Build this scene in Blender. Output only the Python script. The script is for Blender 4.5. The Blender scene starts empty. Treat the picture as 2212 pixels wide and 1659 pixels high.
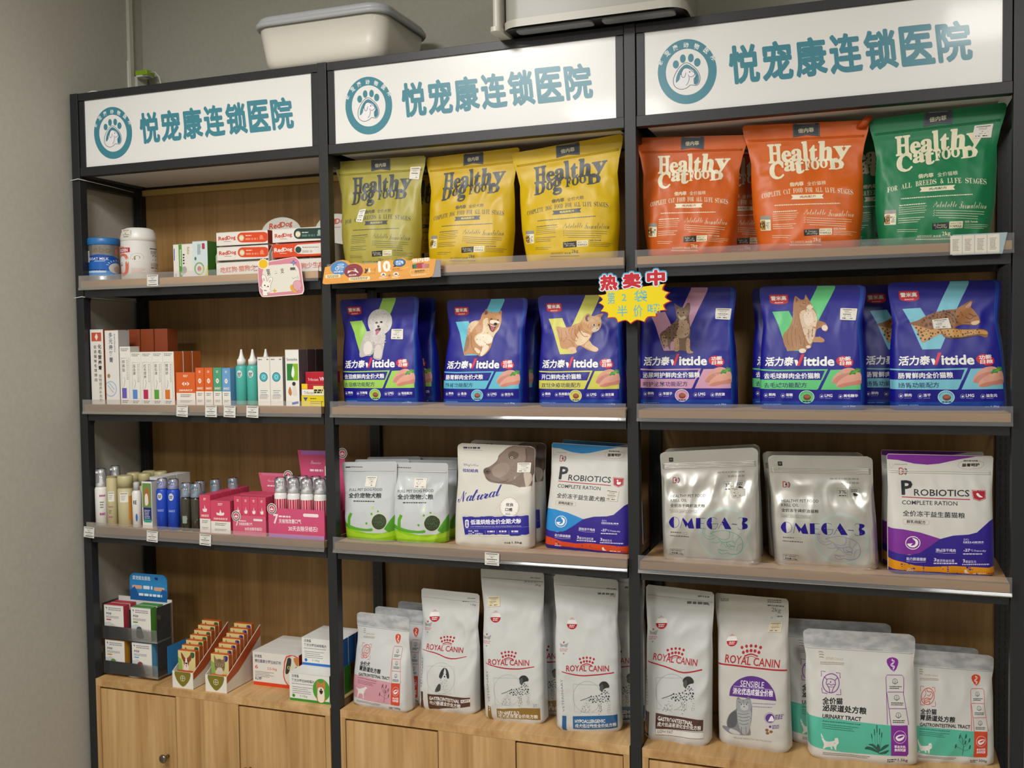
import bpy, math, random
import numpy as np
from mathutils import Vector, Matrix, noise
from mathutils.geometry import tessellate_polygon, delaunay_2d_cdt

# ------------------------------------------------------------------ camera
SC = bpy.context.scene
COL = SC.collection
cam_data = bpy.data.cameras.new('camera')
cam = bpy.data.objects.new('camera', cam_data)
COL.objects.link(cam)
cam_data.sensor_width = 36.0
cam_data.lens = 2142.5 * 36.0 / 2212.0
cam_data.clip_start = 0.05
_R = Vector((0.9402, 0.3402, -0.0143)).normalized()
_F = Vector((-0.3405, 0.9393, -0.0406)).normalized()
_U = _R.cross(_F).normalized()
_R = _F.cross(_U).normalized()
cam.matrix_world = Matrix(((_R.x, _U.x, -_F.x, 2.3822), (_R.y, _U.y, -_F.y, -2.5231), (_R.z, _U.z, -_F.z, 1.5069), (0, 0, 0, 1)))
SC.camera = cam

# ------------------------------------------------------------------ world, exposure, ceiling lights
SC.view_settings.view_transform = 'Standard'
SC.view_settings.look = 'None'
SC.view_settings.gamma = 1.0
SC.view_settings.exposure = 0.0
world = bpy.data.worlds.new('world')
SC.world = world
world.use_nodes = True
world.node_tree.nodes['Background'].inputs[0].default_value = (0.86, 0.93, 1.0, 1)
world.node_tree.nodes['Background'].inputs[1].default_value = 0.15

def panel_light(name, loc, sx, sy, power, col=(1.0, 0.98, 0.95), aim=None):
    d = bpy.data.lights.new(name, 'AREA')
    d.shape = 'RECTANGLE'; d.size = sx; d.size_y = sy; d.energy = power; d.color = col
    o = bpy.data.objects.new(name, d); COL.objects.link(o); o.location = loc
    if aim is not None:
        o.rotation_euler = (Vector(aim) - Vector(loc)).to_track_quat('-Z', 'Y').to_euler()
    return o
LIGHTS = [((0.9, -1.75, 2.94), 0.6, 0.6, 57), ((3.0, -2.5, 2.94), 0.6, 0.6, 42), ((0.9, -3.6, 2.94), 0.6, 0.6, 46)]
for q in LIGHTS:
    panel_light('ceiling_panel_light', q[0], q[1], q[2], q[3])

# ------------------------------------------------------------------ materials
def s2l(c):
    return c / 12.92 if c <= 0.04045 else ((c + 0.055) / 1.055) ** 2.4
def hexc(h):
    h = h.lstrip('#')
    if len(h) == 3: h = ''.join(ch * 2 for ch in h)
    return tuple(s2l(int(h[i:i + 2], 16) / 255) for i in (0, 2, 4)) + (1,)
MC = {}
KIND = dict(paper=(.62, .3, 0, 0), card=(.5, .4, 0, 0), matte=(.42, .45, 0, 0), gloss=(.16, .5, 0, .55), foil=(.27, .5, .65, 0),
            plastic=(.38, .5, 0, 0), metal=(.42, .5, 0, 0), chrome=(.22, .5, 1, 0), satin=(.3, .5, 0, .2))
def mat(h, kind='card'):
    k = (h, kind)
    if k in MC: return MC[k]
    m = bpy.data.materials.new('%s_%s' % (kind, h.strip('#'))); m.use_nodes = True
    b = m.node_tree.nodes['Principled BSDF']
    r, sp, me, co = KIND[kind]
    b.inputs['Base Color'].default_value = hexc(h)
    b.inputs['Roughness'].default_value = r
    b.inputs['Specular IOR Level'].default_value = sp
    b.inputs['Metallic'].default_value = me
    b.inputs['Coat Weight'].default_value = co
    b.inputs['Coat Roughness'].default_value = .08
    m.diffuse_color = hexc(h)
    MC[k] = m
    return m
def nodes(m):
    return m.node_tree.nodes, m.node_tree.links, m.node_tree.nodes['Principled BSDF']
def ramp(N, stops):
    r = N.new('ShaderNodeValToRGB')
    e = r.color_ramp.elements
    while len(e) < len(stops): e.new(.5)
    for i, (p, c) in enumerate(stops):
        e[i].position = p; e[i].color = hexc(c)
    return r
def wood(name, stops, scale=(9, 9, .55), rough=.45, coord='Object', rot=(0, 0, 0)):
    m = bpy.data.materials.new(name); m.use_nodes = True
    N, L, b = nodes(m)
    tc = N.new('ShaderNodeTexCoord'); mp = N.new('ShaderNodeMapping')
    mp.inputs['Scale'].default_value = scale; mp.inputs['Rotation'].default_value = rot
    L.new(tc.outputs[coord], mp.inputs[0])
    n1 = N.new('ShaderNodeTexNoise'); n1.inputs['Scale'].default_value = 1.6; n1.inputs['Detail'].default_value = 5; n1.inputs['Roughness'].default_value = .6; n1.inputs['Distortion'].default_value = .6
    L.new(mp.outputs[0], n1.inputs['Vector'])
    mp2 = N.new('ShaderNodeMapping'); mp2.inputs['Scale'].default_value = (scale[0] * 9, scale[1] * 9, scale[2] * 3); mp2.inputs['Rotation'].default_value = rot
    L.new(tc.outputs[coord], mp2.inputs[0])
    n2 = N.new('ShaderNodeTexNoise'); n2.inputs['Scale'].default_value = 1.3; n2.inputs['Detail'].default_value = 4
    L.new(mp2.outputs[0], n2.inputs['Vector'])
    mx = N.new('ShaderNodeMath'); mx.operation = 'MULTIPLY_ADD'; mx.inputs[1].default_value = .26
    ad = N.new('ShaderNodeMath'); ad.operation = 'MULTIPLY'; ad.inputs[1].default_value = .80
    L.new(n1.outputs['Fac'], ad.inputs[0]); L.new(n2.outputs['Fac'], mx.inputs[0]); L.new(ad.outputs[0], mx.inputs[2])
    r = ramp(N, stops); L.new(mx.outputs[0], r.inputs[0]); L.new(r.outputs[0], b.inputs['Base Color'])
    b.inputs['Roughness'].default_value = rough
    bp = N.new('ShaderNodeBump'); bp.inputs['Strength'].default_value = .04; bp.inputs['Distance'].default_value = .002
    L.new(n2.outputs['Fac'], bp.inputs['Height']); L.new(bp.outputs[0], b.inputs['Normal'])
    return m
def noisy(name, c1, c2, scale=40, rough=.6, bump=.02, spec=.4, sc=(1, 1, 1)):
    m = bpy.data.materials.new(name); m.use_nodes = True
    N, L, b = nodes(m)
    tc = N.new('ShaderNodeTexCoord'); mp = N.new('ShaderNodeMapping'); mp.inputs['Scale'].default_value = sc
    n1 = N.new('ShaderNodeTexNoise'); n1.inputs['Scale'].default_value = scale; n1.inputs['Detail'].default_value = 4
    L.new(tc.outputs['Object'], mp.inputs[0]); L.new(mp.outputs[0], n1.inputs['Vector'])
    r = ramp(N, [(.38, c1), (.62, c2)]); L.new(n1.outputs['Fac'], r.inputs[0]); L.new(r.outputs[0], b.inputs['Base Color'])
    b.inputs['Roughness'].default_value = rough; b.inputs['Specular IOR Level'].default_value = spec
    if bump:
        bp = N.new('ShaderNodeBump'); bp.inputs['Strength'].default_value = bump * 5; bp.inputs['Distance'].default_value = .001
        L.new(n1.outputs['Fac'], bp.inputs['Height']); L.new(bp.outputs[0], b.inputs['Normal'])
    return m
def acrylic(name, tint=(1, 1, 1, 1), rough=.03, alpha=.16, tr=.0):
    # thin clear plastic sheet: mostly see-through, a little milky, glossy
    m = bpy.data.materials.new(name); m.use_nodes = True
    N, L, b = nodes(m)
    b.inputs['Base Color'].default_value = tint
    b.inputs['Roughness'].default_value = rough
    b.inputs['Alpha'].default_value = 1
    t = N.new('ShaderNodeBsdfTransparent'); g = N.new('ShaderNodeBsdfGlossy'); g.inputs['Roughness'].default_value = rough
    fr = N.new('ShaderNodeFresnel'); fr.inputs['IOR'].default_value = 1.45
    mx = N.new('ShaderNodeMixShader'); mx.inputs[0].default_value = alpha
    L.new(t.outputs[0], mx.inputs[1]); L.new(b.outputs[0], mx.inputs[2])
    mx2 = N.new('ShaderNodeMixShader'); L.new(fr.outputs[0], mx2.inputs[0]); L.new(mx.outputs[0], mx2.inputs[1]); L.new(g.outputs[0], mx2.inputs[2])
    L.new(mx2.outputs[0], N['Material Output'].inputs['Surface'])
    return m
WOODST = [(.30, '#8a6438'), (.45, '#b28a57'), (.58, '#c79f6b'), (.72, '#d6b482')]
W_PANEL = wood('oak_back_panel', [(.30, '#7c5a34'), (.45, '#94703f'), (.58, '#a5804e'), (.74, '#b18e5c')], (9, 9, .5))
W_CAB = wood('oak_cabinet', WOODST, (8, 8, .5))
W_TOP = wood('oak_cabinet_top', WOODST, (8, .6, 8))
W_EDGE = wood('oak_edge_band', [(.3, '#b98c52'), (.7, '#cfa86c')], (.6, 9, 9), rough=.55)
W_BOARD = wood('oak_shelf_board', [(.30, '#9a744a'), (.5, '#b28b5e'), (.72, '#c4a274')], (.6, 9, 9))
STEEL = noisy('black_powder_steel', '#1f2123', '#242628', 220, .42, .01, .45)
WALL = noisy('grey_wall_paint', '#a9a79b', '#adaba0', 60, .8, .02, .2)
WALLL = noisy('grey_side_wall_paint', '#b2aea3', '#b6b2a7', 60, .8, .02, .2)
CLEAR = acrylic('clear_price_rail_plastic', (.62, .62, .66, 1), .1, .10)
CLEAR2 = acrylic('clear_acrylic', (.85, .87, .89, 1), .03, .05)
CAPCL = acrylic('clear_bottle_cap', (.75, .74, .8, 1), .08, .22)

# ------------------------------------------------------------------ mesh builder
class MB:
    def __init__(s): s.v = []; s.f = []; s.m = []; s.mats = []; s.n = None; s.sm = []
    def mi(s, m):
        if isinstance(m, tuple): m = mat(*m)
        elif isinstance(m, str): m = mat(m)
        if m not in s.mats: s.mats.append(m)
        return s.mats.index(m)
    def add(s, verts, faces, m, sm=False):
        o = len(s.v); s.v += [tuple(p) for p in verts]; k = s.mi(m)
        for f in faces: s.f.append(tuple(o + i for i in f)); s.m.append(k); s.sm.append(sm)
    def box(s, a, b, m, mtx=None, top=None, side=None, skip=''):
        (x0, y0, z0), (x1, y1, z1) = a, b
        V = [(x0, y0, z0), (x1, y0, z0), (x1, y1, z0), (x0, y1, z0), (x0, y0, z1), (x1, y0, z1), (x1, y1, z1), (x0, y1, z1)]
        if mtx is not None: V = [tuple(mtx @ Vector(p)) for p in V]
        F = {'b': (0, 3, 2, 1), 't': (4, 5, 6, 7), 'f': (0, 1, 5, 4), 'k': (2, 3, 7, 6), 'l': (3, 0, 4, 7), 'r': (1, 2, 6, 5)}
        o = len(s.v); s.v += V
        for key, f in F.items():
            if key in skip: continue
            mm = m
            if key == 't' and top is not None: mm = top
            if key in 'lr' and side is not None: mm = side
            s.f.append(tuple(o + i for i in f)); s.m.append(s.mi(mm)); s.sm.append(False)
    def prism(s, poly, y0, y1, m, fn=None, edge=None):
        # poly in (x, z), extruded along y
        fn = fn or (lambda x, y, z: (x, y, z))
        n = len(poly)
        V = [fn(x, y0, z) for x, z in poly] + [fn(x, y1, z) for x, z in poly]
        T = tri2(poly)
        ar = sum(poly[i][0] * poly[(i + 1) % n][1] - poly[(i + 1) % n][0] * poly[i][1] for i in range(n))
        F = []
        for t in T:
            a2 = area(poly, t)
            t = t if a2 > 0 else t[::-1]
            F.append(t); F.append(tuple(i + n for i in t[::-1]))
        s.add(V, F, m)
        E = []
        for i in range(n):
            j = (i + 1) % n
            E.append((i, i + n, j + n, j) if ar > 0 else (i, j, j + n, i + n))
        s.add(V, E, edge or m)
    def lathe(s, prof, c, m, seg=24, sm=True, cap=True, ms=None, sx=1, sy=1):
        # prof: list of (r, z[, mat])
        o = len(s.v); cx, cy, cz = c
        for r, z in prof:
            for k in range(seg):
                a = 2 * math.pi * k / seg
                s.v.append((cx + sx * r * math.cos(a), cy + sy * r * math.sin(a), cz + z))
        for i in range(len(prof) - 1):
            mm = s.mi(ms[i] if ms and ms[i] is not None else m)
            for k in range(seg):
                k2 = (k + 1) % seg
                s.f.append((o + i * seg + k, o + i * seg + k2, o + (i + 1) * seg + k2, o + (i + 1) * seg + k)); s.m.append(mm); s.sm.append(sm)
        if cap:
            e = o + (len(prof) - 1) * seg
            s.f.append(tuple(o + k for k in range(seg))[::-1]); s.m.append(s.mi(m)); s.sm.append(False)
            s.f.append(tuple(e + k for k in range(seg))); s.m.append(s.mi(m)); s.sm.append(False)
    def tube(s, pts, r, m, seg=8, sm=True):
        pts = [Vector(p) for p in pts]; o = len(s.v); n = len(pts); up = Vector((0, 0, 1))
        for i, p in enumerate(pts):
            d = (pts[min(i + 1, n - 1)] - pts[max(i - 1, 0)]).normalized()
            a = d.cross(up if abs(d.z) < .95 else Vector((1, 0, 0))).normalized(); b = d.cross(a)
            rr = r[i] if isinstance(r, (list, tuple)) else r
            for k in range(seg):
                t = 2 * math.pi * k / seg
                s.v.append(tuple(p + (a * math.cos(t) + b * math.sin(t)) * rr))
        for i in range(n - 1):
            for k in range(seg):
                k2 = (k + 1) % seg
                s.f.append((o + i * seg + k, o + i * seg + k2, o + (i + 1) * seg + k2, o + (i + 1) * seg + k)); s.m.append(s.mi(m)); s.sm.append(sm)
        s.f.append(tuple(o + k for k in range(seg))[::-1]); s.m.append(s.mi(m)); s.sm.append(False)
        s.f.append(tuple(o + (n - 1) * seg + k for k in range(seg))); s.m.append(s.mi(m)); s.sm.append(False)
    def build(s, name, parent=None, loc=(0, 0, 0), rz=0, bevel=0):
        me = bpy.data.meshes.new(name); me.from_pydata(s.v, [], s.f)
        for m in s.mats: me.materials.append(m)
        me.polygons.foreach_set('material_index', s.m)
        me.polygons.foreach_set('use_smooth', s.sm)
        me.update()
        o = bpy.data.objects.new(name, me); COL.objects.link(o)
        o.location = loc; o.rotation_euler = (0, 0, rz)
        if parent: o.parent = parent
        if bevel:
            b = o.modifiers.new('bevel', 'BEVEL'); b.width = bevel; b.segments = 2; b.limit_method = 'ANGLE'; b.angle_limit = .9
        return o
def area(P, t):
    a, b, c = (P[i] for i in t)
    return (b[0] - a[0]) * (c[1] - a[1]) - (c[0] - a[0]) * (b[1] - a[1])
def tri2(poly):
    return [tuple(t) for t in tessellate_polygon([[Vector((p[0], p[1], 0)) for p in poly]])]
def empty(name, loc=(0, 0, 0), rz=0):
    o = bpy.data.objects.new(name, None); o.empty_display_size = .05; COL.objects.link(o)
    o.location = loc; o.rotation_euler = (0, 0, rz)
    return o
def tag(o, label, cat, group=None):
    o['label'] = label; o['category'] = cat
    if group: o['group'] = group
    return o
def struct(o): o['kind'] = 'structure'; return o
def dup(o, loc=None, rz=None, label=None, parent=None, skip=()):
    c = o.copy(); COL.objects.link(c)
    if parent: c.parent = parent
    if loc is not None: c.location = loc
    if rz is not None: c.rotation_euler = (0, 0, rz)
    if label: c['label'] = label
    for ch in [k for k in bpy.data.objects if k.parent == o]:
        if ch.name.split('.')[0] in skip: continue
        dup(ch, parent=c)
    return c
def rrect(x0, y0, x1, y1, r, n=5):
    P = []
    for cx, cy, a in ((x1 - r, y1 - r, 0), (x0 + r, y1 - r, 90), (x0 + r, y0 + r, 180), (x1 - r, y0 + r, 270)):
        for k in range(n + 1):
            t = math.radians(a + 90 * k / n); P.append((cx + r * math.cos(t), cy + r * math.sin(t)))
    return P
def smooth(P, n=4, closed=True):
    # Catmull-Rom through the points
    m = len(P); out = []
    rng = range(m) if closed else range(m - 1)
    for i in rng:
        p0 = P[(i - 1) % m] if closed or i > 0 else P[0]
        p1 = P[i]; p2 = P[(i + 1) % m]; p3 = P[(i + 2) % m] if closed or i + 2 < m else P[-1]
        for k in range(n):
            t = k / n
            out.append(tuple(.5 * ((2 * p1[j]) + (-p0[j] + p2[j]) * t + (2 * p0[j] - 5 * p1[j] + 4 * p2[j] - p3[j]) * t * t + (-p0[j] + 3 * p1[j] - 3 * p2[j] + p3[j]) * t ** 3) for j in (0, 1)))
    if not closed: out.append(P[-1])
    return out

# ------------------------------------------------------------------ printed art (flat shapes laid on a surface)
_TX = {}
def raw_text(s, w, res):
    c = bpy.data.curves.new('t', 'FONT'); c.body = s; c.size = 1; c.offset = w; c.resolution_u = res
    o = bpy.data.objects.new('t', c); m = o.to_mesh(); n = len(m.vertices)
    V = np.zeros(n * 3); m.vertices.foreach_get('co', V); V = V.reshape(-1, 3)[:, :2]
    m.calc_loop_triangles(); F = np.zeros(len(m.loop_triangles) * 3, int); m.loop_triangles.foreach_get('vertices', F)
    F = [tuple(f) for f in F.reshape(-1, 3).tolist()]
    o.to_mesh_clear(); bpy.data.objects.remove(o); bpy.data.curves.remove(c)
    return V, F
def fat_glyph(ch, thick, res):
    """heavy lettering: widen every outline edge with a round-ended bar"""
    k = (ch, thick, res, 'g')
    if k in _TX: return _TX[k]
    V, F = raw_text(ch, 0, res); n0 = len(V); x0 = V[:, 0].min() if n0 else 0
    if n0:
        cnt = {}
        for f in F:
            for a, b in ((f[0], f[1]), (f[1], f[2]), (f[2], f[0])): cnt[(min(a, b), max(a, b))] = cnt.get((min(a, b), max(a, b)), 0) + 1
        Vl = [Vector(p) for p in V.tolist()]; ns = 6; FF = []
        for f in F:
            ar = (V[f[1]][0] - V[f[0]][0]) * (V[f[2]][1] - V[f[0]][1]) - (V[f[2]][0] - V[f[0]][0]) * (V[f[1]][1] - V[f[0]][1])
            if abs(ar) > 1e-9: FF.append(list(f) if ar > 0 else list(f)[::-1])
        seen = set()
        for (a, b), n in cnt.items():
            if n != 1: continue
            p, q = V[a], V[b]; d = q - p; L = math.hypot(*d)
            if L < 1e-6: continue
            nx, ny = -d[1] / L * thick, d[0] / L * thick; o = len(Vl)
            Vl += [Vector(z) for z in ((p[0] + nx, p[1] + ny), (p[0] - nx, p[1] - ny), (q[0] - nx, q[1] - ny), (q[0] + nx, q[1] + ny))]
            FF.append([o, o + 1, o + 2, o + 3])
            for e in (a, b):
                if e in seen: continue
                seen.add(e); o = len(Vl)
                Vl += [Vector((V[e][0] + thick * math.cos(6.2832 * i / ns), V[e][1] + thick * math.sin(6.2832 * i / ns))) for i in range(ns)]
                FF.append([o + i for i in range(ns)])
        # overlap-free union; retried with a hair of jitter until its area is that of the overlaid pieces
        P0 = np.array([tuple(p) for p in Vl]); rs = np.random.RandomState(1); lo, hi = P0.min(0), P0.max(0)
        pts = lo + (hi - lo) * rs.rand(900, 2); ins = np.zeros(900, bool)
        for f in FF:
            q = P0[f]; c = np.ones(900, bool)
            for i in range(len(q)):
                a, b = q[i - 1], q[i]; c &= (b[0] - a[0]) * (pts[:, 1] - a[1]) - (b[1] - a[1]) * (pts[:, 0] - a[0]) >= 0
            ins |= c
        want = ins.mean() * (hi - lo).prod(); best = None
        for k2 in range(12):
            J = P0 + (rs.rand(*P0.shape) - .5) * (0 if not k2 else 3e-4 * k2)
            r = delaunay_2d_cdt([Vector(p) for p in J.tolist()], [], FF, 0, 1e-6, True)
            V = np.array([tuple(p) for p in r[0]]); F = [tuple(f) for f, og in zip(r[2], r[5]) if len(og)]
            A = V[np.array(F)]; ar = abs(np.cross(A[:, 1] - A[:, 0], A[:, 2] - A[:, 0])).sum() / 2
            if best is None or abs(ar - want) < best[0]: best = (abs(ar - want), V, F)
            if abs(ar - want) < .07 * want: break
        _, V, F = best
    _TX[k] = (V, F, n0, x0)
    return _TX[k]
def text_mesh(s, w=0.0, res=2):
    k = (s, w, res)
    if k in _TX: return _TX[k]
    if w > .021:
        V0, F0 = raw_text(s, 0, res); Vs = []; F = []; p = 0; q = 0
        for ch in s[::-1]:
            if ch == ' ': continue
            V, f, n0, x0 = fat_glyph(ch, w, res)
            if not n0: continue
            dx = V0[p:p + n0, 0].min() - x0; p += n0
            Vs.append(V + np.array([dx, 0])); F += [tuple(i + q for i in t) for t in f]; q += len(V)
        V = np.concatenate(Vs)
    else: V, F = raw_text(s, w, res)
    _TX[k] = (V, F)
    return _TX[k]
def uni(s, base_u, base_l):
    return ''.join(chr(base_u + ord(c) - 65) if 'A' <= c <= 'Z' else chr(base_l + ord(c) - 97) if 'a' <= c <= 'z' else c for c in s)
def serif(s): return uni(s, 0x1D400, 0x1D41A)
def script(s): return uni(s, 0x1D4D0, 0x1D4EA)
def ital(s): return uni(s, 0x1D63C, 0x1D656)
class Art:
    """shapes drawn in artboard units (y down) whose corner quad maps to the unit square of a surface"""
    def __init__(s, tl, tr, br, bl):
        s.q = [np.array(p, float) for p in (tl, tr, br, bl)]; s.T = []   # (tri verts (n,3,2), color, layer)
        s.ly = 0; s.kind = None; s.bb = []
    def _add(s, pts, tris, col, kind=None):
        P = np.asarray(pts, float)
        if not len(tris): return s
        a = P.min(0); b = P.max(0)
        ly = 1
        for (c, d, l) in s.bb:
            if l >= ly and a[0] < d[0] and b[0] > c[0] and a[1] < d[1] and b[1] > c[1]: ly = l + 1
        s.bb.append((a, b, ly)); s.ly = max(s.ly, ly)
        s.T.append((P[np.array(tris)], col, ly, kind or s.kind))
        return s
    def P(s, col, pts, sm=0, **k):
        pts = smooth(pts, sm) if sm else pts
        return s._add(pts, tri2(pts), col, **k)
    def R(s, col, x0, y0, x1, y1, r=0, dy=0, **k):
        pts = rrect(x0, y0, x1, y1, r, 4) if r else [(x0, y0), (x1, y0), (x1, y1), (x0, y1)]
        if dy: pts = [(x, y + dy * (x - x0) / (x1 - x0)) for x, y in pts]
        return s._add(pts, tri2(pts), col, **k)
    def E(s, col, cx, cy, rx, ry=None, n=24, a0=0, a1=360, **k):
        ry = ry or rx
        pts = [(cx + rx * math.cos(math.radians(a0 + (a1 - a0) * i / n)), cy + ry * math.sin(math.radians(a0 + (a1 - a0) * i / n))) for i in range(n if a1 - a0 == 360 else n + 1)]
        return s._add(pts, tri2(pts), col, **k)
    def L(s, col, pts, w, sm=0, closed=False, **k):
        pts = smooth(pts, sm, closed) if sm else list(pts)
        n = len(pts); A = []
        for i in range(n):
            a = pts[(i - 1) % n] if closed or i else pts[0]; b = pts[(i + 1) % n] if closed or i < n - 1 else pts[-1]
            dx, dy = b[0] - a[0], b[1] - a[1]; d = math.hypot(dx, dy) or 1
            ww = w[i * len(w) // n] if isinstance(w, (list, tuple)) else w
            A += [(pts[i][0] - dy / d * ww / 2, pts[i][1] + dx / d * ww / 2), (pts[i][0] + dy / d * ww / 2, pts[i][1] - dx / d * ww / 2)]
        T = []
        for i in range(n if closed else n - 1):
            j = (i + 1) % n; T += [(2 * i, 2 * i + 1, 2 * j + 1), (2 * i, 2 * j + 1, 2 * j)]
        return s._add(A, T, col, **k)
    def O(s, col, cx, cy, r, w, ry=None, n=28, **k):
        ry = ry or r
        return s.L(col, [(cx + r * math.cos(2 * math.pi * i / n), cy + ry * math.sin(2 * math.pi * i / n)) for i in range(n)], w, closed=True, **k)
    def T_(s, col, txt, x0, y0, x1, y1, h, w=0, sh=0, res=2, sq=None, **k):
        """text whose ink runs from (x0,y0) to (x1,y1) along its baseline with ink height h"""
        V, F = text_mesh(txt, w, res)
        if not len(V): return s
        mn = V.min(0); mxx = V.max(0)
        u = (V[:, 0] - mn[0]) / (mxx[0] - mn[0]); v = (V[:, 1] - mn[1]) / (mxx[1] - mn[1])
        dx, dy = x1 - x0, y1 - y0; d = math.hypot(dx, dy); nx, ny = dy / d, -dx / d
        X = x0 + u * dx + v * h * nx + sh * v * h * dx / d; Y = y0 + u * dy + v * h * ny + sh * v * h * dy / d
        return s._add(np.stack([X, Y], 1), F, col, **k)
    def G(s, col, x0, y0, x1, h, rows=1, gap=None, dy=0, seed=1, **k):
        """unreadably small print: rows of short dashes"""
        rnd = random.Random(seed); gap = gap or h * 1.9; pts = []; T = []
        for r in range(rows):
            x = x0; xe = x1 - (x1 - x0) * rnd.uniform(0, .25) * (r > 0)
            while x < xe:
                wd = min(h * rnd.uniform(.8, 2.6), xe - x); y = y0 + r * gap + dy * (x - x0) / (x1 - x0)
                o = len(pts); pts += [(x, y), (x + wd, y), (x + wd, y + h), (x, y + h)]; T += [(o, o + 1, o + 2), (o, o + 2, o + 3)]
                x += wd + h * .45
        return s._add(pts, T, col, **k)
    def spots(s, col, poly, n, r0, r1, seed=1, ax=(1, 1), **k):
        rnd = random.Random(seed); xs = [p[0] for p in poly]; ys = [p[1] for p in poly]; c = 0; g = 0; dn = []; V = []; T = []
        while c < n and g < n * 40:
            g += 1; x = rnd.uniform(min(xs), max(xs)); y = rnd.uniform(min(ys), max(ys))
            ins = False; m = len(poly)
            for i in range(m):
                (xa, ya), (xb, yb) = poly[i], poly[(i + 1) % m]
                if (ya > y) != (yb > y) and x < (xb - xa) * (y - ya) / (yb - ya) + xa: ins = not ins
            if not ins: continue
            r = rnd.uniform(r0, r1); q = []
            if any((x - X) ** 2 + (y - Y) ** 2 < ((r + R) * 1.2 * max(ax)) ** 2 for X, Y, R in dn): continue
            c += 1; dn.append((x, y, r))
            for i in range(7):
                t = 6.283 * i / 7; rr = r * rnd.uniform(.6, 1.2); q.append((x + rr * ax[0] * math.cos(t) , y + rr * ax[1] * math.sin(t)))
            o = len(V); V += q; T += [tuple(o + i for i in t) for t in tri2(q)]
        if V: s._add(V, T, col, **k)
        return s
    def uv(s, P):
        # inverse bilinear: artboard -> (s right, t up)
        a, b, c, d = s.q; P = np.asarray(P, float); sh = P.shape; P = P.reshape(-1, 2)
        U = np.full(len(P), .5); Vv = np.full(len(P), .5)
        for _ in range(8):
            X = (a[None] * ((1 - U) * (1 - Vv))[:, None] + b[None] * (U * (1 - Vv))[:, None] + c[None] * (U * Vv)[:, None] + d[None] * ((1 - U) * Vv)[:, None]) - P
            du = (b - a)[None] * (1 - Vv)[:, None] + (c - d)[None] * Vv[:, None]
            dv = (d - a)[None] * (1 - U)[:, None] + (c - b)[None] * U[:, None]
            det = du[:, 0] * dv[:, 1] - du[:, 1] * dv[:, 0]
            U = U - (X[:, 0] * dv[:, 1] - X[:, 1] * dv[:, 0]) / det
            Vv = Vv - (du[:, 0] * X[:, 1] - du[:, 1] * X[:, 0]) / det
        return np.stack([U, 1 - Vv], 1).reshape(sh)
def clip1(poly, ax, lo, hi):
    for sgn, lim in ((1, lo), (-1, hi)):
        out = []
        n = len(poly)
        for i in range(n):
            p, q = poly[i], poly[(i + 1) % n]
            dp = sgn * (p[ax] - lim); dq = sgn * (q[ax] - lim)
            if dp >= 0: out.append(p)
            if (dp > 0 and dq < 0) or (dp < 0 and dq > 0):
                t = dp / (dp - dq); out.append((p[0] + (q[0] - p[0]) * t, p[1] + (q[1] - p[1]) * t))
        poly = out
        if len(poly) < 3: return []
    return poly
def lay(mb, art, fn, ns=1, nt=1, kind='card', base=.00025, step=.00003, lim=True):
    """put art on a surface: fn(S,T) -> positions (n,3), normals (n,3); polygons are cut along an ns x nt grid. returns normals"""
    polys = []; cols = []; lys = []
    for tr, col, ly, kd in art.T:
        W = art.uv(tr)
        mn = W.min(1); mx = W.max(1)
        WL = W.tolist(); mn = mn.tolist(); mx = mx.tolist()
        for i in range(len(WL)):
            a = mn[i]; b = mx[i]
            if lim and (b[0] < 0.004 or a[0] > .996 or b[1] < 0.004 or a[1] > .996): continue
            tri = WL[i]
            if lim and (a[0] < 0.004 or b[0] > .996): tri = clip1(tri, 0, .004, .996)
            if lim and tri and (a[1] < 0.004 or b[1] > .996): tri = clip1(tri, 1, .004, .996)
            if not tri: continue
            i0 = int(math.floor(max(a[0], 0) * ns)); i1 = int(math.floor(min(b[0], .99999) * ns)); j0 = int(math.floor(max(a[1], 0) * nt)); j1 = int(math.floor(min(b[1], .99999) * nt))
            key = (col, kd or kind)
            if i0 == i1 and j0 == j1: polys.append(tri); cols.append(key); lys.append(ly); continue
            for ii in range(i0, i1 + 1):
                A = clip1(tri, 0, ii / ns, (ii + 1) / ns) if i0 != i1 else tri
                if not A: continue
                for jj in range(j0, j1 + 1):
                    B = clip1(A, 1, jj / nt, (jj + 1) / nt) if j0 != j1 else A
                    if len(B) >= 3: polys.append(B); cols.append(key); lys.append(ly)
    if not polys: return
    flat = np.array([p for q in polys for p in q]); L = np.repeat(np.array(lys), [len(q) for q in polys])
    pos, nrm = fn(flat[:, 0], flat[:, 1])
    pos = pos + nrm * (base + L * step)[:, None]
    if mb.n is None: mb.n = {}
    o = len(mb.v); k = o
    mb.v += [tuple(p) for p in pos.tolist()]
    nl = nrm.tolist()
    for idx in range(len(nl)): mb.n[o + idx] = nl[idx]
    mic = {key: mb.mi(key) for key in set(cols)}
    for q, key in zip(polys, cols):
        m = len(q); ids = list(range(k, k + m)); k += m
        p0, p1 = q[0], q[1]; ar = sum(q[i][0] * q[(i + 1) % m][1] - q[(i + 1) % m][0] * q[i][1] for i in range(m))
        if ar < 0: ids = ids[::-1]
        mb.f.append(tuple(ids)); mb.m.append(mic[key]); mb.sm.append(True)
def plane_fn(o, U, V):
    o, U, V = (np.array(p, float) for p in (o, U, V)); n = np.cross(U, V); n /= np.linalg.norm(n)
    def fn(S, T): return o[None] + S[:, None] * U[None] + T[:, None] * V[None], np.repeat(n[None], len(S), 0)
    return fn
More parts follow.
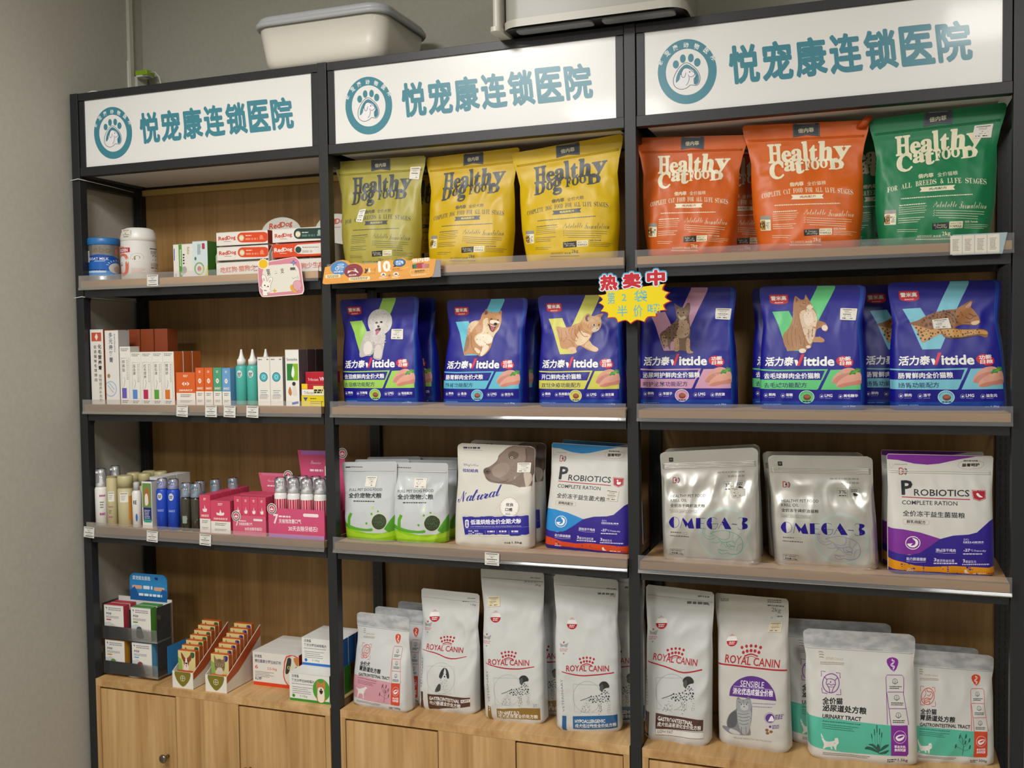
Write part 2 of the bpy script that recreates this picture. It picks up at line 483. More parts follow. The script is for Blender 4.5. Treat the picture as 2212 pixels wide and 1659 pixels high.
def cyl_fn(c, r, z0, z1, a0, a1):
    # s runs over the angle a0..a1 (degrees, -90 faces the front)
    def fn(S, T):
        a = np.radians(a0 + (a1 - a0) * S); n = np.stack([np.cos(a), np.sin(a), 0 * a], 1)
        return np.stack([c[0] + r * n[:, 0], c[1] + r * n[:, 1], z0 + (z1 - z0) * T], 1), n
    return fn
def finish_normals(o, mb):
    """give the laid-on print the normals of the surface it lies on"""
    if not mb.n: return
    me = o.data; n = len(me.loops)
    N = np.zeros(n * 3); me.corner_normals.foreach_get('vector', N); N = N.reshape(-1, 3)
    vi = np.zeros(n, int); me.loops.foreach_get('vertex_index', vi)
    tab = np.zeros((len(me.vertices), 3)); has = np.zeros(len(me.vertices), bool)
    ks = np.array(list(mb.n.keys())); tab[ks] = np.array([mb.n[q] for q in mb.n]); has[ks] = True
    sel = has[vi]; N[sel] = tab[vi[sel]]
    me.normals_split_custom_set(N.tolist())
# ------------------------------------------------------------------ pouches
# base centre x, y, z, turn, bottom left/right x, top left x/z, top right x/z, depth
BAGS = {
'a1': (1.0468, 0.075, 1.7254, 0, -0.1183, 0.1183, -0.1528, 0.3242, 0.1425, 0.3203, 0.11),
'a2': (1.3168, 0.09, 1.7254, 0, -0.1268, 0.1268, -0.133, 0.3168, 0.1511, 0.3242, 0.11),
'a3': (1.6154, 0.085, 1.7254, 0, -0.1307, 0.1307, -0.1704, 0.3086, 0.1458, 0.3352, 0.11),
'a4': (1.9343, 0.085, 1.7254, 0, -0.1107, 0.1107, -0.137, 0.3212, 0.1523, 0.3053, 0.11),
'a5': (2.234, 0.08, 1.7254, 0, -0.1235, 0.1235, -0.1617, 0.3278, 0.1437, 0.3157, 0.11),
'a6': (2.5228, 0.085, 1.7254, 0, -0.1249, 0.1249, -0.1463, 0.3179, 0.1591, 0.3304, 0.11),
'b1': (1.0303, 0.1062, 1.3317, -0.0019, -0.1271, 0.1271, -0.1486, 0.3137, 0.1132, 0.317, 0.085),
'b2': (1.3479, 0.1095, 1.3317, -0.0329, -0.1272, 0.1272, -0.1169, 0.304, 0.1319, 0.3031, 0.085),
'b3': (1.6378, 0.1024, 1.3317, 0.0125, -0.1226, 0.1226, -0.1265, 0.3071, 0.1185, 0.305, 0.085),
'b4': (1.9254, 0.1166, 1.3317, -0.0104, -0.1296, 0.1296, -0.1366, 0.3208, 0.1254, 0.3157, 0.085),
'b5': (2.2433, 0.0884, 1.3317, -0.0575, -0.1309, 0.1309, -0.1308, 0.3133, 0.1261, 0.3081, 0.085),
'b6': (2.557, 0.1034, 1.3317, 0.1094, -0.1328, 0.1328, -0.1373, 0.3119, 0.1175, 0.3118, 0.085),
'c1': (1.0061, 0.0554, 0.9385, -0.045, -0.0852, 0.0852, -0.1017, 0.2248, 0.0853, 0.2323, 0.07),
'c2': (1.1599, 0.0694, 0.9385, 0.1594, -0.0838, 0.0838, -0.1008, 0.2292, 0.0801, 0.2281, 0.07),
'c3': (1.3843, 0.0745, 0.9385, 0.0086, -0.1172, 0.1172, -0.1117, 0.2877, 0.1228, 0.2833, 0.08),
'c4': (1.6545, 0.0972, 0.9385, -0.0774, -0.1282, 0.1282, -0.11, 0.2914, 0.121, 0.2842, 0.08),
'c5': (1.9936, 0.0498, 0.9385, 0.0031, -0.1257, 0.1257, -0.134, 0.2791, 0.1184, 0.2956, 0.07),
'c6': (2.2757, 0.0687, 0.9385, 0.0288, -0.1248, 0.1248, -0.142, 0.2757, 0.1098, 0.2777, 0.07),
'c7': (2.5384, 0.0691, 0.9385, 0.1893, -0.1207, 0.1207, -0.1234, 0.2882, 0.1211, 0.2835, 0.08),
'k1': (1.0261, 0.0681, 0.4414, -0.1306, -0.0994, 0.0994, -0.0929, 0.2706, 0.0944, 0.274, 0.07),
'k2': (1.2212, 0.1136, 0.4414, -0.0237, -0.094, 0.094, -0.0896, 0.3476, 0.0972, 0.3444, 0.08),
'k3': (1.4321, 0.1027, 0.4414, 0.1036, -0.0912, 0.0912, -0.1025, 0.4276, 0.0832, 0.422, 0.09),
'k4': (1.6464, 0.1008, 0.4414, 0.2062, -0.0924, 0.0924, -0.0953, 0.4247, 0.0824, 0.4126, 0.09),
'k5': (1.8949, 0.1, 0.4414, 0.0003, -0.0893, 0.0893, -0.0853, 0.4097, 0.0971, 0.4014, 0.09),
'k6': (2.0953, 0.1211, 0.4414, -0.0854, -0.095, 0.095, -0.1057, 0.3927, 0.0853, 0.3935, 0.09),
'k7': (2.361, 0.1201, 0.4414, 0.1163, -0.1327, 0.1327, -0.1454, 0.323, 0.1262, 0.3208, 0.09),
'k8': (2.5654, 0.172, 0.4414, 0.1597, -0.1064, 0.1064, -0.0957, 0.2764, 0.107, 0.2689, 0.07),
}
class Bag:
    def __init__(s, d, kind, seed, n=6, mm=3, wr=1.0, prof=((0, 0), (1, 0)), top=.86, foot=.0, topr=.012, NS=44, NT=60, belly=1.0, seal=None, back=False, ridge=None):
        s.x, s.y, s.z, s.rz, xb0, xb1, xt0, zt0, xt1, zt1, D = d
        s.NS, s.NT = NS, NT; s.D = D
        rs = np.random.RandomState(seed)
        S, T = np.meshgrid(np.linspace(0, 1, NS + 1), np.linspace(0, 1, NT + 1))
        W0 = xb1 - xb0
        ins = np.interp(T, [p[0] for p in prof], [p[1] for p in prof]) * W0
        # soften the outline
        XL = xb0 + (xt0 - xb0) * T + ins; XR = xb1 + (xt1 - xb1) * T - ins
        H = (zt0 + zt1) / 2
        # rounded top corners
        dt = (1 - T) * H; c = np.where(dt < topr, topr - np.sqrt(np.maximum(topr ** 2 - (topr - dt) ** 2, 0)), 0)
        XL = XL + c; XR = XR - c
        dtb = T * H; c = np.where(dtb < .006, .006 - np.sqrt(np.maximum(.006 ** 2 - (.006 - dtb) ** 2, 0)), 0)
        XL = XL + c; XR = XR - c
        X = XL + (XR - XL) * S
        Z = T * (zt0 + (zt1 - zt0) * S)
        u = np.abs(2 * S - 1)
        G = (1 - u ** n) ** (1 / mm)
        t1 = np.clip((top - T) / (top - .12), 0, 1)
        F = (t1 * t1 * (3 - 2 * t1)) ** .75
        F = np.minimum(F, 1) * belly
        F = F * np.where(T < .05, .86 + .14 * np.sin(np.clip(T / .05, 0, 1) * math.pi / 2), 1)
        Hh = D / 2 * np.maximum(F * G, .012 * (1 - u ** 30) + .0)
        Hh = np.where(u > .999, 0, Hh)
        # wrinkles: long soft folds plus sharp creases
        def nz(fx, fz, k):
            r = 0
            for _ in range(k):
                a = rs.uniform(-1, 1) * fx; b = rs.uniform(-1, 1) * fz
                r = r + np.sin(a * X * 6.283 + b * Z * 6.283 + rs.uniform(0, 6.28)) * rs.uniform(.5, 1)
            return r / math.sqrt(k)
        fold = nz(9, 5, 7); crease = np.abs(nz(14, 9, 6)); cr2 = np.abs(nz(24, 16, 6))
        mask = np.clip(Hh / (D * .12), 0, 1)
        up = np.exp(-((T - top + .12) / .13) ** 2); edge = np.clip((u - .45) / .5, 0, 1); low = np.exp(-(T / .12) ** 2)
        dis = wr * mask * (.0011 * fold + (.0012 + .0030 * up + .0016 * edge + .002 * low) * (.5 - np.minimum(crease, 1)) + .0009 * (.5 - np.minimum(cr2, 1)) * (.4 + up + edge))
        seam = wr * .0006 * nz(16, 4, 4) * (T > top)
        lean = 0
        Y = -Hh - dis * np.clip((1 - u) * 8, 0, 1) + seam
        s.P = np.stack([X, Y, Z], 2)
        # normals on the grid
        gs = np.gradient(s.P, axis=1); gt = np.gradient(s.P, axis=0)
        Nn = np.cross(gs, gt); Nn /= np.maximum(np.linalg.norm(Nn, axis=2, keepdims=True), 1e-9); s.N = Nn
        s.Yb = np.stack([X, Hh + dis * .5 * np.clip((1 - u) * 8, 0, 1) + seam, Z], 2)
    def fn(s, S, T):
        a = np.clip(S, 0, 1) * s.NS; b = np.clip(T, 0, 1) * s.NT
        i = np.minimum(a.astype(int), s.NS - 1); j = np.minimum(b.astype(int), s.NT - 1)
        fa = (a - i)[:, None]; fb = (b - j)[:, None]
        def lerp(Q): return (Q[j, i] * (1 - fa) + Q[j, i + 1] * fa) * (1 - fb) + (Q[j + 1, i] * (1 - fa) + Q[j + 1, i + 1] * fa) * fb
        n = lerp(s.N); n /= np.maximum(np.linalg.norm(n, axis=1, keepdims=True), 1e-9)
        return lerp(s.P), n
    def grid(s, mb, m, Q, flip, t0=0, t1=None, off=0, s0=0, s1=None):
        t1 = s.NT if t1 is None else t1; s1 = s.NS if s1 is None else s1
        w = s1 - s0 + 1
        V = []
        for j in range(t0, t1 + 1):
            for i in range(s0, s1 + 1):
                p = Q[j, i]; V.append((p[0], p[1] + off * (1 if flip else -1), p[2]))
        F = []
        for j in range(t1 - t0):
            for i in range(s1 - s0):
                a = j * w + i; f = (a, a + 1, a + 1 + w, a + w)
                F.append(f[::-1] if flip else f)
        mb.add(V, F, m, True)
    def build(s, name, col, kind, arts, label, cat, group=None, seal=None, zipc=None, sticker=None, side=None, parent=None, bottom=None):
        root = empty(name, (s.x, s.y, s.z), s.rz); tag(root, label, cat, group)
        mb = MB(); s.grid(mb, (col, kind), s.P, False); s.grid(mb, (side or col, kind), s.Yb, True)
        # closed base
        n = s.NS + 1; b = [tuple(s.P[0, i]) for i in range(n)] + [tuple(s.Yb[0, i]) for i in range(n)]
        b = [(p[0], p[1], 0) for p in b]
        mb.add(b, [(i, i + n, i + 1 + n, i + 1) for i in range(n - 1)], (bottom or col, kind))
        for a in arts: lay(mb, a, s.fn, s.NS, s.NT, kind)
        o = mb.build('pouch', root); finish_normals(o, mb)
        if seal:
            sm = MB(); j0 = int(s.NT * seal[0])
            s.grid(sm, seal[1] if not isinstance(seal[1], str) else (seal[1], kind), s.P, False, j0, s.NT, .0006, 0, s.NS); s.grid(sm, (col, kind), s.Yb, True, j0, s.NT, .0006)
            sm.build('seal_strip', root)
        if zipc:
            zm = MB()
            for tz in zipc[0]:
                j = tz * s.NT; pts = []
                for i in range(1, s.NS):
                    p, nn = s.fn(np.array([i / s.NS]), np.array([tz])); q = p[0] + nn[0] * .0003; pts.append(tuple(q))
                zm.tube(pts, .0013, (zipc[1], kind), 5)
            zm.build('zip_closure', root)
        for st in sticker or []:
            sticker_on(root, s.fn, st, s.NS, s.NT)
        return root
def sticker_on(root, fn, st, ns=1, nt=1, seed=3):
    """st: four corners (s, t) of a price sticker, top-left first"""
    mb = MB(); A = Art((0, 0), (100, 0), (100, 84), (0, 84))
    q = st[:4]; tint = st[4] if len(st) > 4 else '#e8e4da'
    A.R(tint, 0, 0, 100, 84, 5)
    A.R('#2e2c2a', 10, 9, 88, 13); A.G('#4a4744', 26, 21, 74, 3, 1, seed=seed); A.G('#6a6764', 30, 30, 68, 2.5, 1, seed=seed + 1)
    A.G('#2e2c2a', 18, 41, 82, 4.5, 1, seed=seed + 2); A.G('#55524f', 24, 54, 70, 3, 1, seed=seed + 3); A.G('#242220', 14, 68, 40, 6, 1, seed=seed + 4); A.G('#242220', 52, 68, 80, 6, 1, seed=seed + 5)
    q = [np.array(p, float) for p in q]
    def f2(S, T):
        V = 1 - T
        P = q[0] * ((1 - S) * (1 - V))[:, None] + q[1] * (S * (1 - V))[:, None] + q[2] * (S * V)[:, None] + q[3] * ((1 - S) * V)[:, None]
        return fn(P[:, 0], P[:, 1])
    lay(mb, A, f2, 6, 5, 'paper', .0013, .00002, lim=False)
    o = mb.build('price_sticker', root); finish_normals(o, mb)
    return o
# ------------------------------------------------------------------ room
ZA, ZB, ZC, ZK = 1.7254, 1.3317, .9385, .4414
BW, PW = .9, .030
def slab(name, a, b, m, parent=None, bevel=0):
    q = MB(); q.box(a, b, m); return q.build(name, parent, bevel=bevel)
struct(slab('wall_back', (-.03, .365, 0), (4.7, .465, 3.0), WALL))
struct(slab('wall_left', (-.13, -5.2, 0), (-.03, .465, 3.0), WALLL))
struct(slab('wall_right', (4.7, -5.2, 0), (4.8, .465, 3.0), WALLL))
struct(slab('wall_front', (-.13, -5.3, 0), (4.8, -5.2, 3.0), WALL))
FLOOR = noisy('beige_floor_tile', '#8f8a80', '#a09a8e', 8, .3, 0, .5)
struct(slab('floor', (-.13, -5.3, -.1), (4.8, .465, 0), FLOOR))
struct(slab('ceiling', (-.13, -5.3, 3.0), (4.8, .465, 3.1), mat('#dcdcd8', 'paper')))
for q in LIGHTS:
    (lx, ly, lz), sx, sy = q[0], q[1], q[2]
    e = empty('ceiling_light', (lx, ly, 3.0)); tag(e, 'flat square ceiling panel light %s' % ('facing the left bay' if ly > -2 else 'facing the right bay' if lx > 2 else 'furthest from the shelves'), 'light', 'ceiling panel lights')
    f = MB(); w = sx / 2 + .02
    for a, b in (((-w, -w, -.03), (w, -w + .02, 0)), ((-w, w - .02, -.03), (w, w, 0)), ((-w, -w + .02, -.03), (-w + .02, w - .02, 0)), ((w - .02, -w + .02, -.03), (w, w - .02, 0))): f.box(a, b, ('#e6e6e6', 'plastic'))
    f.build('frame', e)
    g = MB(); g.box((-w + .02, -w + .02, -.02), (w - .02, w - .02, -.012), ('#f4f4f4', 'plastic')); g.build('diffuser', e)

# ------------------------------------------------------------------ display rack
def post_mesh(mb, x, y, z0, z1, w=PW, d=PW, slots=False):
    mb.box((x - w / 2, y, z0), (x + w / 2, y + d, z1), STEEL)
    if slots:
        z = z0 + .03
        while z < z1 - .05:
            for sx in (-.0065, .0065):
                mb.box((x + sx - .0017, y - .0004, z), (x + sx + .0017, y + .001, z + .013), ('#050506', 'plastic'))
            z += .0195
rack = empty('display_rack', (0, 0, 0))
tag(rack, 'black metal three-bay shop shelving rack with wood back panels and white header signs', 'shelving')
HB, HT = 2.058, 2.3185
for i in range(4):
    p = MB(); post_mesh(p, i * BW, 0, 0, HT + .001); p.build('post', rack, bevel=.0012)
    p = MB(); post_mesh(p, i * BW, .28, 0, HB, .034, .03, True); p.build('rear_post', rack)
    for z in (.05, HB - .03):
        p = MB(); p.box((i * BW - .012, .03, z), (i * BW + .012, .28, z + .03), STEEL); p.build('side_rail', rack)
    for z in (ZA, ZB, ZC):
        p = MB()
        # shelf brackets with a rounded inner corner
        pts = [(.03, z - .02), (.03, z - .075)] + [(.03 + .022 - .022 * math.cos(t), z - .075 + .03 * math.sin(t)) for t in (.3, .7, 1.1, 1.57)] + [(.28, z - .045), (.28, z - .02)]
        if i in (0, 1, 2, 3):
            sx = 1 if i < 3 else -1
            p.prism([(a, b) for a, b in pts], 0, .003, STEEL, fn=lambda a, y, b, X=i * BW, sx=sx: (X + sx * (.0135 - y), a, b))
        p.build('side_bracket', rack)
for i in range(3):
    x0, x1 = i * BW + PW / 2 + .0012, (i + 1) * BW - PW / 2 - .0012
    f = MB(); sL, sR, sB, sT = i * BW + .0376, (i + 1) * BW - .0376, 2.0855, 2.295
    f.box((x0, .002, sT), (x1, .03, HT), STEEL); f.box((x0, .002, HB), (x1, .03, sB), STEEL)
    f.box((x0 + .001, .004, sB), (sL, .03, sT - .0012), STEEL); f.box((sR, .004, sB), (x1 - .001, .03, sT - .0012), STEEL)
    f.box((x0, .03, HT - .006), (x1, .3, HT), STEEL)
    f.box((x0, .29, HB), (x1, .30, HT - .006), STEEL)
    f.build('header_frame', rack, bevel=.0008)
    u = MB(); u.box((x0 + .02, .03, HB + .003), (x1 - .02, .285, HB + .007), ('#cfcdca', 'card')); u.build('header_underside', rack)
    s = MB(); s.box((sL - .004, .0075, sB - .004), (sR + .004, .0105, sT + .004), ('#e9e8e6', 'satin'))
    a = Art((128, 478), (2047, 243), (2050, 815), (147, 982))
    TE, NV = '#3f8596', '#27386b'
    a.E(TE, 388, 716, 172, 198, 56); a.E('#e9e8e6', 388, 718, 124, 141, 48)
    for ch, (cx, cy), an in zip('悦宠康动物医院', [(257, 660), (291, 605), (330, 571), (381, 556), (431, 563), (478, 588), (513, 634)], (-62, -42, -24, -4, 16, 38, 58)):
        t = math.radians(an); dx, dy = math.cos(t) * 15, math.sin(t) * 15; ux, uy = -math.sin(t) * -17, -math.cos(t) * -17
        a.T_('#eef0ee', ch, cx - dx + ux * 1, cy - dy + uy * 1, cx + dx + ux, cy + dy + uy, 35, .02)
    for cx, cy, rx, ry in ((322, 672, 18, 25), (362, 637, 17, 26), (409, 633, 17, 26), (447, 660, 19, 26)): a.E(TE, cx, cy, rx, ry)
    a.P(TE, [(386, 672), (352, 695), (330, 738), (325, 782), (345, 765), (352, 730), (372, 700), (395, 695), (425, 712), (438, 742), (428, 760), (432, 790), (446, 796), (460, 775), (456, 735), (432, 700)], 4)
    a.L(NV, [(386, 662), (345, 688), (314, 745), (312, 790), (330, 815), (362, 824), (395, 812), (412, 798), (448, 800), (464, 775), (462, 735), (436, 695)], 3.5, 4, True)
    a.P('#eceaf0', [(366, 702), (385, 694), (405, 702), (418, 714), (432, 722), (430, 742), (412, 748), (404, 762), (398, 790), (372, 812), (345, 800), (350, 760), (362, 735)], 4)
    a.L(NV, [(352, 735), (366, 702), (386, 694), (406, 703), (420, 716), (432, 722), (431, 738), (414, 748), (405, 745)], 3, 4)
    a.L(NV, [(362, 705), (355, 728), (362, 750), (376, 748), (382, 722)], 3, 4); a.L(NV, [(396, 735), (402, 752), (398, 780), (385, 800)], 3, 4)
    a.E(NV, 404, 718, 4, 4); a.L(NV, [(452, 738), (438, 756), (444, 772), (430, 792)], 3, 4)
    for k, ch in enumerate('悦宠康连锁医院'):
        cx0 = 641 + k * 183.4; cx1 = cx0 + 170; yb = lambda x: 800 - (x - 641) * .1005
        a.T_(TE, ch, cx0, yb(cx0), cx1, yb(cx1), 238 + k * 2, .036, 0, 4)
    lay(s, a, plane_fn((sL, .0075, sB), (sR - sL, 0, 0), (0, 0, sT - sB)), kind='satin', base=.0002)
    s.build('sign_panel', rack)
    # wood back panel and a pale yellowish strip along its top
    b = MB(); b.box((i * BW + .016, .302, ZK), ((i + 1) * BW - .016, .314, HB), W_PANEL); b.build('back_panel', rack)
    b = MB(); b.box((i * BW + .018, .284, 2.033), ((i + 1) * BW - .018, .301, 2.052), ('#b89a5a', 'card')); b.build('top_strip', rack)
# white cable ties round the left post
for z in (atz1 := (2.046, 1.673)):
    t = MB(); t.tube([(-.0205, .24, z - .004), (-.019, -.004, z), (-.014, -.006, z), (.014, -.006, z + .003), (.019, -.002, z + .002), (.0195, .12, z - .001), (.0195, .24, z - .006)], .0013, ('#d8d8d4', 'plastic'), 6)
    tag(t.build('cable_tie'), 'thin white line tied round the leftmost rack post, %s' % ('just under the header' if z > 2 else 'between the upper two shelves'), 'cable tie', None)

def shelf(i, z, lab):
    r = empty('shelf', ((i + .5) * BW, .14, z)); tag(r, lab, 'shelf', 'wooden rack shelves')
    h = BW / 2 - PW / 2 - .003
    b = MB(); b.box((-h, -.152, -.0205), (h, .155, 0), W_BOARD); o = b.build('board', r, bevel=.0006)
    e = MB(); e.box((-h, -.1528, -.0203), (h, -.152, -.0003), W_EDGE); e.build('edge_band', r)
    t = MB(); t.box((-h, -.138, -.052), (h, -.118, -.021), STEEL); t.box((-h, .13, -.052), (h, .15, -.021), STEEL)
    t.box((-h, -.118, -.0245), (h, .13, -.0215), STEEL)
    for x in (-.2, .2): t.box((x - .01, -.118, -.04), (x + .01, .13, -.0245), STEEL)
    t.build('support_tray', r)
    c = MB(); hh = h + .004
    prof = [(-.1545, .0165), (-.1568, .0165), (-.1575, -.0205), (-.1605, -.027), (-.159, -.0295), (-.1545, -.0225)]
    c.prism([(p[0], p[1]) for p in prof], -hh, hh, CLEAR, fn=lambda a, y, b: (y, a, b))
    c.build('price_rail', r)
    return r
B3 = ['left', 'middle', 'right']
for i in range(3):
    for z, nm in ((ZA, 'top'), (ZB, 'second'), (ZC, 'third')):
        shelf(i, z, '%s wooden shelf of the %s bay with clear price rail' % (nm, B3[i]))

# ------------------------------------------------------------------ cabinets
KNOB = mat('#8a8378', 'chrome')
def cabinet(i, lab):
    X0 = i * BW; r = empty('cabinet', (X0 + .45, .15, 0)); tag(r, lab, 'cabinet', 'wooden base cabinets')
    L, Rr = -.45 + PW / 2 + .002, .45 - PW / 2 - .002; f, k = -.152, .148
    m = MB()
    m.box((L, f, ZK - .0245), (Rr, k, ZK), W_TOP); m.build('cabinet_top', r, bevel=.0006)
    m = MB()
    m.box((L, f, .06), (L + .0165, k, ZK - .025), W_CAB); m.box((Rr - .0165, f, .06), (Rr, k, ZK - .025), W_CAB)
    m.box((L + .0165, f + .002, .0), (Rr - .0165, k, .076), W_CAB); m.box((L + .0165, k - .01, .076), (Rr - .0165, k, ZK - .025), W_CAB)
    m.build('carcass', r, bevel=.0006)
    g = .0032
    d1, d2 = X0 + .330 - (X0 + .45), X0 + .564 - (X0 + .45)
    segs = [('door', L + .0165 + g * .6, d1 - g / 2, 1), ('centre_panel', d1 + g / 2 - .001, d2 - g / 2, 0), ('door', d2 + g / 2, Rr - .0165 - g * .6, -1)]
    for nm, a, b, side in segs:
        top = ZK - .025 - (.0058 if side else 0)
        q = MB(); q.box((a, f + (.001 if side else .0005), .08), (b, f + .018, top), W_CAB); d = q.build(nm, r, bevel=.0007)
        if side:
            kx = b - .032 if side > 0 else a + .036
            n = MB(); n.lathe([(.0055, 0), (.0055, .008), (.0045, .014), (.009, .018), (.0135, .023), (.0135, .027), (.010, .0305), (.003, .0315)], (0, 0, 0), KNOB, 24)
            n.v = [(kx + x, f - z, .2225 + y) for x, y, z in n.v]
            n.build('knob', d)
    return r
for i in range(3): cabinet(i, 'light oak base cabinet under the %s bay with two doors and round metal knobs' % B3[i])

# ------------------------------------------------------------------ things on top of the rack and on the wall
def rloop(x0, y0, x1, y1, r, z, n=6): return [(x, y, z) for x, y in rrect(x0, y0, x1, y1, r, n)]
def loft(mb, loops, m, cap0=True, cap1=True, sm=True):
    n = len(loops[0]); V = [p for l in loops for p in l]; F = []
    for i in range(len(loops) - 1):
        for k in range(n):
            k2 = (k + 1) % n; F.append((i * n + k, i * n + k2, (i + 1) * n + k2, (i + 1) * n + k))
    mb.add(V, F, m, sm)
    if cap0: mb.add(loops[0], [tuple(range(n))[::-1]], m)
    if cap1: mb.add(loops[-1], [tuple(range(n))], m)
bn = empty('storage_bin', (.887, .15, HT)); tag(bn, 'white plastic storage bin with grey rim standing on top of the left and middle signs', 'storage bin')
m = MB(); lo = []
for z, g in ((0, .028), (.004, .018), (.012, .010), (.03, .006), (.125, -.006)): lo.append(rloop(-.205 + g, -.145 + g, .205 - g, .145 - g, .05, z))
for z, g in ((.125, .0), (.03, .012), (.006, .026)): lo.append(rloop(-.205 + g, -.145 + g, .205 - g, .145 - g, .045, z))
loft(m, lo, ('#d9d4c8', 'plastic')); m.build('tub', bn)
m = MB(); lo = []
for z, g in ((.124, -.005), (.121, -.013), (.1275, -.0165), (.135, -.0165), (.1365, -.012), (.139, -.0135), (.150, -.008), (.154, -.002), (.1545, .04)): lo.append(rloop(-.205 + g, -.145 + g, .205 - g, .145 - g, .055, z))
loft(m, lo, ('#aeb0b3', 'plastic'), True, True); m.build('lid', bn)
m = MB(); m.tube([(.182, -.141, .104), (.183, -.1425, .114)], .0012, ('#efeeea', 'plastic'), 6); m.build('clip_pin', bn)

ac = empty('plastic_housing', (1.71, .03, HT)); tag(ac, 'grey plastic box with pale end flange overhanging the middle and right signs', 'plastic box')
m = MB(); G1 = '#a5a29b'
prof = [(-.085, .012), (-.092, .02), (-.092, .24), (.16, .24), (.16, .012)]
loft(m, [rloop(-.235, -.11, .245, .16, .05, z, 7) for z in (.004, .02, .024)], ('#b9b6ac', 'plastic'), False, False)
loft(m, [rloop(-.232, -.107, .242, .157, .05, z, 7) for z in (.024, .26)], (G1, 'plastic'), False, True)
m.build('shell', ac)
m = MB(); m.box((-.225, -.09, .006), (.235, .15, .02), ('#141517', 'plastic'))
m.build('dark_recess', ac)
for a, b in ((-.20, .005), (.03, .215)):
    m = MB(); loft(m, [rloop(a, -.085, b, -.045, .012, z) for z in (.0015, .006)], ('#8d8f92', 'plastic')); m.build('light_panel', ac)
m = MB(); loft(m, [rloop(-.262, -.112, -.232, .16, .013, z) for z in (.0, .012)], ('#c9c6b9', 'plastic')); loft(m, [rloop(-.256, -.106, -.234, .15, .010, z) for z in (.012, .03, .26)], ('#c4c1b5', 'plastic'), False, True); m.build('end_flange', ac)
for x in (-.2, .2):
    m = MB(); m.box((x - .02, .02, 0), (x + .02, .12, .006), ('#1a1b1d', 'plastic')); m.build('foot', ac)
m = MB(); m.lathe([(.0135, 0), (.0135, .0006)], (0, 0, 0), ('#ece9df', 'paper'), 24); m.v = [(.118 + x, -.1075 - z, .098 + y) for x, y, z in m.v]
a = Art((0, 0), (10, 0), (10, 10), (0, 10)); a.G('#8d7a55', 2.5, 5, 7.5, .7, 2, seed=4); a.G('#2c2a28', 3, 7.6, 7, .4, 1, seed=5)
lay(m, a, plane_fn((.1045, -.1082, .0845), (.027, 0, 0), (0, 0, .027)), kind='paper'); m.build('round_sticker', ac)

cd = MB(); cd.box((-.03, .287, 2.36), (-.018, .305, 3.0), ('#c9c4b8', 'plastic')); struct(cd.build('trim_1'))
cd = MB(); cd.tube([(-.0, .355, 2.33), (-.0, .355, 2.99)], .0075, ('#9c998f', 'plastic'), 8)
sk = empty('wall_socket', (-.03, .325, 2.44)); tag(sk, 'white power socket box on the left wall above the rack corner', 'socket')
m = MB(); m.box((0, -.043, -.125), (.008, -.018, .06), ('#d6d3c8', 'plastic')); m.box((0, -.018, -.125), (.022, .035, .012), ('#c8c5ba', 'plastic')); m.build('box', sk, bevel=.002)
m = MB()
for y, z in ((-.005, -.02), (.006, -.02)): m.box((.0221, y, z - .006), (.0226, y + .0015, z), ('#222222', 'plastic'))
m.build('socket_slots', sk)
pl = empty('plug_adapter', (-.008, .318, 2.455)); tag(pl, 'green and white plug with a white cord above the left sign', 'plug')
m = MB(); m.box((0, -.022, -.006), (.05, .02, .012), ('#8fb52a', 'plastic')); m.build('green_body', pl, bevel=.003)
m = MB(); m.box((.008, -.026, -.012), (.034, .01, -.0065), ('#e4e2dc', 'plastic')); m.box((.034, -.02, -.012), (.052, .012, -.0065), ('#9a988f', 'plastic')); m.build('white_head', pl, bevel=.001)
m = MB(); m.tube([(.05, -.005, .004), (.075, -.01, .002), (.1, -.02, -.02), (.118, -.03, -.06), (.125, -.035, -.132)], .0022, ('#dedcd6', 'plastic')); m.build('cord', pl)
m = MB(); m.tube([(.028, .02, HT + .0015), (.04, .024, HT + .006), (.052, .027, HT + .0095), (.066, .03, HT + .0085), (.08, .034, HT + .003), (.1, .05, HT + .002)], .0022, ('#d9d5cb', 'plastic'))
tag(m.build('loose_cable'), 'short loop of white cable lying on the left end of the header', 'cable')
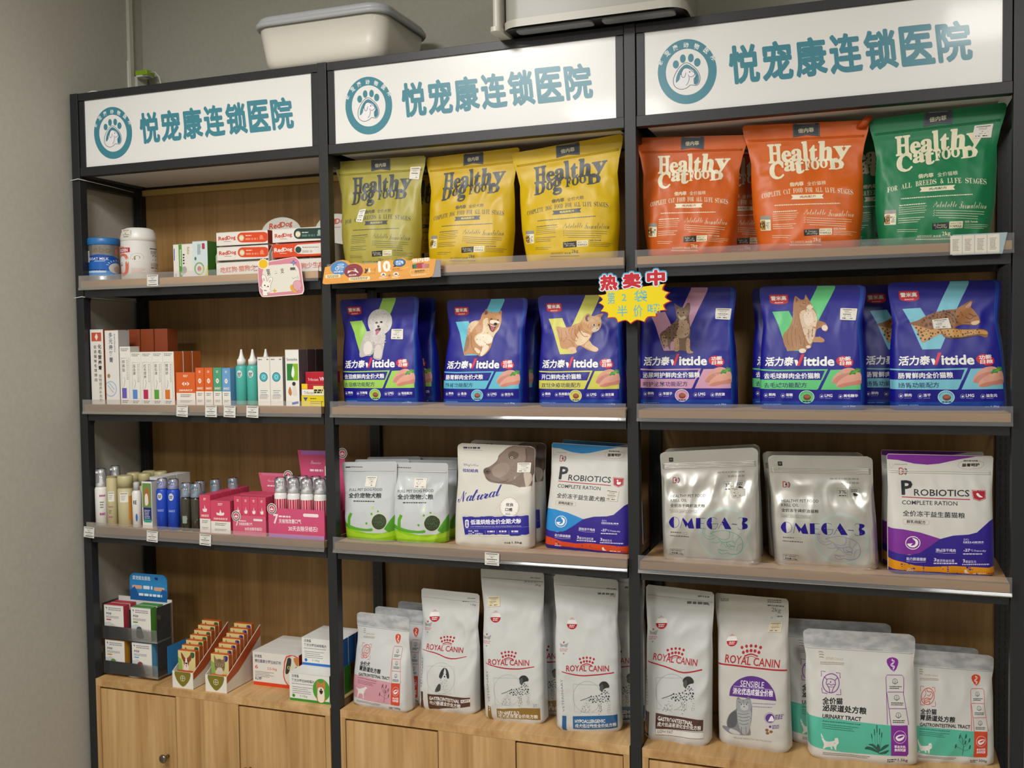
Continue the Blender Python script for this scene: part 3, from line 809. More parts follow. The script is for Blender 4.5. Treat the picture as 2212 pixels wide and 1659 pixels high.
# ------------------------------------------------------------------ artwork of the pouches
# corners (top-left, top-right, bottom-right, bottom-left) of every pouch face on its artboard sheet
SHEET = {
'a1': ((723, 350), (920, 336), (903, 567), (745, 573)),
'a2': ((921, 341), (1123, 318), (1105, 568), (925, 570)),
'a3': ((1105, 331), (1346, 289), (1334, 557), (1134, 568)),
'a4': ((1375, 298), (1616, 291), (1580, 548), (1396, 554)),
'a5': ((1603, 272), (1878, 259), (1859, 532), (1636, 545)),
'a6': ((1877, 258), (2176, 221), (2141, 518), (1897, 524)),
'b1': ((733, 648), (904, 640), (904, 877), (736, 875.5)),
'b2': ((966, 648), (1140, 643), (1128, 879), (949, 877)),
'b3': ((1162, 639), (1349, 635), (1347, 881), (1158, 879.5)),
'b4': ((1377, 622), (1590, 619), (1590, 882.5), (1377, 880.5)),
'b5': ((1641, 618.5), (1870, 615), (1872, 887), (1636, 884)),
'b6': ((1918, 610.5), (2162, 604), (2185, 887.5), (1927, 887)),
'c1': ((738, 998), (857.6, 997), (848, 1174), (738, 1166)),
'c2': ((837.6, 998.5), (968, 1000.5), (967, 1176), (845, 1173)),
'c3': ((988, 957), (1157, 964), (1146, 1189), (976, 1179)),
'c4': ((1192, 956), (1364, 967), (1362, 1200), (1170, 1185)),
'c5': ((1425, 976), (1637.6, 967), (1642, 1223), (1428, 1210)),
'c6': ((1658, 983), (1885, 986), (1900, 1234.5), (1672, 1222)),
'c7': ((1915, 980), (2146, 985), (2156, 1247), (1925, 1242)),
'k1': ((771, 1321), (884.5, 1334), (877, 1544), (756, 1521)),
'k2': ((910.5, 1270), (1036, 1283), (1026, 1547), (899, 1530)),
'k3': ((1038, 1225), (1175, 1235), (1178, 1567), (1042, 1556)),
'k4': ((1196, 1240), (1335, 1252), (1345, 1585), (1199, 1579)),
'k5': ((1396, 1262), (1543, 1279), (1533, 1615), (1388, 1597)),
'k6': ((1545, 1280), (1703, 1294), (1706, 1632), (1547, 1607)),
'k7': ((1734, 1357), (1977, 1371), (1989, 1659), (1748, 1640)),
'k8': ((1962, 1402), (2147, 1416), (2154, 1657), (1958, 1645)),
}
def board(key, x0=0, y0=0, sc=1.0):
    return Art(*[((x - x0) * sc, (y - y0) * sc) for x, y in SHEET[key]])
def st(a, *pts):
    ex = [p for p in pts if isinstance(p, str)]
    return [tuple(p) for p in a.uv(np.array([p for p in pts if not isinstance(p, str)], float))] + ex
PV = [(0, 0), (.35, .0), (.62, .012), (.8, .03), (.9, .012), (1, 0)]
def mk(key, **k):
    return Bag(BAGS[key], 0, sum(map(ord, key)) * 7 % 997, **k)
INK = '#1f2024'

# --- large cat / dog food pouches on the top shelves
def healthy(key, animal, ink, zh, sub, seed, badge=True, ribbon='#474c50', dx=0):
    a = Art((649, 698), (1355, 665), (1306, 1365), (734, 1398))
    a.P('#3a404b', [(938, 650), (1085, 645), (1088, 755), (1012, 747), (938, 760)])
    a.L('#7d8288', [(943, 655), (943, 752), (1012, 741), (1083, 748), (1081, 650)], 1.2)
    a.G('#9a9c9c', 960, 686, 1062, 3, 1); a.T_('#e8e2c4', '倍内菲', 968, 737, 1055, 731, 25, .022)
    J = [('H', 785, 868, 908, 800), ('e', 866, 926, 903, 835), ('a', 922, 992, 897, 824), ('l', 992, 1030, 893, 783), ('t', 1032, 1082, 893, 803), ('h', 1082, 1172, 890, 780), ('y', 1168, 1272, 898, 806)]
    for c, x0, x1, yb, yt in J: a.T_(ink, serif(c), x0, yb, x1, yb - 5, yb - yt, .024, .04)
    W = [('C', 800, 888, 995, 893), ('a', 884, 952, 950, 886), ('t', 950, 1006, 962, 872)] if animal == 'Cat' else [('D', 792, 868, 975, 885), ('o', 870, 920, 950, 893), ('g', 920, 984, 985, 882), ]
    for c, x0, x1, yb, yt in W: a.T_(ink, serif(c), x0, yb + 4, x1, yb - 2, yb - yt - 4, .024, -.05 if c in 'CD' else 0)
    for c, x0, x1, yb, yt in (('F', 1006, 1040, 944, 884), ('O', 1042, 1092, 938, 880), ('O', 1094, 1142, 930, 876), ('D', 1144, 1236, 938, 878)): a.T_(ink, serif(c), x0, yb, x1, yb - 4, yb - yt - 3, .03)
    a.T_(ink, '倍内菲', 920, 1036, 1000, 1030, 24, .03); a.T_(ink, zh, 1020, 1030, 1126, 1022, 23)
    n = len(sub)
    for i, c in enumerate(sub):
        if c == ' ': continue
        x = 762 + (1275 - 762) * i / n; y = 1102 - 26 * (i / n) - 22 * math.sin(math.pi * i / n); wd = (513 / n) * (.55 if c in 'I' else .9)
        a.T_(ink, serif(c), x, y, x + wd, y - 1.5, 27, -.004)
    a.P(ink, [(930, 1083), (1112, 1075), (1103, 1088), (1112, 1100), (930, 1108), (940, 1096)])
    a.T_(ribbon, {'Cat': '鸡肉配方', 'Dog': '鸭肉梨配方'}[animal], 978, 1101, 1070, 1095, 14, .02)
    a.G(ink, 838, 1138, 1200, 5, 1, dy=-16, seed=seed)
    if badge:
        a.R('#8e8f84', 757, 1197, 817, 1276, 5); a.R('#e9e2c6', 757, 1218, 817, 1276, 3); a.R('#a87a28', 760, 1222, 786, 1272, 3); a.T_('#2b2418', '10', 757, 1262, 785, 1260, 30, .03); a.G('#5d5a50', 792, 1232, 812, 3, 6, seed=seed)
    a.G(ink, 832, 1174, 966, 5, 1, dy=-8, seed=seed + 1); a.G(ink, 830, 1188, 972, 2.4, 4, 11, dy=-8, seed=seed + 2); a.G(ink, 828, 1244, 960, 3, 3, 11, dy=-6, seed=seed + 3); a.G(ink, 824, 1302, 930, 2.4, 2, 10, seed=seed + 4)
    a.T_(ink, script('Palatable'), 1004, 1192, 1122, 1190, 32, -.012); a.T_(ink, script('Formulation'), 1134, 1198, 1272, 1196, 36, -.012)
    for r in range(4): a.G(ink, 1018 if r < 3 else 1034, 1206 + r * 12, 1262 - 30 * (r > 1), 2.6, 1, dy=4, seed=seed + 5 + r); 
    for r in range(3): a.L(ink, [(1004, 1208 + r * 12), (1007, 1211 + r * 12), (1013, 1203 + r * 12)], 1.8)
    a.P('#1d201f', [(1003, 1272), (1086, 1265), (1087, 1299), (1004, 1305)]); a.T_('#e9e2c6', script('Delicious'), 1010, 1287, 1072, 1283, 13, -.01); a.T_('#e9e2c6', script('Healthy'), 1018, 1302, 1078, 1298, 14, -.01)
    a.P('#e9e2c0', [(1089, 1264), (1157, 1260), (1157, 1294), (1089, 1299)]); a.T_('#3a3d3a', 'BERRY GOD', 1094, 1278, 1150, 1275, 9, .0); a.T_('#3a3d3a', 'FORMULA', 1094, 1294, 1152, 1291, 12, .022)
    a.T_(ink, 'GOD. Formula', 1166, 1268, 1232, 1265, 10, .02); a.G(ink, 1166, 1274, 1290, 2.2, 3, 9, seed=seed + 9)
    a.T_(ink, serif('NET CONTENT'), 928, 1345, 1004, 1341, 11, -.01); a.T_(ink, '净含量', 1010, 1343, 1050, 1341, 12); a.T_(ink, serif('2kg'), 1056, 1340, 1098, 1336, 25, 0)
    a.G(ink, 922, 1352, 1102, 4, 1, dy=-4, seed=seed + 10)
    return a
HV = [(0, .015), (.3, .0), (.55, .022), (.7, .045), (.82, .03), (.92, .004), (1, 0)]
CRM, CHR = '#ece5c6', '#474c50'
ALLC, ALLD, ALLB = 'COMPLETE CAT FOOD FOR ALL LIFE STAGES', 'COMPLETE DOG FOOD FOR ALL LIFE STAGES', 'FOR ALL BREEDS & LIFE STAGES'
TOPS = {}
for key, col, an, ink, zh, sub, lab, rib in (
    ('a1', '#a79c42', 'Dog', CHR, '全价犬粮', ALLB, 'olive green dog food pouch with two price stickers, leftmost of the large pouches', '#c9be6a'),
    ('a2', '#cba800', 'Dog', CHR, '全价犬粮', ALLD, 'yellow dog food pouch standing between the olive pouch and another yellow one', '#e2c640'),
    ('a3', '#d3b000', 'Dog', CHR, '全价犬粮', ALLD, 'yellow dog food pouch standing directly left of the right-hand rack post', '#e2c640'),
    ('a4', '#cc5c12', 'Cat', CRM, '全价猫粮', ALLC, 'shorter orange cat food pouch directly right of the rack post', '#b04a18'),
    ('a5', '#d26010', 'Cat', CRM, '全价猫粮', ALLC, 'taller orange cat food pouch with a curled top corner beside the green pouch', '#b04a18'),
    ('a6', '#157a4c', 'Cat', CRM, '全价猫粮', ALLB, 'green cat food pouch with a price sticker at its top right', '#1d5a3c')):
    b = mk(key, prof=HV, n=3.2, mm=2.0, wr=1.9, top=.84, topr=.006)
    art = healthy(key, an, ink, zh, sub, ord(key[1]), key not in ('a1',), rib)
    stk = {'a1': [st(art, (1245, 735), (1325, 733), (1322, 812), (1243, 808)), st(art, (872, 1012), (925, 1002), (912, 1090), (855, 1085))],
           'a6': [st(art, (1205, 770), (1302, 766), (1302, 835), (1203, 835))]}.get(key)
    TOPS[key] = b.build('cat_food_pouch' if an == 'Cat' else 'dog_food_pouch', col, 'matte', [art], lab, 'pet food bag', 'large matte pouches on the top shelves', zipc=((.875, .885), col), sticker=stk)
# pouches standing behind them
def behind(src, dx, dy, label, group, drz=0, dz=0, skip=('price_sticker',)):
    l = src.location
    return dup(src, (l.x + dx, l.y + dy, l.z + dz), src.rotation_euler.z + drz, label, skip=skip)
G_TOP = 'large matte pouches on the top shelves'
behind(TOPS['a2'], -.205, .118, 'yellow dog food pouch mostly hidden behind the olive pouch', G_TOP)
behind(TOPS['a4'], .12, .118, 'orange cat food pouch hidden in the gap behind the two orange pouches', G_TOP)
behind(TOPS['a6'], -.125, .118, 'green cat food pouch hidden behind the front green pouch', G_TOP)
cl = MB(); cl.tube([(.118, -.004, .300), (.134, -.012, .306), (.142, -.006, .318), (.138, .004, .326)], [.006, .011, .010, .004], ('#c04f18', 'matte'), 10); cl.build('curled_corner', TOPS['a5'])

# --- blue pouches on the second shelf
NB, LB = '#14148a', '#0e409e'
def spot_body(a, poly, n, col, r0, r1, seed): a.spots(col, smooth(poly, 3), n, r0, r1, seed)
def vit(th, t1, t2, ic, mouth='1.5kg'):
    a = Art((60, 40), (1420, 30), (1424, 1625), (35, 1612))
    a.P(LB, [(1348, 28), (1395, 29), (1395, 1522), (1352, 1522)]); a.R(LB, 30, 1510, 1385, 1626); a.R('#0e3f92', 30, 1510, 1385, 1516)
    a.P(th, [(200, 370), (430, 360), (540, 575), (826, 30), (1058, 30), (645, 868), (425, 872)])
    a.P('#c2222e', smooth([(188, 165), (205, 150), (310, 148), (415, 150), (430, 165), (430, 235), (405, 262), (310, 278), (215, 266), (186, 240)], 3))
    a.T_('#f2efe8', '雷米高', 205, 226, 408, 222, 58, .03); a.T_('#f2e8e8', ital('Ramical'), 248, 262, 362, 258, 18)
    a.T_('#f4f4f2', '活力泰', 130, 1066, 505, 1062, 116, .033, .12, 3)
    a.P('#f4f4f2', [(520, 985), (560, 985), (580, 1035), (590, 1058), (545, 1060)]); a.P('#d82a44', [(612, 912), (652, 912), (592, 1060), (556, 1060)])
    a.T_('#f4f4f2', 'ittide', 645, 1062, 1035, 1064, 122, .032, 0, 3)
    a.L('#f4f4f2', [(700, 1000), (800, 1000)], 16)
    a.E('#cf2336', 1150, 1000, 92, 62); a.E('#cf2336', 1195, 1018, 76, 60); a.T_('#f6f0ee', '功能', 1092, 1006, 1240, 992, 52, .03, .15); a.T_('#f6f0ee', '日粮', 1100, 1056, 1250, 1050, 50, .03, .15)
    a.L(th, [(30, 1110), (300, 1120), (943, 1112)], 18); a.P(th, [(920, 1106), (952, 1104), (880, 1250), (860, 1250)])
    a.P(th, [(28, 1236), (880, 1240), (828, 1350), (812, 1363), (26, 1352)])
    n1, n2 = len(t1), len(t2)
    a.T_('#f4f4f2', t1, 125, 1226, 125 + n1 * 81, 1222, 74, .024); a.T_('#20285c', t2, 125, 1340, 125 + n2 * 80, 1336, 66, .012)
    a.P(th, [(985, 1112), (1352, 1104), (1352, 1362), (862, 1362)])
    a.P('#dc9f8c', smooth([(1000, 1270), (1030, 1190), (1120, 1112), (1220, 1086), (1290, 1110), (1270, 1170), (1150, 1230), (1070, 1285)], 4))
    a.P('#c9877a', smooth([(1005, 1262), (1060, 1200), (1150, 1160), (1260, 1150), (1180, 1215), (1075, 1282), (1020, 1284)], 4))
    a.P('#e0a48f', smooth([(1060, 1325), (1072, 1270), (1140, 1210), (1250, 1160), (1350, 1150), (1350, 1292), (1230, 1312), (1120, 1336)], 4))
    a.P('#cb8474', smooth([(1064, 1318), (1150, 1280), (1260, 1262), (1350, 1240), (1350, 1295), (1230, 1313), (1120, 1336)], 4))
    a.P('#3f8f35', [(1210, 1165), (1245, 1120), (1285, 1118), (1300, 1090), (1352, 1098), (1350, 1150), (1300, 1140), (1290, 1172), (1250, 1165), (1225, 1180)]); a.P('#6bb04e', [(1240, 1150), (1300, 1118), (1345, 1110), (1300, 1145)])
    for (x, y), t, w in zip(((150, 1435), (375, 1438), (872, 1446), (1105, 1448)), ('鲜肉', ic[0], 'LMG', ic[1]), (2, 0, 2.2, 0)):
        a.O('#b8bce0', x, y, 26, 3); a.P('#dfe0f0', [(x - 16, y + 6), (x - 6, y - 12), (x + 14, y - 8), (x + 12, y + 8), (x - 2, y + 14)])
        L = len(t) * 44 if t != 'LMG' else 96
        a.T_('#eceef6', t, x + 38, y + 10, x + 38 + L, y + 10, 40, .03); a.G('#9aa2d8', x + 38, y + 22, x + 120, 6, 1, seed=int(x))
    a.E(th, 680, 1453, 98, 82, 40); a.O('#e9f0ea', 680, 1453, 95, 5, 79, 40); a.P('#7a3f30', smooth([(640, 1470), (645, 1435), (690, 1420), (728, 1440), (732, 1468), (705, 1492), (665, 1492)], 4)); a.E('#a8604a', 688, 1448, 40, 22)
    for k in range(9):
        t = math.radians(200 + k * 17); a.E('#20285c', 680 + 78 * math.cos(t), 1453 + 64 * math.sin(t), 4.5, 5)
    a.G('#23305c', 628, 1506, 735, 14, 1, seed=5)
    a.G('#7da0dc', 118, 1543, 355, 9, 1, seed=9); a.G('#9fb4e0', 1130, 1572, 1185, 10, 1, seed=4); a.T_('#c6d2ec', mouth, 1195, 1588, 1290, 1586, 28, .022)
    return a
def an_bichon(k):
    a = board(k, 725, 630, 6.505)
    a.P('#c3bcb9', [(445, 560), (700, 590), (710, 700), (692, 830), (668, 950), (610, 962), (555, 932), (562, 830), (520, 900), (465, 905), (355, 918), (362, 740), (395, 630)], 4)
    a.E('#d5cfcc', 626, 432, 182, 186, 36); a.E('#dfdad6', 600, 380, 130, 120); a.P('#cbc4c0', [(500, 560), (600, 640), (700, 600), (690, 700), (600, 740), (500, 690)], 4)
    a.E('#e2dbd4', 466, 800, 64, 100); a.E('#d6cec8', 618, 850, 56, 100); a.P('#b3aaa8', [(540, 700), (575, 760), (560, 860), (545, 800)], 3)
    a.spots('#bdb6b3', smooth([(470, 330), (620, 260), (780, 340), (790, 480), (700, 590), (540, 590), (460, 470)], 2), 40, 5, 11, 3); a.spots('#ded9d4', smooth([(400, 640), (700, 620), (680, 800), (420, 820)], 2), 40, 6, 12, 4)
    a.E('#1e1818', 577, 440, 17, 16); a.E('#1e1818', 644, 431, 18, 14); a.P('#1c1618', [(584, 485), (604, 476), (622, 488), (612, 508), (596, 508)], 3)
    a.P('#3c2628', [(560, 545), (585, 522), (634, 514), (634, 548), (600, 575), (565, 562)], 3); a.P('#c0607c', [(575, 556), (622, 548), (605, 590), (580, 616), (564, 590)], 3)
    a.G('#5c5250', 460, 888, 520, 6, 1); a.G('#5c5250', 575, 945, 640, 6, 1)
    return a
def an_shiba(k):
    a = board(k, 945, 630, 6.505)
    B = [(690, 245), (735, 290), (850, 292), (905, 265), (908, 350), (912, 430), (880, 530), (832, 600), (800, 660), (785, 740), (760, 810), (700, 882), (630, 915), (580, 890), (520, 880), (430, 885), (393, 900), (378, 800), (402, 700), (405, 570), (430, 470), (480, 425), (560, 410), (600, 390), (622, 330), (650, 300)]
    a.P('#b98352', B, 3); a.P('#e0c3a0', [(420, 500), (470, 428), (540, 410), (582, 422), (560, 480), (500, 545), (430, 600), (408, 590)], 3); a.P('#cc9a80', [(408, 560), (440, 500), (450, 580), (425, 620)], 3)
    a.P('#c58d58', [(600, 400), (640, 300), (740, 290), (850, 300), (905, 350), (905, 420), (850, 400), (760, 350), (700, 400), (640, 560), (560, 600), (500, 640), (480, 560)], 3)
    a.P('#e3cda8', [(640, 410), (705, 372), (722, 440), (735, 520), (790, 575), (838, 545), (875, 500), (898, 440), (885, 530), (832, 602), (802, 662), (782, 725), (700, 745), (650, 775), (590, 760), (535, 700), (525, 640), (570, 600), (640, 560)], 3)
    a.P('#f0e4ce', [(560, 620), (700, 600), (790, 640), (770, 720), (650, 760), (560, 720)], 3); a.P('#f2e6d4', [(760, 400), (850, 410), (890, 440), (850, 450), (790, 455), (740, 440)], 3)
    a.P('#ecdcc2', [(655, 775), (700, 750), (745, 772), (725, 835), (645, 910), (622, 880), (640, 820)], 3); a.P('#e6d0b0', [(548, 790), (618, 835), (608, 872), (560, 852), (535, 812)], 3)
    a.L('#8a5a34', [(480, 620), (475, 700), (500, 790), (560, 850)], 7, 4); a.L('#8a5a34', [(640, 770), (640, 820), (612, 880)], 5, 4); a.P('#8e6a48', [(400, 640), (440, 660), (450, 760), (420, 830), (385, 850), (385, 770)], 3)
    a.P('#7a4c36', [(680, 262), (712, 298), (690, 325), (662, 320)], 2); a.P('#a8684a', [(860, 292), (898, 276), (892, 330)], 0)
    a.P('#41201e', [(705, 448), (745, 472), (800, 482), (838, 490), (822, 530), (800, 566), (770, 556), (738, 510)], 3); a.P('#b8607c', [(750, 480), (812, 490), (812, 520), (795, 560), (772, 545)], 3); a.L('#f4eee6', [(748, 474), (790, 486), (832, 490)], 7)
    a.E('#1d1516', 828, 458, 27, 20); a.E('#2c1c16', 762, 388, 18, 9); a.E('#2c1c16', 862, 402, 14, 10)
    a.spots('#a8764a', smooth(B, 2), 60, 3, 8, 5, (1, 1.6)); 
    return a
def an_kitten(k):
    a = board(k, 1150, 625, 6.38)
    B = [(310, 525), (420, 530), (520, 520), (600, 480), (668, 460), (700, 400), (735, 360), (780, 335), (830, 372), (880, 362), (990, 333), (958, 395), (972, 440), (972, 500), (930, 572), (850, 602), (830, 660), (802, 705), (850, 770), (920, 815), (928, 845), (890, 866), (830, 856), (760, 830), (700, 792), (655, 782), (600, 830), (625, 868), (600, 886), (540, 882), (500, 830), (402, 812), (360, 680)]
    a.P('#bf854c', B, 3); a.P('#d0a06a', [(700, 405), (740, 360), (850, 372), (955, 395), (972, 500), (930, 570), (850, 600), (760, 570), (690, 510)], 3)
    a.P('#e0c096', [(650, 580), (760, 610), (822, 640), (790, 695), (720, 760), (640, 775), (600, 720)], 3); a.P('#dcb88c', [(800, 715), (850, 772), (925, 818), (918, 856), (870, 862), (780, 820), (735, 790)], 3); a.P('#dcb88c', [(500, 820), (590, 800), (628, 862), (600, 884), (540, 880)], 3)
    for p in ([(560, 540), (535, 620), (560, 690), (625, 720)], [(640, 500), (660, 580), (720, 650), (780, 655)], [(380, 560), (400, 640), (395, 720)], [(450, 580), (475, 660), (430, 730)], [(480, 690), (540, 720), (590, 790)], [(700, 590), (760, 600)], [(330, 560), (365, 620)], [(600, 520), (590, 600), (640, 680)], [(500, 550), (510, 620)]): a.L('#9c6030', p, 11, 4)
    a.E('#5c3428', 770, 402, 34, 44); a.E('#c49478', 788, 408, 20, 32); a.P('#b07850', [(900, 370), (975, 345), (950, 390)]); a.L('#a06c3c', [(850, 400), (900, 440)], 6); a.L('#a06c3c', [(800, 470), (780, 530), (820, 545)], 6, 3)
    a.E('#e6d8c0', 868, 495, 28, 17); a.E('#4c605c', 868, 495, 17, 14); a.E('#16181a', 870, 495, 8, 11); a.E('#4c605c', 938, 494, 11, 15); a.E('#16181a', 940, 494, 6, 11)
    a.P('#e8d6bc', [(860, 530), (930, 520), (935, 565), (870, 590), (835, 570)], 3); a.E('#9c5a50', 914, 540, 11, 8); a.L('#7c4a3c', [(912, 548), (905, 568), (890, 572)], 3)
    a.spots('#cf9a60', smooth(B, 2), 50, 3, 8, 6, (1.6, .8))
    return a
def an_bengal(k):
    a = board(k, 1370, 615, 6.035)
    B = [(525, 243), (600, 297), (655, 300), (700, 240), (732, 250), (738, 330), (725, 430), (737, 520), (745, 620), (735, 700), (745, 850), (790, 880), (780, 902), (715, 900), (690, 872), (600, 862), (575, 878), (535, 868), (530, 800), (515, 745), (480, 770), (480, 860), (440, 800), (402, 832), (380, 810), (325, 655), (420, 580), (500, 510), (562, 460), (548, 400), (545, 330)]
    a.P('#7e624c', B, 3); a.P('#c4a588', [(595, 460), (690, 465), (728, 540), (730, 640), (680, 692), (600, 700), (555, 650), (575, 560)], 3); a.P('#caa47c', [(522, 700), (585, 690), (602, 850), (560, 872), (535, 850)], 3); a.P('#caa47c', [(692, 720), (740, 715), (747, 850), (788, 885), (722, 898), (697, 862)], 3); a.P('#b08e70', [(350, 660), (430, 700), (440, 790), (395, 815)], 3)
    spot_body(a, [(340, 650), (500, 520), (580, 480), (560, 640), (500, 740), (400, 820)], 34, '#4c3626', 7, 16, 4); spot_body(a, [(590, 500), (720, 480), (735, 700), (580, 690)], 14, '#7a573c', 6, 13, 5); spot_body(a, [(525, 720), (600, 720), (600, 850), (540, 850)], 14, '#5c4028', 4, 8, 6); spot_body(a, [(695, 730), (742, 730), (750, 870), (700, 860)], 12, '#5c4028', 4, 8, 7)
    a.E('#94755a', 632, 378, 84, 78); a.P('#d6c2a8', [(580, 400), (620, 430), (660, 410), (690, 440), (640, 462), (590, 450)], 3); a.P('#5e4434', [(537, 262), (585, 305), (550, 330)]); a.E('#8a6a5c', 705, 290, 22, 38)
    for p in ([(600, 310), (610, 345)], [(630, 305), (632, 345)], [(655, 310), (650, 345)], [(555, 360), (560, 400)], [(690, 380), (715, 370)], [(690, 400), (712, 405)]): a.L('#4e3828', p, 6)
    for x in (573, 650): a.E('#c8b48c', x, 369, 20, 15); a.E('#1c1a18', x, 369, 15, 13)
    a.E('#8c5044', 606, 408, 13, 9); a.L('#5a3c30', [(606, 415), (606, 428)], 3); a.L('#3e2c20', [(510, 700), (560, 690)], 9)
    return a
def an_longhair(k):
    a = board(k, 1630, 610, 5.884)
    B = [(530, 173), (590, 217), (640, 217), (660, 155), (700, 220), (742, 285), (752, 322), (802, 400), (812, 480), (860, 495), (925, 520), (962, 580), (945, 622), (915, 626), (870, 580), (830, 590), (802, 620), (792, 700), (850, 695), (912, 740), (880, 770), (760, 766), (735, 832), (700, 845), (672, 870), (650, 902), (590, 890), (570, 862), (430, 868), (352, 690), (430, 580), (480, 450), (490, 340), (505, 240)]
    a.P('#a87a50', B, 3); a.P('#dcc3a8', [(575, 400), (650, 350), (750, 345), (812, 450), (800, 560), (775, 700), (720, 790), (660, 700), (605, 560)], 3); a.P('#ead8c4', [(640, 400), (740, 380), (760, 480), (700, 560), (640, 500)], 3)
    for p in ([(430, 600), (410, 700), (440, 800)], [(480, 560), (470, 680), (500, 840)], [(540, 520), (520, 640), (545, 820)], [(600, 560), (640, 700), (650, 820)], [(580, 680), (600, 800)], [(520, 440), (500, 540)], [(700, 600), (705, 720)], [(760, 560), (745, 680)]): a.L('#8a5e3a', p, 8, 4)
    a.P('#7a4e38', [(537, 195), (565, 225), (530, 262)]); a.P('#c09070', [(662, 172), (688, 222), (655, 215)])
    for p in ([(600, 230), (630, 262)], [(640, 225), (660, 260)], [(590, 300), (640, 320)], [(600, 340), (660, 350)], [(575, 280), (600, 330)]): a.L('#8a5a34', p, 6)
    a.L('#4a3024', [(620, 272), (645, 268), (660, 275)], 6, 3); a.L('#4a3024', [(688, 258), (705, 262)], 6); a.P('#e8d4bc', [(690, 290), (740, 285), (752, 322), (720, 345), (670, 330)], 3); a.E('#b0706a', 738, 292, 9, 7)
    a.E('#ecdccb', 915, 582, 40, 38); a.E('#ecdccb', 625, 874, 46, 30); a.E('#e6d2bc', 700, 824, 30, 20); a.P('#b98a60', [(800, 700), (880, 710), (908, 742), (850, 764), (760, 760)], 3)
    a.spots('#c4956a', smooth(B, 2), 70, 3, 8, 8, (.7, 1.8))
    return a
def an_leap(k):
    a = board(k, 1910, 598, 5.642)
    B = [(280, 570), (400, 535), (480, 492), (640, 432), (800, 405), (900, 395), (990, 340), (1075, 293), (1100, 312), (1085, 372), (1140, 430), (1190, 500), (1212, 552), (1150, 596), (1000, 586), (910, 606), (880, 632), (1000, 645), (1200, 640), (1280, 662), (1292, 700), (1260, 747), (1150, 716), (950, 746), (800, 752), (730, 737), (690, 702), (560, 762), (460, 805), (400, 690), (335, 600)]
    a.P('#8e5a2e', B, 3); a.P('#cc9a5a', [(335, 600), (460, 620), (560, 650), (640, 640), (702, 690), (560, 756), (462, 800), (400, 690)], 3); a.P('#c8944c', [(700, 650), (880, 645), (1050, 655), (1200, 650), (1278, 670), (1280, 705), (1150, 700), (950, 735), (780, 730)], 3)
    a.P('#a26a38', [(900, 400), (1000, 345), (1085, 380), (1140, 430), (1200, 530), (1100, 580), (960, 570), (900, 500)], 3); a.P('#c09078', [(1010, 370), (1080, 305), (1085, 350), (1050, 385)], 2)
    spot_body(a, [(360, 620), (560, 660), (680, 690), (470, 780)], 18, '#503018', 9, 20, 4); spot_body(a, [(420, 540), (650, 440), (900, 410), (900, 590), (620, 630)], 40, '#4a2814', 10, 24, 5); spot_body(a, [(720, 660), (1180, 650), (1180, 695), (900, 735), (760, 725)], 26, '#432814', 7, 15, 6)
    for p in ([(700, 450), (800, 470), (870, 560)], [(760, 430), (860, 470), (900, 560)], [(1020, 490), (1080, 520), (1130, 480)], [(1060, 450), (1120, 480)], [(950, 420), (980, 480)], [(1000, 560), (1080, 560)]): a.L('#4a2814', p, 8, 4)
    a.E('#2a1c12', 1142, 482, 12, 7); a.P('#d8bc98', [(1100, 555), (1190, 535), (1205, 555), (1150, 590), (1100, 585)], 3); a.E('#6a3a2c', 1205, 545, 7, 8); a.P('#2c1c12', [(730, 737), (800, 752), (950, 746), (1150, 716), (1150, 726), (950, 758), (800, 762)], 0)
    return a
VP = [(0, .0), (.3, .0), (.5, .012), (.68, .035), (.8, .022), (.92, .0), (1, 0)]
VIT = {}
for key, th, t1, t2, ic, fn_, lab, px in (
    ('b1', '#9fd058', '去泪痕鲜肉全价犬粮', '去泪痕功能配方', ('万寿菊', '轻盐配方'), an_bichon, 'blue dog food pouch with fluffy white dog and lime green tick', ((805, 530), (978, 528), (972, 675), (800, 672))),
    ('b2', '#62bfd6', '肠胃鲜肉全价犬粮', '肠胃功能配方', ('鱼油', '益生元'), an_shiba, 'blue dog food pouch with running tan dog and aqua tick', None),
    ('b3', '#d2cf58', '开口鲜肉全价猫粮', '双重免疫功能配方', ('乳铁蛋白', '益生菌'), an_kitten, 'blue cat food pouch with ginger kitten and yellow tick', None),
    ('b4', '#d29dba', '泌尿呵护鲜肉全价猫粮', '呵护泌尿功能配方', ('车前子', '抗应激'), an_bengal, 'blue cat food pouch with sitting spotted kitten and pink tick', ((1083, 310), (1292, 312), (1284, 460), (1085, 450))),
    ('b5', '#62c880', '去毛球鲜肉全价猫粮', '去毛球功能配方', ('菊糖', '美毛精华'), an_longhair, 'blue cat food pouch with long-haired ginger cat and green tick', ((1115, 330), (1335, 335), (1328, 487), (1122, 480))),
    ('b6', '#7ac4d8', '肠胃鲜肉全价猫粮', '肠胃功能配方', ('冻干', '益生元'), an_leap, 'blue cat food pouch with leaping spotted cat and pale blue tick', ((577, 530), (793, 505), (832, 632), (600, 640)))):
    b = mk(key, prof=VP, n=7, mm=3, wr=1.0, top=.9, topr=.010)
    A1 = vit(th, t1, t2, ic); A2 = fn_(key)
    A2.T = [(t, c, l + A1.ly, kd) for t, c, l, kd in A2.T]
    VIT[key] = b.build('dog_food_pouch' if key in ('b1', 'b2') else 'cat_food_pouch', NB, 'matte', [A1, A2], lab, 'pet food bag', 'blue pouches on the second shelf', sticker=[st(A2, *px)] if px else None)
G_B = 'blue pouches on the second shelf'
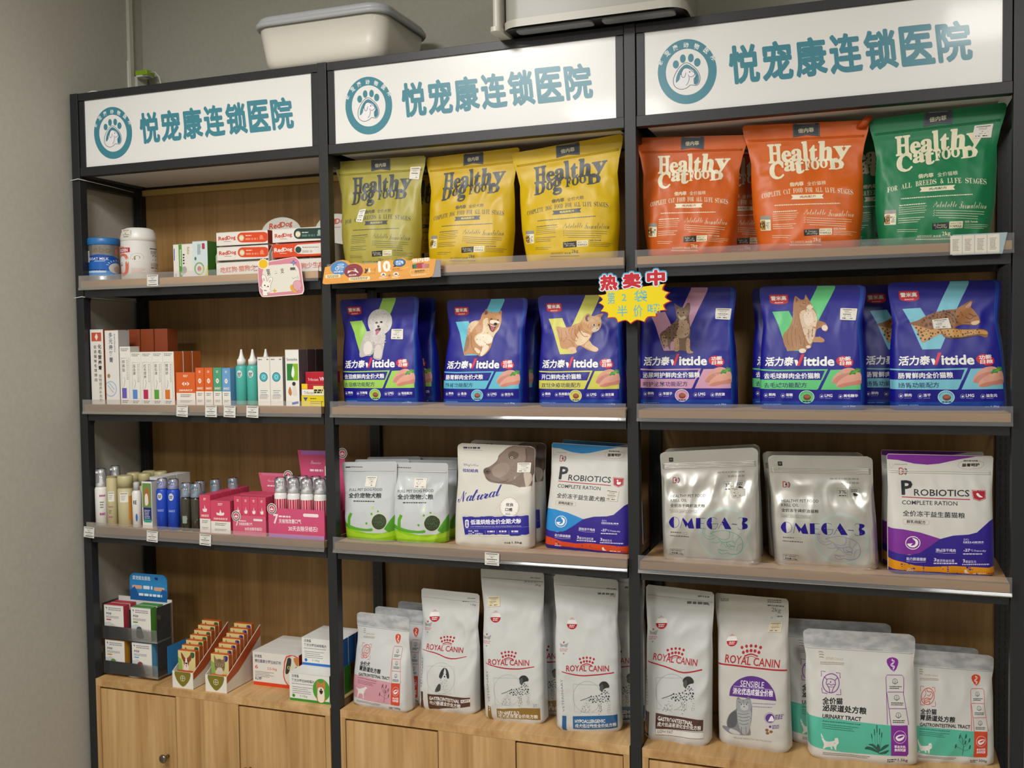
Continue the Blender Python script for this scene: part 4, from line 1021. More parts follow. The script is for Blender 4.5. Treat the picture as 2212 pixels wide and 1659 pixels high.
for src, dx, dy, l in (('b1', .012, .092, 'blue dog food pouch second in line behind the one with the fluffy white dog'), ('b2', .008, .092, 'blue dog food pouch second in line behind the one with the running tan dog'),
                      ('b3', .004, .092, 'blue cat food pouch second in line behind the one with the ginger kitten'), ('b5', -.03, .095, 'blue cat food pouch second in line behind the one with the long-haired cat'), ('b6', -.075, .095, 'blue cat food pouch second in line behind the one with the leaping cat')):
    behind(VIT[src], dx, dy, l, G_B)
# ------------------------------------------------------------------ third shelf pouches
def dd_logo(a, x, y, s, red='#b02c3c', nv='#1e1c5a'):
    a.L(red, [(x, y), (x, y + 78 * s), (x + 30 * s, y + 78 * s), (x + 52 * s, y + 60 * s), (x + 56 * s, y + 38 * s), (x + 48 * s, y + 14 * s), (x + 28 * s, y), (x, y)], 11 * s)
    a.P(nv, [(x + 38 * s, y + 22 * s), (x + 50 * s, y + 38 * s), (x + 38 * s, y + 55 * s), (x + 30 * s, y + 38 * s)], 3)
    a.L(red, [(x + 66 * s, y + 4 * s), (x + 82 * s, y + 38 * s), (x + 62 * s, y + 76 * s)], 8 * s, 4); a.L(nv, [(x + 80 * s, y + 4 * s), (x + 98 * s, y + 38 * s), (x + 76 * s, y + 82 * s)], 10 * s, 4)
def probiotics(c, zh, pill, bird, low):
    a = Art((55, 112), (1355, 138), (1415, 1603), (108, 1580))
    T, N = c, '#30208a'
    a.P(T, [(40, 90), (1380, 120), (1380, 140), (1150, 145), (950, 180), (700, 235), (560, 248), (400, 235), (200, 190), (40, 178)], 0)
    a.P(T, [(90, 1015), (250, 1025), (450, 1060), (600, 1105), (710, 1140), (560, 1240), (420, 1330), (250, 1330), (90, 1300)])
    a.P(N, [(90, 1295), (200, 1320), (330, 1335), (450, 1310), (560, 1240), (700, 1140), (860, 1098), (1050, 1085), (1150, 1060), (1230, 990), (1300, 930), (1360, 902), (1440, 900), (1440, 1610), (90, 1600)])
    a.P(low, [(90, 1392), (250, 1420), (400, 1462), (600, 1480), (850, 1465), (1100, 1478), (1300, 1490), (1430, 1468), (1440, 1570), (1380, 1585), (1100, 1570), (700, 1545), (400, 1530), (90, 1510)])
    a.O('#f2f0f4', 368, 1187, 86, 9, 76, 40); a.P('#f2f0f4', [(360, 1125), (420, 1150), (430, 1200), (390, 1240), (330, 1235), (300, 1200), (330, 1195), (375, 1190), (385, 1160)], 4); a.P(T, [(372, 1150), (398, 1170), (395, 1205), (360, 1222), (345, 1215), (370, 1190)], 4)
    a.R('#cfcbc4', 60, 290, 1330, 293, dy=25); a.R('#c4c0ba', 60, 316, 1335, 319, dy=10)
    a.G('#a09c96', 150, 240, 310, 8, 1, seed=3); a.L('#c0bcb6', [(95, 225), (90, 260), (110, 285), (135, 270), (125, 240)], 5, 3); dd_logo(a, 210, 290, 1.0)
    a.L('#c9a79a', [(940, 250), (960, 215), (1090, 200), (1230, 215), (1245, 255), (1190, 290), (1040, 300), (950, 280)], 5, 3, True); a.G('#55514c', 1000, 192, 1170, 14, 1, seed=8); a.T_('#2c2822', '肠胃呵护', 985, 275, 1195, 268, 42, .035)
    a.T_('#23222e', 'P', 232, 616, 375, 612, 176, .03); a.T_('#23222e', 'ROBIOTICS', 388, 625, 1072, 634, 80, .012)
    a.L('#b22b3c', [(234, 638), (600, 655), (1078, 668)], 11); a.T_('#23222e', 'COMPLETE RATION', 236, 728, 920, 742, 50, .006)
    a.T_('#23222e', zh, 245, 868, 1005, 895, 70, .012)
    a.L('#c8b09a', [(275, 905), (540, 915), (562, 940), (540, 968), (275, 962), (252, 935)], 4, 3, True); a.T_('#33302c', pill, 292, 952, 524, 962, 40, .012)
    a.P('#b02434', [(1102, 553), (1276, 560), (1270, 660), (1195, 690), (1115, 662)]); a.L('#e8e2e0', [(1110, 562), (1268, 568), (1262, 655), (1195, 682), (1122, 656), (1110, 562)], 4)
    if bird: a.P('#f2eeec', [(1158, 600), (1172, 590), (1190, 600), (1200, 615), (1236, 640), (1200, 642), (1180, 632), (1165, 618)], 3)
    else: a.P('#f2eeec', [(1160, 598), (1178, 585), (1188, 600), (1184, 620), (1215, 615), (1232, 625), (1215, 650), (1180, 650), (1165, 632), (1175, 610)], 3)
    W = '#d8d4ea'
    a.T_(W, '助力肠道健康', 290, 1400, 532, 1406, 40, .022); a.L(W, [(290, 1412), (410, 1424), (532, 1418)], 3); a.T_(W, '添加冻干鸡肉', 648, 1292, 890, 1298, 40, .022); a.L(W, [(648, 1298), (760, 1312), (892, 1310)], 3)
    a.T_(W, 'DT2' if bird else 'D71', 988, 1158, 1048, 1160, 24); a.G(W, 982, 1168, 1228, 16, 1, seed=4); a.L(W, [(982, 1192), (1228, 1196)], 2)
    a.T_(W, '-37', 985, 1292, 1066, 1292, 36, .035); a.T_(W, '℃ Freeze-dry', 1070, 1296, 1258, 1300, 32, .01); a.G(W, 982, 1312, 1215, 14, 1, seed=5)
    a.T_(W, '3', 630, 1412, 660, 1412, 42, .035); a.T_(W, '重活性益生菌', 664, 1418, 876, 1420, 34, .01); a.G(W, 628, 1428, 920, 15, 1, seed=6); a.T_(W, '3', 978, 1424, 1008, 1424, 42, .035); a.T_(W, '重益生元', 1012, 1428, 1145, 1430, 32, .01); a.G(W, 975, 1440, 1310, 14, 1, seed=7)
    a.T_('#eadcc8', 'GUT', 305, 1510, 360, 1512, 20); a.G('#eadcc8', 300, 1520, 400, 10, 1); a.P('#f0e6da', [(1010, 1545), (1005, 1520), (1025, 1512), (1045, 1540), (1070, 1556), (1020, 1558)], 3); a.G('#eadcc8', 1115, 1552, 1270, 14, 1, seed=8)
    return a
def natural():
    a = board('c3', 970, 940, 6.505)
    K = '#7a675c'
    H = [(690, 330), (700, 290), (760, 235), (840, 175), (950, 148), (1080, 150), (1215, 185), (1235, 400), (1180, 560), (1165, 720), (1100, 770), (1010, 740), (900, 700), (800, 690), (700, 682), (600, 665), (535, 625), (500, 560), (485, 510), (505, 470), (580, 440), (660, 380)]
    a.P(K, H, 3); a.P('#8a776b', [(700, 330), (760, 250), (850, 185), (980, 160), (1080, 190), (1090, 330), (1060, 480), (960, 600), (850, 660), (720, 620), (620, 560), (600, 470), (680, 400)], 3)
    a.P('#9a877a', [(620, 470), (720, 400), (820, 400), (860, 470), (800, 560), (700, 600), (620, 560)], 3); a.P('#66544b', [(840, 260), (900, 225), (980, 260), (960, 330), (890, 340), (840, 310)], 3); a.P('#6a5950', [(1085, 190), (1215, 190), (1230, 400), (1160, 600), (1100, 480), (1080, 320)], 3)
    a.L('#4f4038', [(1085, 195), (1095, 300), (1070, 400), (1040, 480)], 9, 4); a.P('#5a4940', [(485, 510), (510, 470), (570, 470), (590, 520), (560, 555), (510, 545)], 3); a.E('#2c2320', 545, 515, 22, 14)
    a.L('#4d3e38', [(520, 600), (600, 640), (700, 665), (790, 655), (850, 625)], 7, 4); a.E('#41342e', 882, 318, 34, 27); a.E('#a9a08a', 884, 320, 24, 21); a.E('#1c1614', 886, 320, 9, 10)
    a.P('#c0b2a2', [(1060, 520), (1150, 540), (1170, 640), (1100, 740), (1070, 650)], 3); a.P('#d8d0c6', [(1000, 740), (1100, 730), (1160, 720), (1150, 800), (1080, 790)], 3); a.P('#a89484', [(920, 600), (950, 570), (945, 610), (925, 622)], 2)
    N = '#27228e'
    a.G('#3a3a55', 198, 165, 440, 24, 1, dy=4, seed=2); a.L('#3a3a55', [(198, 208), (475, 212)], 3); a.T_(N, script('Dlafettee'), 190, 445, 412, 458, 48, -.01); a.T_(N, '拉妃经典', 182, 520, 412, 530, 48, .022)
    X = [('N', 130, 250, 948, 790), ('a', 255, 340, 930, 855), ('t', 330, 420, 925, 775), ('u', 405, 500, 912, 840), ('r', 495, 580, 895, 820), ('a', 575, 670, 880, 800), ('l', 670, 755, 862, 705)]
    for c, x0, x1, yb, yt in X: a.T_(N, script(c), x0, yb, x1, yb - 10, yb - yt, .0, .12)
    a.E('#efece6', 865, 1012, 132, 138, 36); a.O('#c09874', 865, 1012, 130, 5, 136, 44); a.T_('#2a2824', '优良', 818, 1000, 920, 1002, 48, .03); a.T_('#2a2824', '口感', 808, 1066, 908, 1070, 48, .03); a.T_('#2a2824', 'JG2', 808, 1122, 876, 1124, 32, .01)
    for k, ch in enumerate('GOOD TASTE GOOD TASTE'):
        t = math.radians(155 + k * 12.2)
        if ch != ' ':
            cx, cy = 865 + 108 * math.cos(t), 1012 + 114 * math.sin(t); dx, dy = -math.sin(t) * 6, math.cos(t) * 6
            a.T_('#b0a898', ch, cx - dx, cy - dy, cx + dx, cy + dy, 17)
    rnd = random.Random(4)
    top = [(205 + i * 30.5, 1148 - i * .6 + rnd.uniform(-7, 7)) for i in range(31)]; bot = [(1120 - i * 29.5, 1395 + rnd.uniform(-6, 6) + (18 if 3 < i < 9 else 0)) for i in range(31)]
    a.P('#2a2590', top + bot); a.L('#bdb8ae', [(205, 1120), (400, 1140), (800, 1120), (1118, 1112)], 4, 4); a.L('#bdb8ae', [(235, 1410), (600, 1420), (1118, 1408)], 3, 4)
    a.R('#e8e6f0', 243, 1182, 298, 1300, 26); a.T_('#2a2590', '经', 252, 1238, 290, 1238, 38, .022); a.T_('#2a2590', '典', 252, 1286, 290, 1286, 38, .022)
    a.T_('#eeeef6', '低温烘焙全价全期犬粮', 320, 1256, 1028, 1240, 72, .03); a.T_('#c4c2e0', 'LOW TEMPERATURE BAKING FULL PRICE WHOLE PERIOD DOG FOOD', 322, 1292, 1028, 1284, 18); a.L('#9a98d0', [(235, 1312), (1120, 1286)], 3)
    for x, t in ((285, '鸡肉'), (372, '鸭肉')): a.T_('#e0deee', t, x, 1358, x + 56, 1358, 27, .012)
    a.T_('#e0deee', '牛肉', 285, 1398, 338, 1398, 27, .012); a.T_('#e0deee', '水解蛋白', 376, 1398, 490, 1396, 27, .012); a.T_('#eeeef6', '+', 345, 1378, 368, 1376, 24, .05)
    for x in (528, 690, 855): a.L('#a8a6d8', [(x, 1335), (x + 3, 1392)], 3)
    for x in (560, 722, 890): a.G('#e0deee', x, 1338, x + 100, 22, 1, seed=x); a.L('#a8a6d8', [(x, 1372), (x + 96, 1371)], 3)
    a.T_('#6a6862', '净含量', 782, 1528, 872, 1528, 30, .012); a.T_('#3a3834', '1.5kg', 890, 1532, 1030, 1530, 38, .022)
    return a
def fullpet(key, xo=0):
    a = Art((418, 318), (842, 322), (836, 900), (440, 885))
    a.P('#8bbf10', [(400, 790), (520, 800), (640, 830), (760, 830), (850, 790), (850, 960), (400, 960)]); a.P('#4d9a22', [(770, 800), (830, 700), (860, 650), (860, 800), (800, 825)], 0)
    a.P('#57a01e', [(430, 740), (480, 765), (560, 790), (640, 800), (680, 795), (680, 815), (600, 815), (500, 800), (430, 770)], 3); a.P('#a4cf2c', [(430, 790), (560, 830), (700, 845), (850, 815), (850, 850), (700, 870), (430, 850)], 0)
    a.P('#57a01e', [(485, 780), (488, 720), (498, 700), (505, 683), (514, 690), (524, 688), (520, 708), (510, 730), (508, 780)], 2)
    a.E('#57a01e', 675, 692, 8, 8); a.E('#57a01e', 722, 674, 7, 7); a.E('#57a01e', 638, 760, 8, 8); a.E('#b8cf4a', 680, 648, 8, 8)
    a.E('#c9cca0', 732, 748, 58, 60, 32); a.E('#2e3a26', 732, 748, 53, 55, 32)
    a.spots('#4e5a40', [(732 + 46 * math.cos(i), 748 + 48 * math.sin(i)) for i in np.arange(0, 6.2, .5)], 60, 3, 5, 9); a.spots('#3f7a2c', [(738 + 32 * math.cos(i), 750 + 34 * math.sin(i)) for i in np.arange(0, 6.2, .5)], 16, 2, 4, 10)
    a.T_(INK, 'FULL PET DOG FOOD', 484, 532, 742, 530, 19, .006); a.T_(INK, '全价宠物犬粮', 480, 580, 742, 582, 37, .028); a.G('#33322f', 525, 598, 690, 8, 1, dy=2)
    a.R('#2a2a2a', 446, 353, 486, 361); a.G('#55534f', 490, 352, 580, 6, 1, dy=3); a.R('#c6c8c4', 424, 372, 836, 376, dy=2)
    return a
def krill(key, x0, y0, sc, c, zh, form, off=(0, 0)):
    a = Art((28, 95), (1330, 42 + 60), (1365, 1615), (48, 1535))
    for r, k in ((345, '#c4cfca'), (330, '#bccdc8')) if c != '#7a5fb0' else ((345, '#ccc6ce'), (330, '#c6bece')): a.E(k, 905, 1190, r, r * .98, 44)
    a.E('#c2c3be', 905, 1190, 312, 305, 44)
    D = '#6e6c66'
    a.R('#3c3a36', 150, 180, 208, 237, 6); a.T_('#b9b7b0', 'YY', 162, 222, 196, 222, 26, .012); a.G(D, 148, 262, 270, 8, 1)
    dd_logo(a, 200, 448, .92)
    a.T_('#33312d', 'HEALTHY PET FOOD', 174, 712, 648, 716, 38, .0); a.T_('#33312d', 'KRILL OIL', 172, 766, 395, 768, 38, .0); a.T_('#33312d', zh, 170, 838, 642, 852, 46, .012)
    a.L(D, [(165, 868), (550, 885), (548, 920), (165, 905), (165, 868)], 2.5); a.T_(D, form, 178, 902, 540, 914, 24, -.008)
    N = '#2b1f8e'
    # display lettering: heavy left halves with hairline outlines
    def half(pts, line): a.P(N, pts, 0); [a.L(N, l, 4.5, 4 if len(l) > 2 else 0) for l in line]
    half(smooth([(225, 965), (225, 1035), (228, 1108), (185, 1088), (158, 1035), (185, 985)], 3), [[(225, 965), (280, 985), (300, 1040), (278, 1090), (228, 1108)]])
    half([(352, 975), (418, 1050), (470, 978), (505, 1118), (432, 1116), (408, 1070), (392, 1105), (342, 995)], [[(352, 975), (318, 1110)]])
    half([(527, 982), (588, 982), (588, 1120), (527, 1120)], [[(588, 984), (655, 990)], [(588, 1052), (635, 1056)], [(588, 1118), (650, 1125)]])
    half(smooth([(735, 980), (737, 1050), (740, 1130), (695, 1110), (668, 1055), (690, 1000)], 3), [[(735, 980), (775, 985), (802, 1005)], [(740, 1130), (780, 1128), (805, 1100), (812, 1064)], [(745, 1062), (822, 1064)]])
    half([(905, 982), (995, 1136), (912, 1134), (868, 1045)], [[(905, 982), (822, 1130)], [(858, 1078), (940, 1082)]])
    a.L(N, [(1000, 1070), (1068, 1078)], 9)
    half(smooth([(1140, 990), (1195, 1000), (1200, 1030), (1165, 1058), (1200, 1082), (1200, 1125), (1140, 1140), (1138, 1100), (1130, 1060), (1140, 1025)], 3), [[(1140, 990), (1100, 990), (1085, 1008)], [(1140, 1140), (1095, 1138), (1078, 1115)]])
    S = c
    for p, w in (([(640, 1100), (618, 1160), (650, 1230), (720, 1262), (790, 1240)], 5), ([(660, 1110), (640, 1170), (690, 1225), (770, 1215)], 4), ([(720, 1185), (790, 1165), (880, 1150), (950, 1160), (972, 1180), (960, 1250), (900, 1270), (830, 1250), (770, 1210), (720, 1185)], 5), ([(960, 1170), (1040, 1190), (1110, 1240), (1140, 1310), (1130, 1400), (1080, 1450), (1000, 1460), (940, 1440)], 6),
                 ([(940, 1440), (880, 1455), (840, 1440), (825, 1395), (880, 1405), (950, 1410)], 5), ([(1020, 1190), (1010, 1270), (1040, 1300)], 4), ([(1100, 1240), (1050, 1300), (1035, 1390)], 4), ([(1140, 1320), (1080, 1350), (1060, 1420)], 4), ([(820, 1260), (880, 1300), (940, 1300), (1000, 1290), (1035, 1320)], 6),
                 ([(850, 1280), (810, 1310), (740, 1300)], 4), ([(880, 1290), (850, 1350)], 4), ([(930, 1300), (950, 1360), (1030, 1350)], 6), ([(960, 1330), (1040, 1370)], 6), ([(720, 1185), (735, 1160), (770, 1170)], 4), ([(830, 1395), (900, 1430)], 4), ([(840, 1300), (900, 1330), (930, 1370)], 4), ([(950, 1380), (1030, 1400)], 4)): a.L(S, p, w, 5)
    a.G(D, 182, 1158, 330, 13, 1, dy=6, seed=3); a.L(D, [(350, 1165), (415, 1172), (413, 1196), (350, 1190), (350, 1165)], 2); a.G(D, 178, 1202, 430, 13, 1, dy=18, seed=4)
    a.L('#4a4844', [(175, 1384), (370, 1398), (367, 1470), (172, 1455), (175, 1384)], 3); a.T_('#4a4844', 'NET WEIGHT', 190, 1412, 335, 1424, 16, .0); a.T_('#4a4844', '净含量 1.5kg', 190, 1450, 345, 1464, 24, .012)
    a.L(D, [(890, 528), (1015, 530), (1015, 645), (888, 640), (890, 528)], 2.5); a.L(D, [(1050, 528), (1172, 528), (1168, 640), (1048, 640), (1050, 528)], 2.5); a.T_('#45433e', '3%', 902, 600, 1002, 598, 48, .0); a.G('#55534e', 905, 618, 998, 14, 1)
    a.G('#66645e', 1062, 545, 1145, 12, 2, 20); a.P('#3a3834', [(1085, 600), (1100, 590), (1130, 605), (1150, 615), (1130, 632), (1095, 628)], 2)
    a.G('#a19f98', 800, 395, 1170, 22, 1, seed=6); a.G('#a19f98', 945, 448, 1165, 24, 1, seed=7)
    return a
CP = [(0, 0), (.4, .0), (.7, .01), (.85, .006), (1, 0)]
G_C = 'food pouches on the third shelves'
POU = {}
c = mk('c1', prof=[(0, .01), (.3, 0), (.6, .02), (.8, .01), (1, 0)], n=3.4, mm=2.1, wr=1.3, top=.87, topr=.006); FP = fullpet('c2')
POU['c1'] = c.build('dog_food_pouch', '#c2c6c8', 'satin', [FP], 'white and lime green dog food pouch half hidden by the rack post', 'pet food bag', G_C, zipc=((.885,), '#c2c6c8'), sticker=[st(FP, (610, 425), (697, 428), (688, 505), (602, 500))])
c = mk('c2', prof=[(0, .03), (.3, 0), (.6, .02), (.8, .01), (1, 0)], n=3.4, mm=2.1, wr=1.3, top=.87, topr=.006)
POU['c2'] = c.build('dog_food_pouch', '#c2c6c8', 'satin', [FP], 'white and lime green dog food pouch in front, fully visible beside the brown dog pouch', 'pet food bag', G_C, zipc=((.885,), '#c2c6c8'), sticker=[st(FP, (607, 430), (695, 432), (688, 505), (600, 500))])
for s, dx, dy, l in (('c1', .006, .068, 'white dog food pouch second in the row behind the post-side lime green pouch'), ('c1', .012, .135, 'white dog food pouch third in the row behind the post-side lime green pouch'), ('c2', -.002, .07, 'white dog food pouch second in the row behind the fully visible lime green pouch'), ('c2', -.004, .14, 'white dog food pouch third in the row behind the fully visible lime green pouch')): behind(POU[s], dx, dy, l, G_C)
NT = natural()
c = mk('c3', prof=CP, n=8, mm=3, wr=.8, top=.92, topr=.014)
POU['c3'] = c.build('dog_food_pouch', '#d3d0c6', 'matte', [NT], 'cream dog food pouch printed with a brown dog head and blue torn band', 'pet food bag', G_C, side='#b9bec2', sticker=[st(NT, (968, 392), (1158, 390), (1148, 528), (962, 530))])
behind(POU['c3'], .0, .098, 'cream dog food pouch behind the front one with the brown dog head', G_C)
PB = probiotics('#2688cc', '全价冻干益生菌犬粮', '鲜鸭肉配方', False, '#d2481c'); PP = probiotics('#7b2c94', '全价冻干益生菌猫粮', '鲜乳鸽配方', True, '#dd9212')
c = mk('c4', prof=CP, n=8, mm=3, wr=.7, top=.92, topr=.004)
POU['c4'] = c.build('dog_food_pouch', '#d2d0cb', 'matte', [PB], 'white, blue and orange probiotic dog food pouch partly behind the rack post', 'pet food bag', G_C, side='#2688cc', sticker=[st(PB, (1010, 720), (1210, 735), (1195, 880), (1000, 870), '#d9d5c8')], bottom='#30208a')
behind(POU['c4'], .004, .09, 'white and blue probiotic dog food pouch second in line behind the front one', G_C)
c = mk('c7', prof=CP, n=8, mm=3, wr=1.0, top=.92, topr=.004)
POU['c7'] = c.build('cat_food_pouch', '#d4d2cc', 'matte', [PP], 'white and purple probiotic cat food pouch with a yellow foot band, rightmost on its shelf', 'pet food bag', G_C, side='#7b2c94', zipc=((.845, .86), '#d4d2cc'), bottom='#4a2592')
behind(POU['c7'], -.012, .09, 'purple probiotic cat food pouch second in line behind the front one', G_C)
KD = krill('c5', 0, 0, 1, '#4fb09c', '全价冻干磷虾油犬粮', 'VENISON SEAWEED FORMULA'); KC = krill('c5', 0, 0, 1, '#9a84bc', '全价冻干磷虾油猫粮', 'RABBIT SEAWEED FORMULA')
for key, art, nm, lab in (('c5', KD, 'dog_food_pouch', 'silver krill oil dog food pouch with a teal shrimp drawing'), ('c6', KC, 'cat_food_pouch', 'silver krill oil cat food pouch with a lilac shrimp drawing')):
    c = mk(key, prof=CP, n=8, mm=3, wr=1.5, top=.86, topr=.013)
    POU[key] = c.build(nm, '#c9c7c1', 'foil', [art], lab, 'pet food bag', G_C, zipc=((.845, .858, .872, .885), '#c9c7c1'), sticker=[st(art, (975, 600), (1175, 625), (1175, 715), (1000, 740), '#c6c2b8')] if key == 'c5' else None)
    behind(POU[key], -.004 if key == 'c5' else -.022, .085, 'silver krill oil %s food pouch standing behind the one with the %s shrimp' % (('dog', 'teal') if key == 'c5' else ('cat', 'lilac')), G_C)

# ------------------------------------------------------------------ bags on the cabinets
RD = '#b01c2c'
def rc_brand(a, x0, y0, x1, y1, cx, cy, sc, full=False, lx=None):
    for i in range(5):
        t = (i - 2) / 2; a.E(RD, cx + t * 72 * sc, cy - 32 * sc + 14 * t * t * sc, 11 * sc, 12 * sc); 
        a.E(RD, cx + t * 60 * sc, cy + 4 * sc + 14 * t * t * sc, 11.5 * sc, 12.5 * sc)
    a.L(RD, [(cx - 52 * sc, cy + 46 * sc), (cx, cy + 30 * sc), (cx + 52 * sc, cy + 48 * sc)], 10 * sc, 4); a.L(RD, [(cx - 48 * sc, cy + 60 * sc), (cx, cy + 46 * sc), (cx + 46 * sc, cy + 62 * sc)], 4 * sc, 4)
    a.T_(RD, 'ROYAL CANIN', x0, y0, x1, y1, 62 * sc, .014); l = lx or (x0 - 32, y0 - 2, x1 + 52, y1 + 10)
    if full: a.L(RD, [(l[0], l[1]), (l[2], l[3])], 15)
    else: a.P(RD, smooth([(l[0], l[1]), ((l[0] * 2 + l[2]) / 3, l[1] + 42 * sc), ((l[0] + 2 * l[2]) / 3, l[3] + 18 * sc), (l[2], l[3] - 3)], 4, False) + smooth([(l[2], l[3] + 5), ((l[0] + 2 * l[2]) / 3, l[3] + 30 * sc), ((l[0] * 2 + l[2]) / 3, l[1] + 54 * sc), (l[0], l[1] + 6)], 4, False))
def rc_seal(a, x, y, s):
    a.E('#e8e6e4', x, y, 54 * s, 54 * s, 20, 180, 360); a.E(RD, x, y, 54 * s, 54 * s, 20, 0, 180); a.G('#ecdcdc', x - 28 * s, y + 10 * s, x + 28 * s, 9 * s, 2, 16 * s); a.G(RD, x - 26 * s, y - 50 * s, x + 26 * s, 5 * s, 1); a.G(RD, x - 12 * s, y - 62 * s, x + 12 * s, 5 * s, 1)
def setter(a, x, y, s):
    """sketched gun dog standing side-on; x, y is its front foot"""
    P = lambda q: [(x + u * s, y + v * s) for u, v in q]
    G1, D = '#8d8f90', '#2b2c2e'
    a.P('#c9cbca', P([(-10, -290), (30, -300), (60, -270), (55, -230), (75, -170), (82, -90), (70, -40), (85, -5), (45, -2), (40, -60), (20, -110), (-10, -110), (-20, -50), (-5, 15), (-40, 12), (-35, -60), (-55, -100), (-110, -95), (-110, -40), (-90, 0), (-125, 2), (-135, -80), (-170, -60), (-205, -10), (-190, 0), (-215, 2), (-215, -20), (-180, -90), (-150, -130), (-200, -115), (-205, -125), (-150, -145), (-110, -160), (-40, -180), (-20, -220), (-30, -250)]), 2)
    a.P(D, P([(-20, -240), (-30, -270), (-5, -298), (35, -298), (62, -268), (60, -245), (35, -240), (10, -225), (-5, -200)]), 3); a.P('#4c4e50', P([(-20, -265), (5, -270), (5, -225), (-12, -210), (-25, -230)]), 3)
    B = P([(-120, -155), (-20, -180), (20, -220), (60, -200), (70, -120), (20, -110), (-60, -105), (-130, -110)])
    a.spots(D, B, 34, 3 * s * 1.6, 7 * s * 1.6, 3); a.spots(G1, B, 40, 3 * s, 6 * s, 4); a.spots(D, P([(-40, -100), (-10, -110), (-5, 0), (-35, 10)]), 14, 3 * s, 5 * s, 5); a.spots(G1, P([(40, -110), (75, -110), (75, -10), (50, -10)]), 12, 3 * s, 5 * s, 6); a.spots(G1, P([(-150, -130), (-110, -100), (-120, -10), (-210, -20)]), 22, 3 * s, 6 * s, 7)
    a.L('#3a3b3d', P([(-205, -122), (-150, -140), (-110, -158)]), 5 * s)
def sit_pup(a, x, y, s):
    P = lambda q: [(x + u * s, y + v * s) for u, v in q]
    a.P('#cdcfce', P([(-25, -250), (10, -275), (45, -250), (50, -210), (35, -175), (50, -100), (60, -15), (80, -5), (30, 0), (20, -60), (0, -5), (-30, -2), (-60, -10), (-95, -25), (-70, -70), (-45, -120), (-30, -180)]), 3)
    a.P('#2c2d2f', P([(-20, -262), (10, -282), (2, -245), (-5, -200), (-25, -165), (-48, -185), (-40, -225)]), 3); a.P('#2c2d2f', P([(15, -280), (42, -262), (58, -220), (62, -175), (45, -168), (32, -200), (26, -245)]), 3)
    a.P('#3a3b3d', P([(-50, -110), (-30, -90), (-45, -30), (-95, -22), (-80, -70)]), 3); a.E('#1c1c1e', x + 14 * s, y - 188 * s, 9 * s, 8 * s); a.E('#1c1c1e', x + 3 * s, y - 215 * s, 4 * s, 5 * s); a.E('#1c1c1e', x + 27 * s, y - 212 * s, 4 * s, 5 * s)
    a.spots('#6e7072', P([(-30, -160), (40, -160), (50, -20), (-40, -20)]), 30, 2.5 * s, 5 * s, 3)
def rc(a, seal_xy, logo_xy, brand, vet, ring, dog, dogxy, bandc, band, en, zh, wt, wtxy, stripe, extra=None, sc=1):
    a.R('#c3c4c3', *band[4]) if len(band) > 4 else None
    a.G('#6a6b6c', wtxy[0], wtxy[1], wtxy[2], 9, 1, dy=4, seed=2); a.G('#5a5b5c', wtxy[0] - 60, wtxy[1] + 34, wtxy[2], 14, 1, dy=6, seed=3); a.T_('#55565a', wt, wtxy[2] - 58 * sc, wtxy[1] + 92 * sc, wtxy[2], wtxy[1] + 96 * sc, 28 * sc, .0)
    rc_seal(a, *seal_xy)
    x, y, s = logo_xy
    a.P('#9a9c9e', [(x - 42 * s, y - 18 * s), (x, y), (x + 48 * s, y - 24 * s), (x + 30 * s, y + 26 * s), (x, y + 12 * s), (x - 30 * s, y + 22 * s)]); a.P(RD, [(x - 10 * s, y - 34 * s), (x + 10 * s, y - 34 * s), (x, y - 10 * s)]); a.G('#c88a8c', x - 40 * s, y + 36 * s, x + 44 * s, 9 * s, 2, 17 * s); a.P('#8a8c8e', [(x - 10 * s, y + 78 * s), (x + 10 * s, y + 78 * s), (x - 2 * s, y + 96 * s)])
    rc_brand(a, *brand)
    a.T_('#7d8082', 'VETERINARY', *vet, 22 * sc, .0)
    cx, cy, r = ring; a.O('#a5a7a8', cx, cy, r, 2.6, r * 1.12, 40); a.L('#a5a7a8', [(cx - r, cy - r * .9), (cx + r * .9, cy - r * .85), (cx + r, cy + r * 1.1), (cx - r * .9, cy + r * 1.05), (cx - r, cy - r * .9)], 2.2)
    dog(a, *dogxy); a.P(bandc, list(band[:4]))
    a.T_('#e8e6e2', en[0], *en[1:], .03); a.T_('#e8e6e2', zh[0], *zh[1:], .018); a.P(bandc, stripe)
    return a
G_K = 'pet food bags on the oak cabinets'
RP = [(0, .0), (.05, .0), (.3, .0), (.55, .0), (.72, .03), (.85, .01), (.93, 0), (1, 0)]
KB = {}
u = board('k3', 1030, 1215, 4.608)
rc(u, (182, 548, 1), (102, 745, 1), (122, 1015, 528, 1026, 325, 918, .95, False, (92, 998, 580, 1032)), (138, 1385, 118, 1072), (318, 1265, 138), setter, (460, 1420, 1.0), '#8a6a22', ((203, 1450), (632, 1448), (634, 1570), (203, 1548)), ('URINARY S/O', 215, 1508, 425, 1516, 38), ('成犬泌尿道全价处方粮', 215, 1548, 610, 1556, 42), '2kg', (535, 150, 636), [(112, 1425), (146, 1428), (150, 1592), (110, 1590)])
u.L('#8c8c88', [(560, 1402), (620, 1410), (620, 1440), (560, 1446)], 2); u.T_('#7a7a76', 'S/O', 568, 1436, 606, 1434, 26)
b = mk('k3', prof=RP, n=7, mm=2.6, wr=2.0, top=.9, topr=.007)
KB['k3'] = b.build('dog_food_bag', '#cfd0cf', 'gloss', [u], 'tall glossy white dog food bag with an ochre band, behind no other bag', 'pet food bag', G_K, side='#7f93a0', zipc=((.93,), '#cfd0cf'), sticker=[st(u, (96, 345), (226, 345), (226, 440), (94, 448), '#e0d3b0')])
KB['k3']['label'] = 'tallest glossy white dog food bag, with an ochre label band'
h = Art((1628, 165), (2095, 205), (2130, 1320), (1640, 1300))
